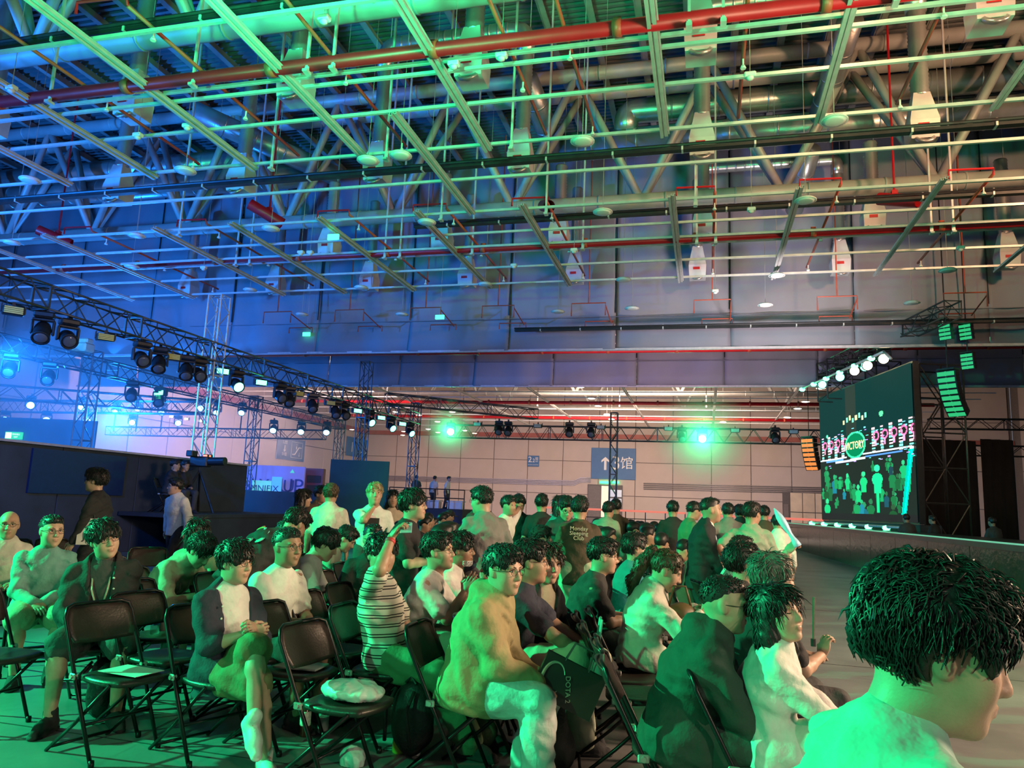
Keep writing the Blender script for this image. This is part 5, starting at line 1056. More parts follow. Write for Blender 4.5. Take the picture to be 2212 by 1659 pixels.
        V, Q = HANDS[key]; parts['shoe'+s] = (np_mesh('shoe', [(V @ Ms[:3, :3].T+Ms[:3, 3], Q, 0)]), smat)
    hst = g('hair', ('short', 'black'))
    if hst:
        V, Q = hair_parts(hst[0], .0075 if res < .016 else (.011 if res < .024 else .018)); hp_ = [(V @ A[:3, :3].T+A[:3, 3], Q, 0)]; lk = lock_parts(hst[0], .0075 if res < .016 else .011, len(sp.get('label', ''))*(-1 if g('fine') else 1)) if res < .025 else None
        if lk: hp_.append((lk[0] @ A[:3, :3].T+A[:3, 3], lk[1], 0))
        parts['hair'] = (np_mesh('hair', hp_), hairm(hst[1]))
    if g('glasses'):
        m = MB()
        for s in (-1, 1):
            ring = [(.104-.010*abs(math.cos(a)*.5+.5*s)*0-.12*((s*.033+.0225*math.cos(a))**2)/.05, s*.033+.0225*math.cos(a), .006+.0185*math.sin(a)) for a in np.linspace(0, 2*PI, 17)]
            m.tube(ring, .0016, 5, cap=False); m.tube([(.094, s*.056, .009), (.05, s*.080*g('hw', 1.), .009), (-.012, s*.084*g('hw', 1.), .008)], .0016, 5)
        m.tube([(.104, -.0105, .009), (.107, 0, .011), (.104, .0105, .009)], .0015, 5); me = m.mesh('glasses', True); me.transform(HM); parts['glasses'] = (me, mat('glasses_frame', (.04, .03, .025), .3, .6, 0))
    if g('mask'):
        V, Q = nets(lambda P: smax(smax(head_sdf(P)-.007, -(head_sdf(P)-.003), .002), np.maximum(np.maximum(P[:, 2]-(-.018 if g('mask') != 'chin' else -.075), -.125-P[:, 2]), .035-P[:, 0]), .004), (.0, -.09, -.14), (.14, .09, .02), .006); parts['face_mask'] = (np_mesh('face_mask', [(V @ A[:3, :3].T+A[:3, 3], Q, 0)]), mat('mask_'+('black' if g('mask') == 'black' else 'white'), (.02, .02, .02) if g('mask') == 'black' else (.68, .72, .72), .8))
    if g('cap'):
        V, Q = nets(lambda P: np.minimum(smax(smax(s_ell(P, (-.014, 0, .040), (.122, .103, .112)), -(P[:, 2]-.045), .006), -s_ell(P, (-.014, 0, .03), (.110, .091, .1)), .004), smax(s_ell(P, (.12, 0, .052), (.085, .078, .012)), -(P[:, 0]-.06), .004)), (-.16, -.13, .0), (.23, .13, .17), .009 if res < .02 else .016); parts['cap'] = (np_mesh('cap', [(V @ A[:3, :3].T+A[:3, 3], Q, 0)]), cloth(g('cap')))
    return parts, J
NP = [0]
def w2l(px, d, phi, W, H=1.0):
    return tuple((Matrix.Translation(Vector(spot(px, d))) @ Matrix.Rotation(YAW+R(phi), 4, 'Z') @ Matrix.Scale(H, 4)).inverted() @ Vector(W))
def person(label, px, d, phi, **sp):
    """one figure: column px of the hips, metres ahead of the camera, heading phi (0 = to the right of the picture, -90 = towards us)"""
    sp['label'] = label; res = sp.get('res', .0145); H = sp.get('H', 1.0); base = Vector(spot(px, d))+Vector((0, 0, sp.get('z0', 0.)))
    root = thing('person', label, 'person', base, YAW+R(phi), sp.get('group')); root.scale = (H, H, H)
    parts, J = build_body(sp, res)
    for k, (me, m) in parts.items():
        nm = 'shoe' if k.startswith('shoe') else k; o = obj(nm, me, None, root)
        for q in (skin_mats(sp.get('skin', 'mid')) if k == 'body' else [m]): me.materials.append(q)
    J['M'] = Matrix.Translation(base) @ Matrix.Rotation(YAW+R(phi), 4, 'Z') @ Matrix.Scale(H, 4); J['root'] = root; NP[0] += 1
    return J
# ---------------------------------------------------------------- folding chairs
def chair_meshes():
    D = {}; px_ = lambda z: .17-.5125*z
    for s in (-1, 1):
        m = MB(); m.tube([(px_(.0), s*.205, 0), (px_(.45), s*.212, .45), (px_(.74), s*.212, .74), (px_(.79)+.01, s*.195, .79), (px_(.805), s*.15, .806), (px_(.806), 0, .808)], .0115, 8); D['front_leg', s] = m.mesh('front_leg', True)
        m = MB(); m.tube([(.22, s*.185, .425), (-.05, s*.185, .18), (-.27, s*.185, .005)], .0105, 8); D['rear_leg', s] = m.mesh('rear_leg', True)
        m = MB(); m.lathe([(.015, 0), (.017, .01), (.014, .035)], 8); me = m.mesh('foot_cap', True); me.transform(Matrix.Translation((px_(0), s*.205, 0))); D['foot_cap', s] = me
        m = MB(); m.box((px_(.44)+.0, s*.225, .44), (.05, .012, .035), bev=.005); m.tube([(px_(.44), s*.20, .44), (px_(.44), s*.24, .44)], .012, 8); D['hinge', s] = m.mesh('hinge')
    # seat: dished slab with rounded outline
    n, V, Fc = 12, [], []
    for j in range(n+1):
        for i in range(n+1):
            u, v = -1+2*i/n, -1+2*j/n; r = max(abs(u), abs(v)); L = math.hypot(u, v); f = (r/L if L > 1e-6 else 1)**.55; x, y = .105+.205*u*f, .202*v*f; z = .452-.016*(1-(u*u))*(1-v*v)+(-.012 if r > .99 else 0); V.append((x, y, z))
    k = len(V); V += [(x, y, z-.026) for x, y, z in V]
    for j in range(n):
        for i in range(n): a = j*(n+1)+i; Fc += [(a, a+1, a+n+2, a+n+1), (k+a+n+1, k+a+n+2, k+a+1, k+a)]
    ed = [(i, i+1) for i in range(n)]+[(i*(n+1)+n, (i+1)*(n+1)+n) for i in range(n)]+[(n*(n+1)+i+1, n*(n+1)+i) for i in range(n)]+[((i+1)*(n+1), i*(n+1)) for i in range(n)]; Fc += [(a, k+a, k+b, b) for a, b in ed]
    m = MB(); m.add(V, Fc); D['seat', 0] = m.mesh('seat', True)
    V, Fc, n2 = [], [], 10
    for j in range(n2+1):
        for i in range(n2+1):
            u, v = -1+2*i/n2, -1+2*j/n2; r = max(abs(u), abs(v)); L = math.hypot(u, v); f = (r/L if L > 1e-6 else 1)**.4; z = .695+.105*v*f; y = .212*u*f; x = px_(z)-.035*(1-u*u)+.008; V.append((x, y, z))
    k = len(V); V += [(x-.014, y, z+.004) for x, y, z in V]
    for j in range(n2):
        for i in range(n2): a = j*(n2+1)+i; Fc += [(a, a+1, a+n2+2, a+n2+1), (k+a+n2+1, k+a+n2+2, k+a+1, k+a)]
    ed = [(i, i+1) for i in range(n2)]+[(i*(n2+1)+n2, (i+1)*(n2+1)+n2) for i in range(n2)]+[(n2*(n2+1)+i+1, n2*(n2+1)+i) for i in range(n2)]+[((i+1)*(n2+1), i*(n2+1)) for i in range(n2)]; Fc += [(a, k+a, k+b, b) for a, b in ed]
    m = MB(); m.add(V, Fc); D['backrest', 0] = m.mesh('backrest', True)
    m = MB(); m.tube([(px_(.2), -.205, .2), (px_(.2), .205, .2)], .009, 6); D['stretcher', 0] = m.mesh('stretcher', True); m = MB(); m.tube([(-.24, -.185, .03), (-.24, .185, .03)], .009, 6); D['stretcher', 1] = m.mesh('stretcher', True)
    for (k, s), me in D.items(): me.materials.append(M_CHAIRB if k in ('seat', 'backrest') else (mat('chair_hinge_metal', (.5, .5, .48), .3, .7, 0) if k == 'hinge' else M_CHAIRF))
    return D
CH = chair_meshes()
def chair(label, p, ang, group=None, tilt=0., parts=True):
    t = thing('folding_chair', label, 'chair', p, ang, group); t.scale = (1.04, 1.04, 1.04)
    for (k, s), me in CH.items():
        if not parts and k in ('foot_cap', 'hinge'): continue
        obj(k, me, None, t)
    return t
def chair_px(label, px, d, phi, group=None, parts=True): return chair(label, spot(px, d), YAW+R(phi), group, parts=parts)
def sitter(label, px, d, phi, chair_label=None, **sp):
    J = person(label, px, d, phi, **sp); off = Matrix.Rotation(YAW+R(phi), 3, 'Z') @ Vector((-.10, 0, 0))
    if chair_label: chair(chair_label, Vector(spot(px, d))+off, YAW+R(phi), sp.get('chair_group'))
    return J
# ================================================================== the audience
def stripes():
    m = mat('cloth_striped', CLOTH['offwhite'], .82, 0, 0); nt = m.node_tree; b = nt.nodes['Principled BSDF']; tc = nt.nodes.new('ShaderNodeTexCoord'); sx = nt.nodes.new('ShaderNodeSeparateXYZ'); nt.links.new(tc.outputs['Object'], sx.inputs[0])
    mu = nt.nodes.new('ShaderNodeMath'); mu.operation = 'MULTIPLY'; mu.inputs[1].default_value = 17; nt.links.new(sx.outputs['Z'], mu.inputs[0]); fr = nt.nodes.new('ShaderNodeMath'); fr.operation = 'FRACT'; nt.links.new(mu.outputs[0], fr.inputs[0])
    r = nt.nodes.new('ShaderNodeValToRGB'); r.color_ramp.interpolation = 'CONSTANT'; e = r.color_ramp.elements; e[0].color = CLOTH['offwhite']+(1,); e[0].position = 0; e[1].color = (.02, .02, .02, 1); e[1].position = .40
    for p, c in ((.52, CLOTH['offwhite']), (.68, (.02, .02, .02)), (.80, CLOTH['offwhite'])): q = e.new(p); q.color = tuple(c)+(1,)
    nt.links.new(fr.outputs[0], r.inputs[0]); nt.links.new(r.outputs[0], b.inputs['Base Color']); return m
def held(J, s, name, label, cat, me, m, off=(.085, 0, -.035), rot=None):
    M = J['M'] @ J['hm'][s] @ Matrix.Translation(off)
    if rot is not None: M = M @ rot
    o = obj(name, me, m, M=M); return tag(o, label, cat)
def phone_mesh():
    m = MB(); m.box((0, 0, 0), (.155, .075, .009), bev=.004); m.mi = 1; m.box((0, 0, -.0055), (.142, .066, .002)); m.mi = 2
    for q in (-.012, .008, .028): m.tube([(.058, q, .0045), (.058, q, .0075)], .008, 8)
    return m.mesh('phone')
def phone(J, s, label, case=(.05, .06, .07), rot=None, off=(.095, 0, -.045), lit=False):
    k = 'phone_case_%.2f_%.2f_%.2f' % case; held(J, s, 'smartphone', label, 'phone', phone_mesh(), [mat(k, case, .3, 0, 0), glow('phone_screen_lit', (.5, .6, .7), .5) if lit else mat('phone_screen_dark', (.01, .01, .012), .1, 0, 0), mat('phone_lens', (.01, .01, .012), .1, 0, 0)], off, rot)
CL = 'black folding chair under '
# --- front rows, left to right
sitter('bald man in a white shirt and glasses at the left edge', 30, 7.4, -52, CL+'the bald man', top=('shirt', 'offwhite'), bottom=('pants', 'charcoal'), hair=('bald', 'black'), glasses=True, skin='mid', hy=-5, H=.98)
sitter('man in a sea green long sleeved shirt and glasses, left', 122, 6.5, -58, CL+'the man in the sea green shirt', top=('long', 'seafoam'), bottom=('shorts', 'khaki'), hair=('crew', 'black'), glasses=True, skin='light', lean=-6, hy=20, handL=(.30, .02, .62), handR=(.30, -.06, .62), H=.98)
JB = sitter('man in an open black jacket and shorts with bare knees, front left', 255, 5.55, -70, CL+'the man in the black jacket', top=('jacket', 'black'), inner='charcoal', bottom=('shorts', 'charcoal'), hair=('fringe', 'black'), glasses=True, skin='light', hy=28, hr=14, lean=-4, side=4, handL=(.30, -.02, .62), handR=(.31, -.09, .62), footL=(.40, .20, .09), footR=(.46, -.17, .09), toeL=(1, .35, 0), toeR=(1, -.3, 0), fat=1.05)
JS = sitter('man in an open dark shirt over a white tee, legs crossed, white sneakers', 520, 4.75, -36, CL+'the man with white sneakers', top=('shirt', 'navy'), inner='white', sleeve=1.18, open=.03, bottom=('shorts', 'olive'), hair=('fringe', 'black'), glasses=True, skin='light', lean=-8, hy=12, hp=2, handL=(.26, .03, .80), handR=(.27, -.03, .78), gripL='grip', gripR='grip', palmL=(0, -1, -.1), palmR=(0, 1, .1), aimL=(.5, -.9, .2), aimR=(.5, .9, .2), footL=(.53, -.13, .33), kpoleL=(.4, -.1, 1), footR=(.50, .00, .09), kpoleR=(.5, .0, 1), toeL=(.75, -.25, -.55), toeR=(1, -.35, 0), shoes='white', hem=.16, H=.95)
sitter('stout man in a white tee with glasses, behind the crossed legs man', 600, 5.6, -24, CL+'the stout man in a white tee', top=('tee', 'white'), bottom=('shorts', 'charcoal'), hair=('crew', 'black'), glasses=True, skin='tan', fat=1.28, lean=6, hy=-8, handL=(.36, .06, .66), handR=(.36, -.05, .68), gripR='grip')
JF = person('man in a black tee with bright cartoon print, bending over away from us', 535, 6.2, 52, sit=False, top=('tee', 'black'), bottom=('pants', 'black'), hair=('short', 'black'), lean=38, hunch=22, fat=1.15, hp=35, handL=(.55, .16, .62), handR=(.52, -.20, .62), skin='mid', H=.97)
JT = sitter('man in a striped tee holding his phone up high', 858, 5.15, -14, CL+'the man in the striped tee', top=('tee', stripes), bottom=('wide', 'green'), hair=('fringe', 'black'), lean=-16, side=-3, hy=-48, hp=-6, skin='mid', handR=w2l(858, 5.15, -14, at_depth(846, 1160, 4.95)), poleR=(.3, -.9, -.3), gripR='grip', aimR=(.6, -.1, .75), palmR=(.8, .3, -.3), handL=(.10, .32, .48), poleL=(-.5, .8, .2), gripL='flat', footL=(.66, .10, .09), footR=(.62, -.10, .09))
phone(JT, 'R', 'pale blue phone held up by the man in the striped tee', (.25, .45, .48), Matrix.Rotation(R(10), 4, 'X') @ Matrix.Rotation(R(80), 4, 'Z') @ Matrix.Rotation(R(55), 4, 'X'), (.10, .01, -.045))
person('heavy man in a plain black tee and glasses standing in profile', 868, 6.5, -4, sit=False, top=('tee', 'black'), bottom=('pants', 'black'), hair=('fringe', 'black'), glasses=True, fat=1.3, skin='light', handR=(.36, -.16, 1.12), gripR='grip', hp=-4, hy=-6, H=.955)
J = sitter('young man in a white tee with glasses, mouth open, clapping', 914, 5.75, -8, CL+'the clapping man in the white tee', top=('tee', 'white'), bottom=('shorts', 'greygreen'), hair=('short', 'black'), glasses=True, skin='light', lean=8, hy=-6, hp=-6, handL=(.36, .02, .88), handR=(.36, -.03, .90), palmL=(0, -1, 0), palmR=(0, 1, 0), gripL='flat', gripR='flat', aimL=(.5, 0, .9), aimR=(.5, 0, .9))
J = sitter('young man in a white tee with a mask under his chin', 955, 6.3, -6, CL+'the man with the chin mask', top=('tee', 'white'), bottom=('shorts', 'charcoal'), hair=('fringe', 'black'), glasses=True, mask='chin', skin='tan', lean=10, hy=-4, handL=(.36, .02, .92), handR=(.37, -.03, .93), palmL=(0, -1, 0), palmR=(0, 1, 0), gripL='flat', gripR='flat', aimL=(.7, 0, .8), aimR=(.7, 0, .8))
JH = sitter('man in an olive tan hooded jacket and pale jeans, front centre', 1035, 4.5, -14, CL+'the man in the hooded jacket', top=('hoodie', 'hoodie'), bottom=('wide', 'lightjeans'), hair=('short', 'black'), glasses=True, skin='light', hw=1.08, lean=10, hy=-26, hp=2, handL=(.36, .08, .58), handR=(.40, -.06, .58), fat=1.1, footR=(.44, -.13, .09), footL=(.30, .16, .09), shoes='white', hem=.11)
JN = sitter('man in a navy tee and beige trousers, ankle crossed on knee', 1118, 5.0, -6, CL+'the man in the navy tee', top=('tee', 'navy'), bottom=('wide', 'sage'), hair=('short', 'black'), glasses=True, skin='mid', lean=2, hy=4, handR=(.46, -.16, .66), poleR=(-.1, -.9, -.2), handL=(.50, .05, .66), footL=(.46, .10, .09), footR=(.56, .18, .56), kpoleR=(.3, -1.0, .35), toeR=(.55, .8, .1), shoes='black')
JW = sitter('woman with long black hair in a black jacket, looking back at us', 1152, 5.6, -48, CL+'the long haired woman in black', top=('jacket', 'black'), inner='beige', bottom=('pants', 'black'), hair=('long', 'dark'), fem=True, skin='light', hy=-14, hp=6, lean=10, handL=(.30, .05, .66), handR=(.30, -.08, .64))
J = sitter('heavy man in a charcoal tee in profile, phone in his lap', 1258, 6.2, -2, CL+'the heavy man in the charcoal tee', top=('tee', 'charcoal'), bottom=('wide', 'darkgreen'), hair=('short', 'black'), glasses=True, fat=1.22, skin='light', hw=1.06, lean=10, hp=4, handL=(.40, .05, .70), handR=(.42, -.06, .70), gripR='grip')
phone(J, 'R', 'dark phone in the lap of the heavy man in the charcoal tee', (.03, .03, .04))
JP = sitter('woman with a high ponytail in a white sweater looking at her phone', 1382, 5.5, -4, CL+'the ponytail woman', top=('sweater', 'offwhite'), bottom=('pants', 'darkgreen'), hair=('pony', 'brown'), fem=True, skin='light', lean=8, hp=24, hy=-8, handL=(.40, .04, .86), handR=(.42, -.06, .84), gripR='grip', gripL='grip', aimR=(.8, .1, .5), palmR=(0, .5, .8))
phone(JP, 'R', 'red cased phone held by the ponytail woman', (.30, .04, .05), Matrix.Rotation(R(-25), 4, 'Y'), (.10, -.0, .03))
JD = sitter('man in a dark green hooded jacket and glasses, front right', 1462, 3.75, -8, CL+'the man in the dark green jacket', top=('hoodie', 'darkgreen'), bottom=('wide', 'darkgreen'), hair=('crew', 'black'), glasses=True, skin='light', hw=1.04, lean=16, hp=4, hy=-4, handL=(.45, .05, .42), handR=(.47, -.12, .38), aimR=(.5, 0, -.9), gripR='flat', footL=(.34, .14, .09), footR=(.40, -.14, .09), shoes='white', hem=.10, fat=1.08, H=.97)
JL = sitter('man with long wavy hair and glasses in a black tee, right', 1626, 4.6, 6, CL+'the long haired man on the right', top=('tee', 'black'), bottom=('pants', 'charcoal'), hair=('mane', 'grey'), glasses=True, skin='light', lean=4, hy=-8, handL=(.36, .14, .72), handR=(.38, -.08, .76), gripR='grip', aimR=(.2, 0, 1), palmR=(1, .4, 0))
JQ = sitter('woman in a white jacket with closed eyes and cream trousers, front right', 1652, 3.62, -14, CL+'the woman in the white jacket', top=('shirt', 'white'), bottom=('wide', 'offwhite'), hair=('long', 'black'), fem=True, skin='light', eyes='shut', lean=0, hunch=10, hy=-42, hp=-10, hr=4, handL=(.42, .08, .62), handR=(.42, -.06, .60), footL=(.44, .12, .09), footR=(.58, .02, .30), kpoleR=(.4, -.1, 1), shoes='white', hem=.08, H=.94)
JR = sitter('man in a black tee raising his arm with a clapper stick', 1577, 5.7, 10, CL+'the man with the raised arm', top=('tee', 'black'), bottom=('pants', 'darkjeans'), hair=('puffy', 'black'), glasses=True, skin='light', lean=4, hy=-4, hp=-6, handR=w2l(1577, 5.7, 10, at_depth(1700, 1192, 5.5)), poleR=(.3, -.2, -1), gripR='fist', aimR=(.7, -.2, .6), handL=(.32, .12, .66))
person('passer-by with dark tousled hair and a pale mint top, very close on the right', 1790, 1.30, 4, sit=False, top=('tee', 'mint'), bottom=('pants', 'black'), hair=('puffy', 'black'), skin='light', lean=8, hunch=12, hp=14, hy=-20, hs=1.16, H=.86, fine=True, handR=(.3, -.25, .8), handL=(.3, .25, .8))
# --- second band
JC = sitter('man in a tan shirt bowing his head over his phone, left', 366, 6.9, -18, CL+'the bowing man in the tan shirt', top=('shirt', 'beige'), sleeve=1.2, bottom=('shorts', 'khaki'), hair=('puffy', 'black'), skin='light', lean=22, hunch=22, hp=42, handL=(.44, .06, .66), handR=(.46, -.05, .66), gripL='grip', gripR='grip')
JM = sitter('woman in a black face mask and beige top with a phone, left', 438, 7.5, -70, CL+'the woman in the black mask', top=('long', 'beige'), bottom=('pants', 'charcoal'), hair=('long', 'black'), mask='black', fem=True, skin='light', hp=18, handL=(.30, .02, .84), handR=(.30, -.04, .82), gripR='grip')
phone(JM, 'R', 'black phone held by the masked woman', (.02, .02, .02))
R2 = dict(res=.02)
sitter('man in a black tee with flat-top hair and glasses facing us', 808, 7.1, -74, CL+'the flat-top man', top=('tee', 'black'), bottom=('pants', 'black'), hair=('crew', 'black'), glasses=True, skin='mid', hy=8, **R2)
sitter('man with glasses in an off-white tee seen in profile, left of centre', 602, 7.2, -4, CL+'the profile man in the off-white tee', top=('tee', 'offwhite'), bottom=('pants', 'charcoal'), hair=('short', 'black'), glasses=True, skin='light', hp=10, handL=(.38, .05, .70), handR=(.38, -.06, .70), **R2)
sitter('person with a fringe looking down at a phone, left of centre', 652, 6.7, 6, CL+'the person with the fringe', top=('tee', 'white'), bottom=('pants', 'black'), hair=('fringe', 'black'), skin='light', hp=26, lean=12, handL=(.42, .04, .74), handR=(.42, -.06, .74), **R2)
sitter('man in a grey green top bending over his phone, rear left', 690, 8.6, 0, CL+'the man in the grey green top', top=('long', 'greygreen'), bottom=('pants', 'charcoal'), hair=('short', 'black'), skin='light', hp=34, lean=22, handL=(.42, .04, .70), handR=(.42, -.06, .70), **R2)
sitter('woman in a teal tee and short trousers in the middle rows', 1350, 7.7, 4, CL+'the woman in the teal tee', top=('tee', 'teal'), bottom=('shorts', 'greygreen'), hair=('puffy', 'black'), fem=True, skin='light', handL=(.40, .04, .62), handR=(.42, -.08, .62), **R2)
J = sitter('man in a black cap and black tee photographing with his phone', 1150, 8.5, -2, CL+'the man in the black cap', top=('tee', 'black'), bottom=('pants', 'black'), hair=('short', 'black'), cap='black', skin='mid', handR=(.40, -.06, .98), handL=(.38, .04, .90), gripR='grip', **R2); phone(J, 'R', 'lit phone of the man in the black cap', (.05, .05, .06), lit=True)
sitter('man in a black top leaning beside the cap man', 1192, 8.9, -4, CL+'the man beside the cap man', top=('tee', 'black'), bottom=('pants', 'black'), hair=('short', 'black'), skin='mid', lean=16, hp=14, **R2)
sitter('woman with long hair in a cream top leaning on a rail', 1468, 8.7, 4, CL+'the woman leaning on the rail', top=('long', 'cream'), bottom=('pants', 'charcoal'), hair=('long', 'brown'), fem=True, skin='light', lean=18, handL=(.46, .06, .92), handR=(.46, -.04, .92), **R2)
sitter('man in a white shirt seated behind the suited man', 1572, 8.1, 2, CL+'the man in the white shirt', top=('shirt', 'white'), bottom=('pants', 'charcoal'), hair=('short', 'black'), skin='light', lean=8, **R2)
# --- standing people
JG = person('man in a grey tee standing with his back to us, cards in hand', 1052, 7.75, 108, sit=False, top=('tee', 'grey'), bottom=('pants', 'navy'), hair=('short', 'black'), glasses=True, skin='light', fat=1.08, hy=40, hp=6, handL=(.10, .27, .84), handR=(.0, -.29, .80), H=1.0, res=.0165)
JY = person('man in a brown tee lettered Monday Sleeping Club, from behind', 1252, 8.2, 84, sit=False, top=('tee', 'brown'), bottom=('shorts', 'sage'), hair=('short', 'black'), skin='mid', hy=-6, H=.97, res=.0165, hem=.17)
person('man in a dark tee and white shorts looking down', 1219, 9.2, -84, sit=False, top=('tee', 'charcoal'), bottom=('shorts', 'white'), hair=('short', 'black'), glasses=True, skin='light', hp=26, H=.985, handR=(.12, -.26, .86), shoes='white', **R2)
person('guard in a dark suit with white collar standing by the chairs', 1512, 8.4, -12, sit=False, top=('suit', 'suit'), inner='white', bottom=('pants', 'suit'), hair=('crew', 'black'), skin='mid', hy=6, handL=(.22, .04, .82), handR=(.23, -.02, .84), H=1.0, hem=.2, res=.0165)
person('man in a green tee standing with hand on hip, back to us', 1622, 8.9, 74, sit=False, top=('tee', 'greygreen'), bottom=('wide', 'khaki'), hair=('short', 'black'), glasses=True, skin='mid', hy=-34, handL=(-.06, .24, .97), poleL=(-.5, 1, 0), handR=(.05, -.30, .80), fat=1.1, H=.985, res=.0165, hem=.16)
person('man in an off-white shirt and brown cap seen from behind, rear left', 712, 10.0, 96, sit=False, top=('shirt', 'offwhite'), sleeve=.8, bottom=('pants', 'charcoal'), hair=('short', 'brown'), cap='brown', skin='mid', H=1.0, **R2)
JX = person('man with bleached hair in a white tee, hand at his mouth', 806, 9.3, -72, sit=False, top=('tee', 'white'), bottom=('pants', 'charcoal'), hair=('short', 'blond'), skin='mid', hp=-8, handR=(.16, -.02, 1.42), poleR=(.2, -.8, -.6), gripR='fist', H=1.01, hem=.18, **R2)
person('woman with long black hair in black standing at the booth', 640, 11.3, 20, sit=False, top=('long', 'black'), bottom=('pants', 'black'), hair=('long', 'black'), fem=True, skin='light', H=.97, **R2)
person('man in an open brown vest standing at the booth', 682, 12.3, -30, sit=False, top=('jacket', 'brown'), inner='charcoal', bottom=('pants', 'charcoal'), hair=('short', 'black'), skin='mid', H=1.0, **R2)
JV = person('man in black with glasses walking left, carrying a paper bag', 226, 9.7, 188, sit=False, top=('long', 'black'), bottom=('pants', 'black'), hair=('puffy', 'black'), glasses=True, skin='light', handR=(.16, -.24, .86), handL=(.22, .20, .82), H=1.03, footL=(.22, .10, .09), footR=(-.16, -.10, .11))
person('man in a pale sweater striding left near the platform', 392, 12.6, -118, sit=False, top=('sweater', 'white'), bottom=('pants', 'black'), hair=('short', 'black'), glasses=True, skin='light', handL=(.12, .40, .86), handR=(-.08, -.36, .86), footL=(.2, .1, .09), footR=(-.15, -.1, .1), hy=-30, H=1.02, **R2)
for lb, px, d, phi, kw in (
    ('man in a white tee holding his ear, rear centre', 1086, 10.6, -40, dict(top=('tee', 'white'), handL=(.10, .16, 1.48), H=.97)), ('stout man in black looking down, rear centre', 1118, 11.6, -84, dict(top=('tee', 'black'), fat=1.25, hp=22)), ('man in black seen from behind, rear centre', 1170, 11.2, 88, dict(top=('tee', 'black'))), ('woman with long hair in dark teal, rear centre', 1196, 10.6, 4, dict(top=('long', 'teal'), fem=True, hair=('long', 'black'))), ('man in grey green bending over rows, rear centre', 1300, 12.5, 60, dict(top=('tee', 'greygreen'), lean=24)), ('man in a brown tee seen from behind, far centre', 1332, 13.5, 90, dict(top=('tee', 'brown'))),
    ('man in a black tee with his back to us, right of centre', 1455, 12.6, 84, dict(top=('tee', 'black'), bottom=('shorts', 'white'))), ('man in a bright green shirt beside the man in black', 1481, 12.0, 10, dict(top=('tee', 'green'), hp=14)), ('man in a grey sweater standing with hands on hips', 1576, 12.6, 88, dict(top=('sweater', 'grey'), handL=(-.05, .24, .98), handR=(-.05, -.24, .98))), ('dark haired person in a dark coat, far right', 1603, 14.6, 95, dict(top=('jacket', 'charcoal'), hair=('puffy', 'black'))), ('man in a brown shirt near the stage end', 1654, 14.0, 84, dict(top=('tee', 'brown'))), ('woman in a white shirt walking beside the stage', 1682, 12.0, 80, dict(top=('shirt', 'white'), fem=True, hair=('short', 'black'), H=.92)), ('person in teal with long hair facing us, rear left', 846, 12.2, -74, dict(top=('long', 'beige'), fem=True, hair=('long', 'black'))), ('photographer in dark clothes with raised camera, rear centre', 1024, 10.6, -30, dict(top=('long', 'charcoal'), handR=(.2, -.08, 1.42), handL=(.2, .08, 1.42))), ('man in a light blue shirt, far centre left', 1212, 14.0, 80, dict(top=('shirt', 'lightblue')))):
    kw = dict(kw); kw.setdefault('hair', ('short', 'black')); kw.setdefault('bottom', ('pants', 'charcoal')); person(lb, px, d, phi, sit=False, res=.024, **kw)
# men behind the partition and crew on the platform
for lb, px, d, z0, phi, kw in (('man in a dark suit with a lanyard behind the partition', 139, 25, .85, -50, dict(H=1.04, top=('suit', 'suit'), inner='white')), ('man in a black tee and cap behind the partition', 177, 25.5, .85, -55, dict(H=1.04, top=('tee', 'black'), cap='black')), ('man in a camouflage jacket and cap behind the partition', 292, 28, .85, -20, dict(H=.94, top=('jacket', 'green'), inner='charcoal', cap='black'))):
    person(lb, px, d, phi, sit=False, res=.03, z0=z0, hair=('short', 'black'), bottom=('pants', 'black'), **kw)
for lb, px, phi in (('crew member in black seated on the platform, hand at his face', 362, 10), ('crew member in a dark cap seated beside the camera', 388, -30)):
    d = Vector((XP+.9, yat(px, XP+.9), 0)).dot(_f0)
    person(lb, px, d, phi, res=.024, z0=1.0-.0, top=('long', 'black'), bottom=('pants', 'charcoal'), hair=('short', 'black'), handR=(.16, -.05, 1.0)); p = Vector(spot(px, d)); chair('black folding chair on the platform under the crewman '+('with hand at face', 'beside the camera')[px > 370], p+Vector((-.1, 0, 1.0)), YAW+R(phi))
for lb, px, d, phi, c in (('person in dark green on the raised platform, seen from behind', 897, 40.5, 100, 'darkgreen'), ('person in a pale vest standing on the raised platform', 934, 40.5, 60, 'offwhite'), ('person in white with dark hair on the raised platform', 963, 40.5, -20, 'white')):
    person(lb, px, d, phi, sit=False, res=.035, z0=1.2, top=('tee', c), bottom=('pants', 'charcoal'), hair=('short', 'black'))
for lb, px, d, phi, c in (('man in black seated behind the stage, seen from behind', 2022, 24, 120, 'black'), ('dark haired person low behind the stage edge', 1962, 23, 90, 'charcoal'), ('person in the shadows behind the stage, far right', 2150, 22, 100, 'charcoal')):
    person(lb, px, d, phi, res=.026, z0=.45, top=('tee', c), bottom=('pants', 'black'), hair=('short', 'black'))
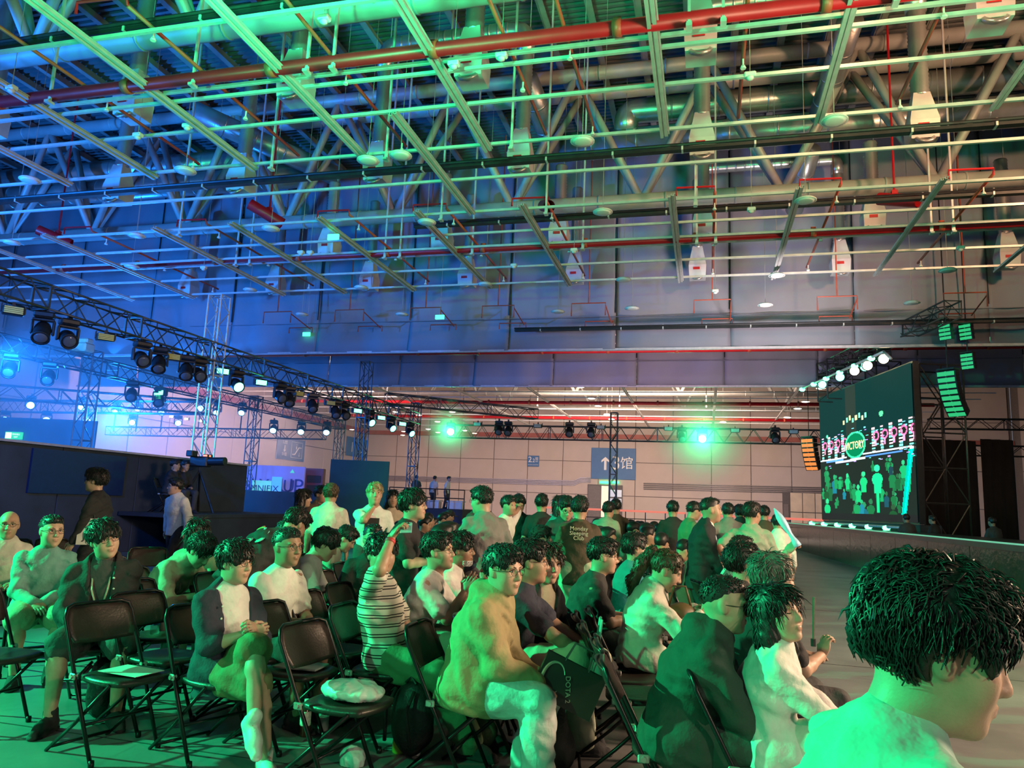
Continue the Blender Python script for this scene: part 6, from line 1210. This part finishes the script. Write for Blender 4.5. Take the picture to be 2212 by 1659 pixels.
# --- the seated crowd: a few figures built once, then copied with their parts
VARS = []
for k, sp in enumerate((dict(lean=8, hp=6, handL=(.38, .04, .74), handR=(.38, -.05, .74)), dict(lean=20, hp=28, hunch=16), dict(lean=2, hp=-4), dict(lean=6, fem=True, hair=('long', 'black')), dict(lean=10, fat=1.2, hp=10), dict(lean=0, hy=-40, handR=(.40, -.05, .92)), dict(lean=12, hy=30, hair=('fringe', 'black')), dict(lean=4, hp=14, cap='black', handR=(.36, -.05, .86), handL=(.36, .05, .84)))):
    sp = dict(sp); sp.setdefault('hair', ('short', 'black')); sp['label'] = 'v%d' % k; parts, J = build_body(sp, .030 if k else .03); L = []
    for nm, (me, m) in parts.items():
        for q in (skin_mats('mid') if nm == 'body' else [m]): me.materials.append(q)
        L.append(('shoe' if nm.startswith('shoe') else nm, me))
    VARS.append(L)
def joined_chair():
    m = MB()
    for (k, s), me in CH.items():
        if k in ('foot_cap', 'hinge'): continue
        m.mi = 0 if k in ('seat', 'backrest') else 1; m.add([v.co[:] for v in me.vertices], [tuple(p.vertices) for p in me.polygons])
    me = m.mesh('folding_chair', True); me.materials.append(M_CHAIRB); me.materials.append(M_CHAIRF); return me
FAR_CH = joined_chair()
TOPS = ['black', 'black', 'charcoal', 'white', 'offwhite', 'grey', 'darkgreen', 'teal', 'navy', 'greygreen', 'brown', 'lightblue', 'black', 'cream', 'mint']
taken = [(1050, 7.75), (1252, 8.2), (1219, 9.2), (1350, 7.7), (1150, 8.5), (1192, 8.9), (1468, 8.7), (1512, 8.4), (806, 9.3), (690, 8.6), (1086, 10.6), (1024, 10.6), (1118, 11.6), (1170, 11.2), (1196, 10.6), (1455, 12.6), (1481, 12), (846, 12.2), (1300, 12.5)]
PLACE = ['in front of the grey tee man', 'left of the centre aisle', 'near the dark green board', 'behind the teal tee woman', 'near the brown tee man', 'beside the guard in a suit', 'under the arrow sign', 'under the small square sign', 'towards the raised platform']
rs = np.random.RandomState(11); CROWD = {}; CCH = {}; ECH = []; cnt = 0
for row in range(-9, 12):
    u = row*.92+.15
    for c in range(18):
        d = 7.4+c*.66+.18*(row % 2); x = 1106+F_PX*u/d; lim = 835 if d < 11 else 850
        if not lim < x < (1440 if d < 11 else 1490): continue
        if d < 9.0 and (x < 880 or x > 1300) and rs.rand() < .5: continue
        if any(abs(x-a) < F_PX*.42/d and abs(d-b) < .6 for a, b in taken): continue
        r = rs.rand(); p = Vector(spot(x, d)); ang = YAW+R(rs.uniform(-12, 10))
        if r < .16 or cnt >= 110:
            if d < 13:
                o = obj('folding_chair', FAR_CH, None, None, p, ang); tag(o, 'empty chair', 'chair'); ECH.append((x, d, o))
            continue
        k = rs.randint(len(VARS)); tc = TOPS[rs.randint(len(TOPS))]; where = PLACE[0 if (d < 9 and x < 1110) else 4 if (d < 9.5 and x < 1290) else 3 if (d < 10 and x < 1400) else 5 if (x > 1400) else 2 if (x < 900) else 8 if (x < 1000 and d > 11) else 7 if (x < 1200 and d > 11) else 6 if (d > 11) else 1]
        cn = {'greygreen': 'grey green', 'offwhite': 'off-white', 'darkgreen': 'dark green', 'lightblue': 'light blue'}.get(tc, tc); row_n = ('near', 'middle', 'rear')[0 if d < 10 else 1 if d < 14 else 2]
        lb = f'spectator in {cn} top, {row_n} rows {where}'
        t = thing('person', lb, 'person', p, ang); CROWD.setdefault(lb, []).append((x, t)); s = rs.uniform(.94, 1.03); t.scale = (s, s, s); cnt += 1
        for nm, me in VARS[k]:
            o = obj(nm, me, None, t)
            if nm in ('tshirt',): o.material_slots[0].link = 'OBJECT'; o.material_slots[0].material = cloth(tc)
            if nm == 'hair' and rs.rand() < .3: o.material_slots[0].link = 'OBJECT'; o.material_slots[0].material = hairm('dark')
        off = Matrix.Rotation(ang, 3, 'Z') @ Vector((-.1, 0, 0)); o = obj('folding_chair', FAR_CH, None, None, p+off, ang); lc = f'chair under a {cn} topped spectator, {row_n} rows'; tag(o, lc, 'chair'); CCH.setdefault(lc, []).append((x, o))
for D_ in (CROWD, CCH):
    for lb, L in D_.items():
        L.sort(key=lambda q: q[0])
        for i, (x, o) in enumerate(L):
            if len(L) > 1: o['label'] = f'{lb}, {NTH[i] if i < len(NTH) else str(i+1)+"th"} from left'
ECH.sort(key=lambda q: (round(q[1]), q[0]))
for rw in ('near', 'middle', 'rear'):
    L = sorted([(x, o) for x, d, o in ECH if rw == ('near' if d < 9 else 'middle' if d < 11 else 'rear')], key=lambda q: q[0])
    for i, (x, o) in enumerate(L): o['label'] = f'empty black folding chair among the {rw} crowd rows, {NTH[i]} from left'; o['group'] = 'empty chairs among the crowd'
# ---------------------------------------------------------------- empty chairs near the camera
EM = [(752, 4.35, -22, 'empty chair carrying a white plastic bag, front centre'), (298, 4.75, -28, 'empty chair with a sheet of paper on it, front left'), (28, 5.1, -18, 'empty chair at the left edge of the frame'), (650, 5.05, -24, 'empty chair right of the crossed legs man'), (352, 6.0, -26, 'empty chair with water bottles, behind the paper chair'), (578, 5.5, -22, 'empty chair half hidden by the crossed legs man'), (375, 5.3, -25, 'empty chair just behind the paper chair'), (735, 5.75, -18, 'empty chair behind the white bag chair'), (800, 6.4, -16, 'empty chair beside the flat-top man'), (700, 6.3, -20, 'empty chair left of the flat-top man'), (285, 6.9, -26, 'empty chair behind the man in the black jacket'), (290, 7.9, -22, 'empty chair in the aisle on the left'), (520, 6.8, -22, 'empty chair beside the bending man'), (1392, 4.25, -4, 'first empty chair in front of the dark green jacket'), (1352, 4.75, -4, 'second empty chair with a tote bag on it'), (1330, 5.2, -4, 'third empty chair left of the ponytail woman'), (1255, 5.7, -6, 'empty chair with papers beside the long haired woman'), (760, 7.4, -12, 'empty chair in the gap of the middle rows, nearest'), (735, 8.2, -10, 'empty chair in the gap of the middle rows, second'), (790, 8.4, -10, 'empty chair in the gap of the middle rows, third'), (760, 9.1, -8, 'empty chair in the gap of the middle rows, fourth'), (700, 9.4, -8, 'empty chair in the gap of the middle rows, fifth'), (830, 8.0, -10, 'empty chair behind the flat-top man'), (340, 9.3, -60, 'empty chair with two red cans by the platform'), (460, 9.6, -20, 'empty chair near the platform box'), (70, 9.8, -30, 'dark empty chair by the partition, left one'), (150, 10.2, -30, 'dark empty chair by the partition, right one'), (1110, 7.0, -4, 'empty chair in front of the grey tee man'), (1080, 7.1, -4, 'empty chair with bags behind the chin mask man'), (1500, 7.2, 0, 'empty chair behind the guard'), (1440, 7.0, 0, 'empty chair left of the guard')]
for px, d, phi, lb in EM: chair_px(lb, px, d, phi)
# ================================================================== things people carry and leave about
def on_person(J, name, me, m): return obj(name, me, m, J['root'])
def chest_frame(J, back, off, dz=.0, dy=.0):
    n = -J['fw'] if back else J['fw']; x = -J['lf'] if back else J['lf']; up = J['up']; x = up.cross(n); return frame(x, up, n, J['chest']+n*off+up*dz+x*dy)
me = text_mesh('Monday\nSleeping\nClub', .062, depth=.002); me.transform(chest_frame(JY, True, .146, .06)); on_person(JY, 'back_lettering', me, mat('print_cream', (.75, .72, .55), .7, 0, .05))
m = MB(); m.box((0, 0, 0), (.17, .19, .006)); me = m.mesh('chest_print'); me.transform(chest_frame(JX, False, .140, .02, -.02)); on_person(JX, 'chest_print', me, mat('print_black', (.03, .03, .03), .8))
me = text_mesh('TAG', .05, depth=.002); me.transform(chest_frame(JX, False, .146, .02, -.02)); on_person(JX, 'print_lettering', me, mat('print_cream', (.75, .72, .55), .7))
for i, (dx, dz, r, c) in enumerate(((-.10, .10, .040, (.7, .55, .1)), (.0, .06, .035, (.1, .55, .5)), (.06, .02, .05, (.15, .6, .5)), (-.05, -.02, .03, (.2, .6, .3)), (.10, -.06, .045, (.15, .55, .5)), (-.13, .14, .022, (.6, .1, .1)), (.02, -.12, .05, (.1, .45, .4)), (-.07, -.10, .025, (.6, .5, .1)))):
    m = MB(); m.lathe([(r*.9, -.002), (r, 0), (r*.5, .003)], 12); me = m.mesh('print_motif', True); me.transform(chest_frame(JF, True, .152-abs(dx)*.25, dz, dx)); on_person(JF, 'print_motif', me, mat('print_%d' % i, c, .8))
def lanyard(J, c):
    n, fw, up, lf, ch = J['neck'], J['fw'], J['up'], J['lf'], J['chest']; m = MB()
    for k in (1, -1): m.tube([n-fw*.05+up*.02, n+lf*(.065*k)+fw*.03, ch+lf*(.05*k)+fw*.165+up*.03, ch+fw*.172-up*.16], .006, 5)
    on_person(J, 'lanyard', m.mesh('lanyard'), mat('lanyard_'+c, CLOTH[c], .7))
lanyard(JB, 'sage'); lanyard(JC, 'cream')
w_ = JT['wr']['R']; e_ = JT['el']['R']; ax = (w_-e_).normalized(); c = w_-ax*.035; m = MB(); m.tube([c-ax*.012, c+ax*.012], .034, 12); on_person(JT, 'wristband', m.mesh('wristband', True), mat('wristband_red', (.6, .05, .06), .5))
# buttons on the open dark shirt
def buttons(J, k, n=5, off=.155, c='button_white'):
    for i in range(n):
        m = MB(); m.lathe([(.007, -.002), (.008, 0), (.005, .003)], 8); me = m.mesh('button', True); me.transform(chest_frame(J, False, off, .10-.075*i, k)); on_person(J, 'button', me, mat(c, (.75, .75, .7), .4))
buttons(JS, -.115, 4, .125); buttons(JB, .085, 4, .15)
# floor litter and drinks
M_PET = mat('clear_bottle_plastic', (.55, .62, .6), .08, 0, 0, alpha=.35); M_LID = mat('bottle_cap_white', (.75, .78, .75), .4, 0, 0)
def bottle(p, label, col=None, band=None, h=.24, r=.034, name='drink_bottle', liquid=None):
    t = thing(name, label, 'bottle', p); m = MB(); m.lathe([(r*.85, 0), (r, .01), (r, h*.62), (r*.8, h*.74), (r*.42, h*.86), (r*.40, h*.93)], 16); obj('bottle_body', m.mesh('bottle_body', True), col or M_PET, t)
    m = MB(); m.lathe([(r*.46, h*.92), (r*.46, h), (r*.4, h)], 12); obj('cap', m.mesh('cap', True), M_LID, t)
    if band: m = MB(); m.lathe([(r*1.02, h*.30), (r*1.03, h*.31), (r*1.03, h*.66), (r*.95, h*.68)], 16); obj('label_wrap', m.mesh('label_wrap', True), band, t)
    if liquid: m = MB(); m.lathe([(r*.8, .006), (r*.93, .012), (r*.93, h*.5), (r*.5, h*.5)], 14); obj('drink', m.mesh('drink', True), liquid, t)
    return t
bottle(atz(657, 1590, 0), 'small bottle of dark tea with a white label on the floor', mat('tea_plastic', (.06, .035, .015), .1, 0, 0), mat('label_print', (.7, .72, .6), .5, 0, .3, 60), .23)
bottle(atz(697, 1585, 0), 'clear bottle with cloudy drink standing on the floor', None, None, .22, .036, liquid=mat('cloudy_drink', (.42, .46, .42), .3, 0, .05))
t = thing('insulated_flask', 'lime green tapered flask on the floor under the chairs', 'bottle', atz(861, 1625, 0)); m = MB(); m.lathe([(.040, 0), (.042, .01), (.036, .17), (.030, .22), (.022, .27), (.020, .275)], 16); obj('flask_body', m.mesh('flask_body', True), mat('lime_plastic', (.42, .65, .08), .35, 0, .05), t); m = MB(); m.lathe([(.031, .205), (.032, .21), (.029, .235)], 16); obj('brown_ring', m.mesh('brown_ring', True), mat('flask_ring', (.25, .12, .05), .5), t)
def crumple(name, label, cat, p, r, m, h=.006, f=1., rz=0):
    V, Q = nets(lambda P: s_ell(P, (0, 0, r[2]*.55), r)+.18*r[2]*noise3(P, 2.4/r[2], f)+.10*r[2]*np.abs(noise3(P, 5.5/r[2], f*2)), (-r[0]*1.4, -r[1]*1.4, -.0), (r[0]*1.4, r[1]*1.4, r[2]*2.2), h); o = obj(name, np_mesh(name, [(V, Q, 0)]), m, None, p, rz); return tag(o, label, cat)
M_FILM = mat('crumpled_white_film', (.70, .74, .72), .35, 0, .08, 20, .2, 40)
crumple('plastic_wrap', 'crumpled pale plastic wrap on the floor at the bottom edge', 'litter', atz(760, 1652, 0), (.08, .07, .07), M_FILM, .007, 1.3)
crumple('tissue', 'crumpled white tissue by the foot of the bag chair', 'litter', atz(897, 1630, 0), (.035, .025, .022), M_FILM, .004, 2.1)
def on_chair(px, d, phi, x=.11, y=0, z=.475): return Vector(spot(px, d))+Matrix.Rotation(YAW+R(phi), 3, 'Z') @ Vector((x, y, z))
crumple('plastic_bag', 'crumpled white plastic bag lying on the front centre chair', 'bag', on_chair(752, 4.35, -22, .12), (.19, .12, .06), M_FILM, .008, .4, YAW+R(-22))
m = MB(); m.box((0, 0, 0), (.30, .21, .003)); tag(obj('paper_sheet', m.mesh('paper_sheet'), mat('paper_white', (.7, .72, .68), .7, 0, .04), None, on_chair(298, 4.75, -28, .14, 0, .478), YAW+R(-22)), 'white sheet of paper on the front left chair', 'paper')
m = MB(); m.box((0, 0, 0), (.29, .2, .012), bev=.003); tag(obj('magazine', m.mesh('magazine'), mat('magazine_grey', (.3, .33, .32), .5, 0, .3, 9), None, on_chair(650, 5.05, -24, .12, 0, .48), YAW+R(-12)), 'grey magazine lying on the chair right of the crossed legs man', 'magazine')
m = MB(); m.box((0, 0, 0), (.29, .2, .008), bev=.002); tag(obj('programme_sheets', m.mesh('programme_sheets'), mat('paper_white', (.7, .72, .68), .7), None, on_chair(1255, 5.7, -6, .12, 0, .48), YAW+R(10)), 'white papers on the chair beside the long haired woman', 'paper')
bottle(on_chair(352, 6.0, -26, .10, .05), 'clear water bottle on a chair behind, left one', None, None, .23, liquid=mat('cloudy_drink', (.42, .46, .42), .3)); bottle(on_chair(352, 6.0, -26, .16, -.06), 'water bottle with a blue label on a chair behind', None, mat('label_blue', (.08, .25, .65), .5), .23)
for k in (0, 1):
    t = thing('drink_can', f'red drink can on the chair by the platform, {("left", "right")[k]} one', 'can', on_chair(340, 9.3, -60, .12, -.07+.14*k)); m = MB(); m.lathe([(.028, 0), (.033, .01), (.033, .135), (.027, .15)], 14); obj('can_body', m.mesh('can_body', True), mat('can_red', (.5, .02, .05), .35, .3, 0), t); m = MB(); m.lathe([(.027, .15), (.026, .152), (.006, .151)], 12); obj('can_lid', m.mesh('can_lid', True), mat('can_lid_metal', (.6, .6, .6), .3, .8, 0), t)
t = thing('equipment_crate', 'small white and purple crate in front of the platform', 'crate', spot(470, 12.4), YAW); m = MB(); m.box((0, 0, .55), (.62, .4, .30), bev=.02); obj('crate_body', m.mesh('crate_body'), mat('crate_purple', (.25, .22, .5), .5), t); m = MB(); m.box((.2, -.205, .55), (.2, .02, .24)); obj('crate_panel', m.mesh('crate_panel'), M_WHITE, t); m = MB(); m.box((0, 0, .2), (.6, .38, .4), bev=.01); obj('crate_base', m.mesh('crate_base'), M_BLACKFAB, t)
# paper carrier bag with crest, tilted between the two front men
def carrier(label, M, w, h, d, body, name='carrier_bag', crest=True):
    t = thing(name, label, 'bag', M=M); q = MB(); q.add([(-w/2, -h/2, -d/2), (w/2, -h/2, -d/2), (w/2, -h/2, d/2), (-w/2, -h/2, d/2), (-w/2, h/2, -d*.2), (w/2, h/2, -d*.2), (w/2, h/2, d*.2), (-w/2, h/2, d*.2)], [(0, 1, 2, 3), (0, 4, 5, 1), (3, 2, 6, 7), (0, 3, 7, 4), (1, 5, 6, 2)]); o = obj('bag_body', q.mesh('bag_body'), body, t); s = o.modifiers.new('thickness', 'SOLIDIFY'); s.thickness = .003
    for k in (-1, 1): q = MB(); q.tube([(-w*.2, h/2-.01, k*d*.2), (-w*.16, h/2+.10, k*d*.15), (w*.16, h/2+.10, k*d*.15), (w*.2, h/2-.01, k*d*.2)], .004, 5); obj('bag_handle', q.mesh('bag_handle'), mat('cord_handle', (.1, .1, .1), .7), t)
    return t
at_ = lambda px, py, d: at_depth(px, py, d)
bn = -_f0; bx_ = (Vector((math.cos(YAW), math.sin(YAW), 0))*math.cos(R(-24))+Vector((0, 0, 1))*math.sin(R(-24))); by_ = bn.cross(bx_)
MD = mat('dark_bag_paper', (.022, .026, .022), .4, 0, .2, 8); t = carrier('black paper bag with a silver crest and DOTA lettering between the front men', frame(bx_, by_, bn, at_(1228, 1478, 4.42)), .36, .24, .10, MD)
MS = mat('silver_print', (.45, .5, .42), .35, .3, .2, 30)
q = MB(); q.tube([(-.10+.062*math.cos(a), .0+.085*math.sin(a), .052-.03*max(0, math.sin(a))) for a in np.linspace(.5, 5.6, 22)], [.003+.006*math.sin(i/21*PI) for i in range(22)], 5); obj('crest', q.mesh('crest'), MS, t)
o = obj('bag_lettering', text_mesh('DOTA 2', .04, depth=.001), MS, t); o.location = (.0, -.02, .050); o.rotation_euler = (R(-9), 0, R(-66))
t = carrier('white paper bag carried by the walking man', Matrix.Translation(at_depth(192, 1148, 9.5)) @ Matrix.Rotation(YAW+R(20), 4, 'Z') @ Matrix.Rotation(R(90), 4, 'X'), .24, .32, .1, mat('bag_white_paper', (.75, .73, .68), .6, 0, .05)); o = obj('bag_lettering', text_mesh('JA', .12, depth=.001), mat('print_black', (.03, .03, .03), .8), t); o.location = (0, -.06, .05)
def backpack(label, p, ang, m, s=1.):
    t = thing('backpack', label, 'bag', p, ang); t.scale = (s, s, s); V, Q = nets(lambda P: smin(s_ell(P, (0, 0, .22), (.10, .15, .22)), s_ell(P, (.07, 0, .14), (.07, .11, .11)), .04)+.008*noise3(P, 22), (-.17, -.22, 0), (.2, .22, .5), .014); obj('pack_body', np_mesh('pack_body', [(V, Q, 0)]), m, t)
    for k in (-1, 1): q = MB(); q.tube([(-.08, k*.07, .40), (-.16, k*.08, .30), (-.13, k*.10, .10)], .012, 6); obj('shoulder_strap', q.mesh('shoulder_strap', True), m, t)
    q = MB(); q.tube([(-.03, -.04, .43), (-.03, 0, .47), (-.03, .04, .43)], .008, 6); obj('top_loop', q.mesh('top_loop'), m, t); return t
MBK = mat('black_nylon', (.018, .019, .022), .5, 0, .25, 20, .3, 60)
backpack('black backpack on the floor between the hooded and the navy man', spot(1205, 4.65), YAW, MBK, 1.05); backpack('black backpack on the floor beside the striped tee man', spot(918, 4.9), YAW+1, MBK, 1.0); backpack('dark backpack on the floor behind the man in the black jacket', spot(272, 5.4), YAW+.5, MBK, .9)
V, Q = nets(lambda P: smax(s_ell(P, (0, 0, .12), (.05, .17, .16)), -(P[:, 2]-.0), .01)+.006*noise3(P, 24), (-.1, -.22, -.02), (.1, .22, .32), .012); t = thing('tote_bag', 'pale teal tote bag hanging on the second empty chair, right', 'bag', on_chair(1352, 4.75, -4, -.16, 0, .46), YAW+R(-4)); obj('bag_body', np_mesh('bag_body', [(V, Q, 0)]), mat('teal_canvas', (.16, .34, .32), .7, 0, .1), t); q = MB(); q.tube([(0, -.1, .25), (.02, -.06, .42), (.02, .06, .42), (0, .1, .25)], .01, 6); obj('bag_strap', q.mesh('bag_strap', True), mat('teal_canvas', (.16, .34, .32), .7), t)
V, Q = nets(lambda P: s_ell(P, (0, 0, .10), (.13, .08, .11))+.008*noise3(P, 26), (-.2, -.15, -.05), (.2, .15, .28), .012); t = thing('handbag', 'brown leather handbag on the lap of the ponytail woman', 'bag', at_depth(1468, 1368, 5.42), YAW); obj('bag_body', np_mesh('bag_body', [(V, Q, 0)]), mat('brown_leather', (.13, .08, .035), .45, 0, .2, 12), t); q = MB(); q.tube([(-.08, 0, .18), (-.04, 0, .32), (.04, 0, .32), (.08, 0, .18)], .009, 6); obj('bag_handle', q.mesh('bag_handle', True), mat('brown_leather', (.13, .08, .035), .45), t)
t = thing('shoulder_bag', 'dark olive bag on the floor under the woman in the white jacket', 'bag', spot(1745, 3.5), YAW+.2); V, Q = nets(lambda P: s_ell(P, (0, 0, .15), (.22, .12, .16))+.012*noise3(P, 18), (-.3, -.2, 0), (.3, .2, .36), .014); obj('bag_body', np_mesh('bag_body', [(V, Q, 0)]), mat('olive_nylon', (.05, .055, .03), .5, 0, .2), t); q = MB(); q.tube([(-.15, 0, .26), (0, -.03, .42), (.15, 0, .26)], .012, 6); obj('bag_strap', q.mesh('bag_strap', True), MBK, t)
# clapper stick and hand fan
a, b = at_depth(1724, 1180, 5.42), at_depth(1672, 1098, 5.5); m = MB(); prof = [.052, .046, .030, .028, .040, .050, .052, .048, .030, .008]
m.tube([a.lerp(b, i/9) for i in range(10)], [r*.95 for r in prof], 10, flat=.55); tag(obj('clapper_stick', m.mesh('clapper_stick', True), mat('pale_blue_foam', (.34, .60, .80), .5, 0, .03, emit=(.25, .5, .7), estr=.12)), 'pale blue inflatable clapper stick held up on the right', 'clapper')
a, b = at_depth(1757, 1392, 4.35), at_depth(1758, 1290, 4.35); t = thing('folded_fan', 'dark folded hand fan held upright by the long haired man', 'fan', a); m = MB(); m.tube([(0, 0, 0), (b-a)*.5, (b-a)], [.010, .014, .016], 6, flat=.5); obj('fan_ribs', m.mesh('fan_ribs'), mat('dark_bamboo', (.07, .045, .03), .5), t); m = MB(); m.tube([(0, 0, -.01), (0, 0, .03)], .014, 8); obj('pivot', m.mesh('pivot'), M_DARK, t)
# ------------------------------------------------------------------ thin stage haze on the left, lit by the blue heads
def haze(name, lo, hi, dens, label):
    m = MB(); c = [(a+b)/2 for a, b in zip(lo, hi)]; m.box(c, [b-a for a, b in zip(lo, hi)]); mt = bpy.data.materials.new(name); mt.use_nodes = True; nt = mt.node_tree; nt.nodes.remove(nt.nodes['Principled BSDF']); v = nt.nodes.new('ShaderNodeVolumeScatter'); v.inputs['Color'].default_value = (.8, .85, .9, 1); v.inputs['Density'].default_value = dens; v.inputs['Anisotropy'].default_value = .2; nt.links.new(v.outputs[0], nt.nodes['Material Output'].inputs['Volume'])
    o = obj(name, m.mesh(name), mt); tag(o, label, 'haze', None, 'stuff'); return o
haze('stage_haze', (-36, 16, .1), (-17.5, 41, 7.2), .045, 'thin blue lit smoke haze over the left stage')
lamp('blue_haze_lamp', 'POINT', (-25, 27, 4.4), BLUE, 2600, None, .3)

def ball(name, c, r, dens, label):
    V, Q = uvell((0, 0, 0), (r, r, r), 16, 10); o = obj(name, np_mesh(name, [(V, Q, 0)]), None, None, c); mt = bpy.data.materials.new(name); mt.use_nodes = True; nt = mt.node_tree; nt.nodes.remove(nt.nodes['Principled BSDF']); v = nt.nodes.new('ShaderNodeVolumeScatter'); v.inputs['Color'].default_value = (.9, .95, .9, 1); v.inputs['Density'].default_value = dens
    tc = nt.nodes.new('ShaderNodeTexCoord'); ln = nt.nodes.new('ShaderNodeVectorMath'); ln.operation = 'LENGTH'; nt.links.new(tc.outputs['Object'], ln.inputs[0]); mr = nt.nodes.new('ShaderNodeMapRange'); mr.inputs[1].default_value = 0; mr.inputs[2].default_value = r*.95; mr.inputs[3].default_value = dens; mr.inputs[4].default_value = 0; nt.links.new(ln.outputs['Value'], mr.inputs[0]); nt.links.new(mr.outputs[0], v.inputs['Density'])
    nt.links.new(v.outputs[0], nt.nodes['Material Output'].inputs['Volume']); o.data.materials.append(mt); tag(o, label, 'haze', None, 'stuff')
for k, (px, py, r, e) in enumerate(((972, 931, 1.9, 220), (1517, 946, 2.9, 420))):
    c = aty(px, py, 40.7); ball('beam_halo', c, r, .35, f'added green halo ball around the {("left", "right")[k]} beam lamp of the cross truss'); lamp('green_beam_lamp', 'POINT', c+Vector((0, -.15, 0)), GREEN, e, None, .12)  # haze ball and point light added to imitate each lamp's halo
print('tris', sum(len(p.vertices)-2 for me in {o.data for o in SC.objects if o.type == 'MESH'} for p in me.polygons), 'objs', len(SC.objects))
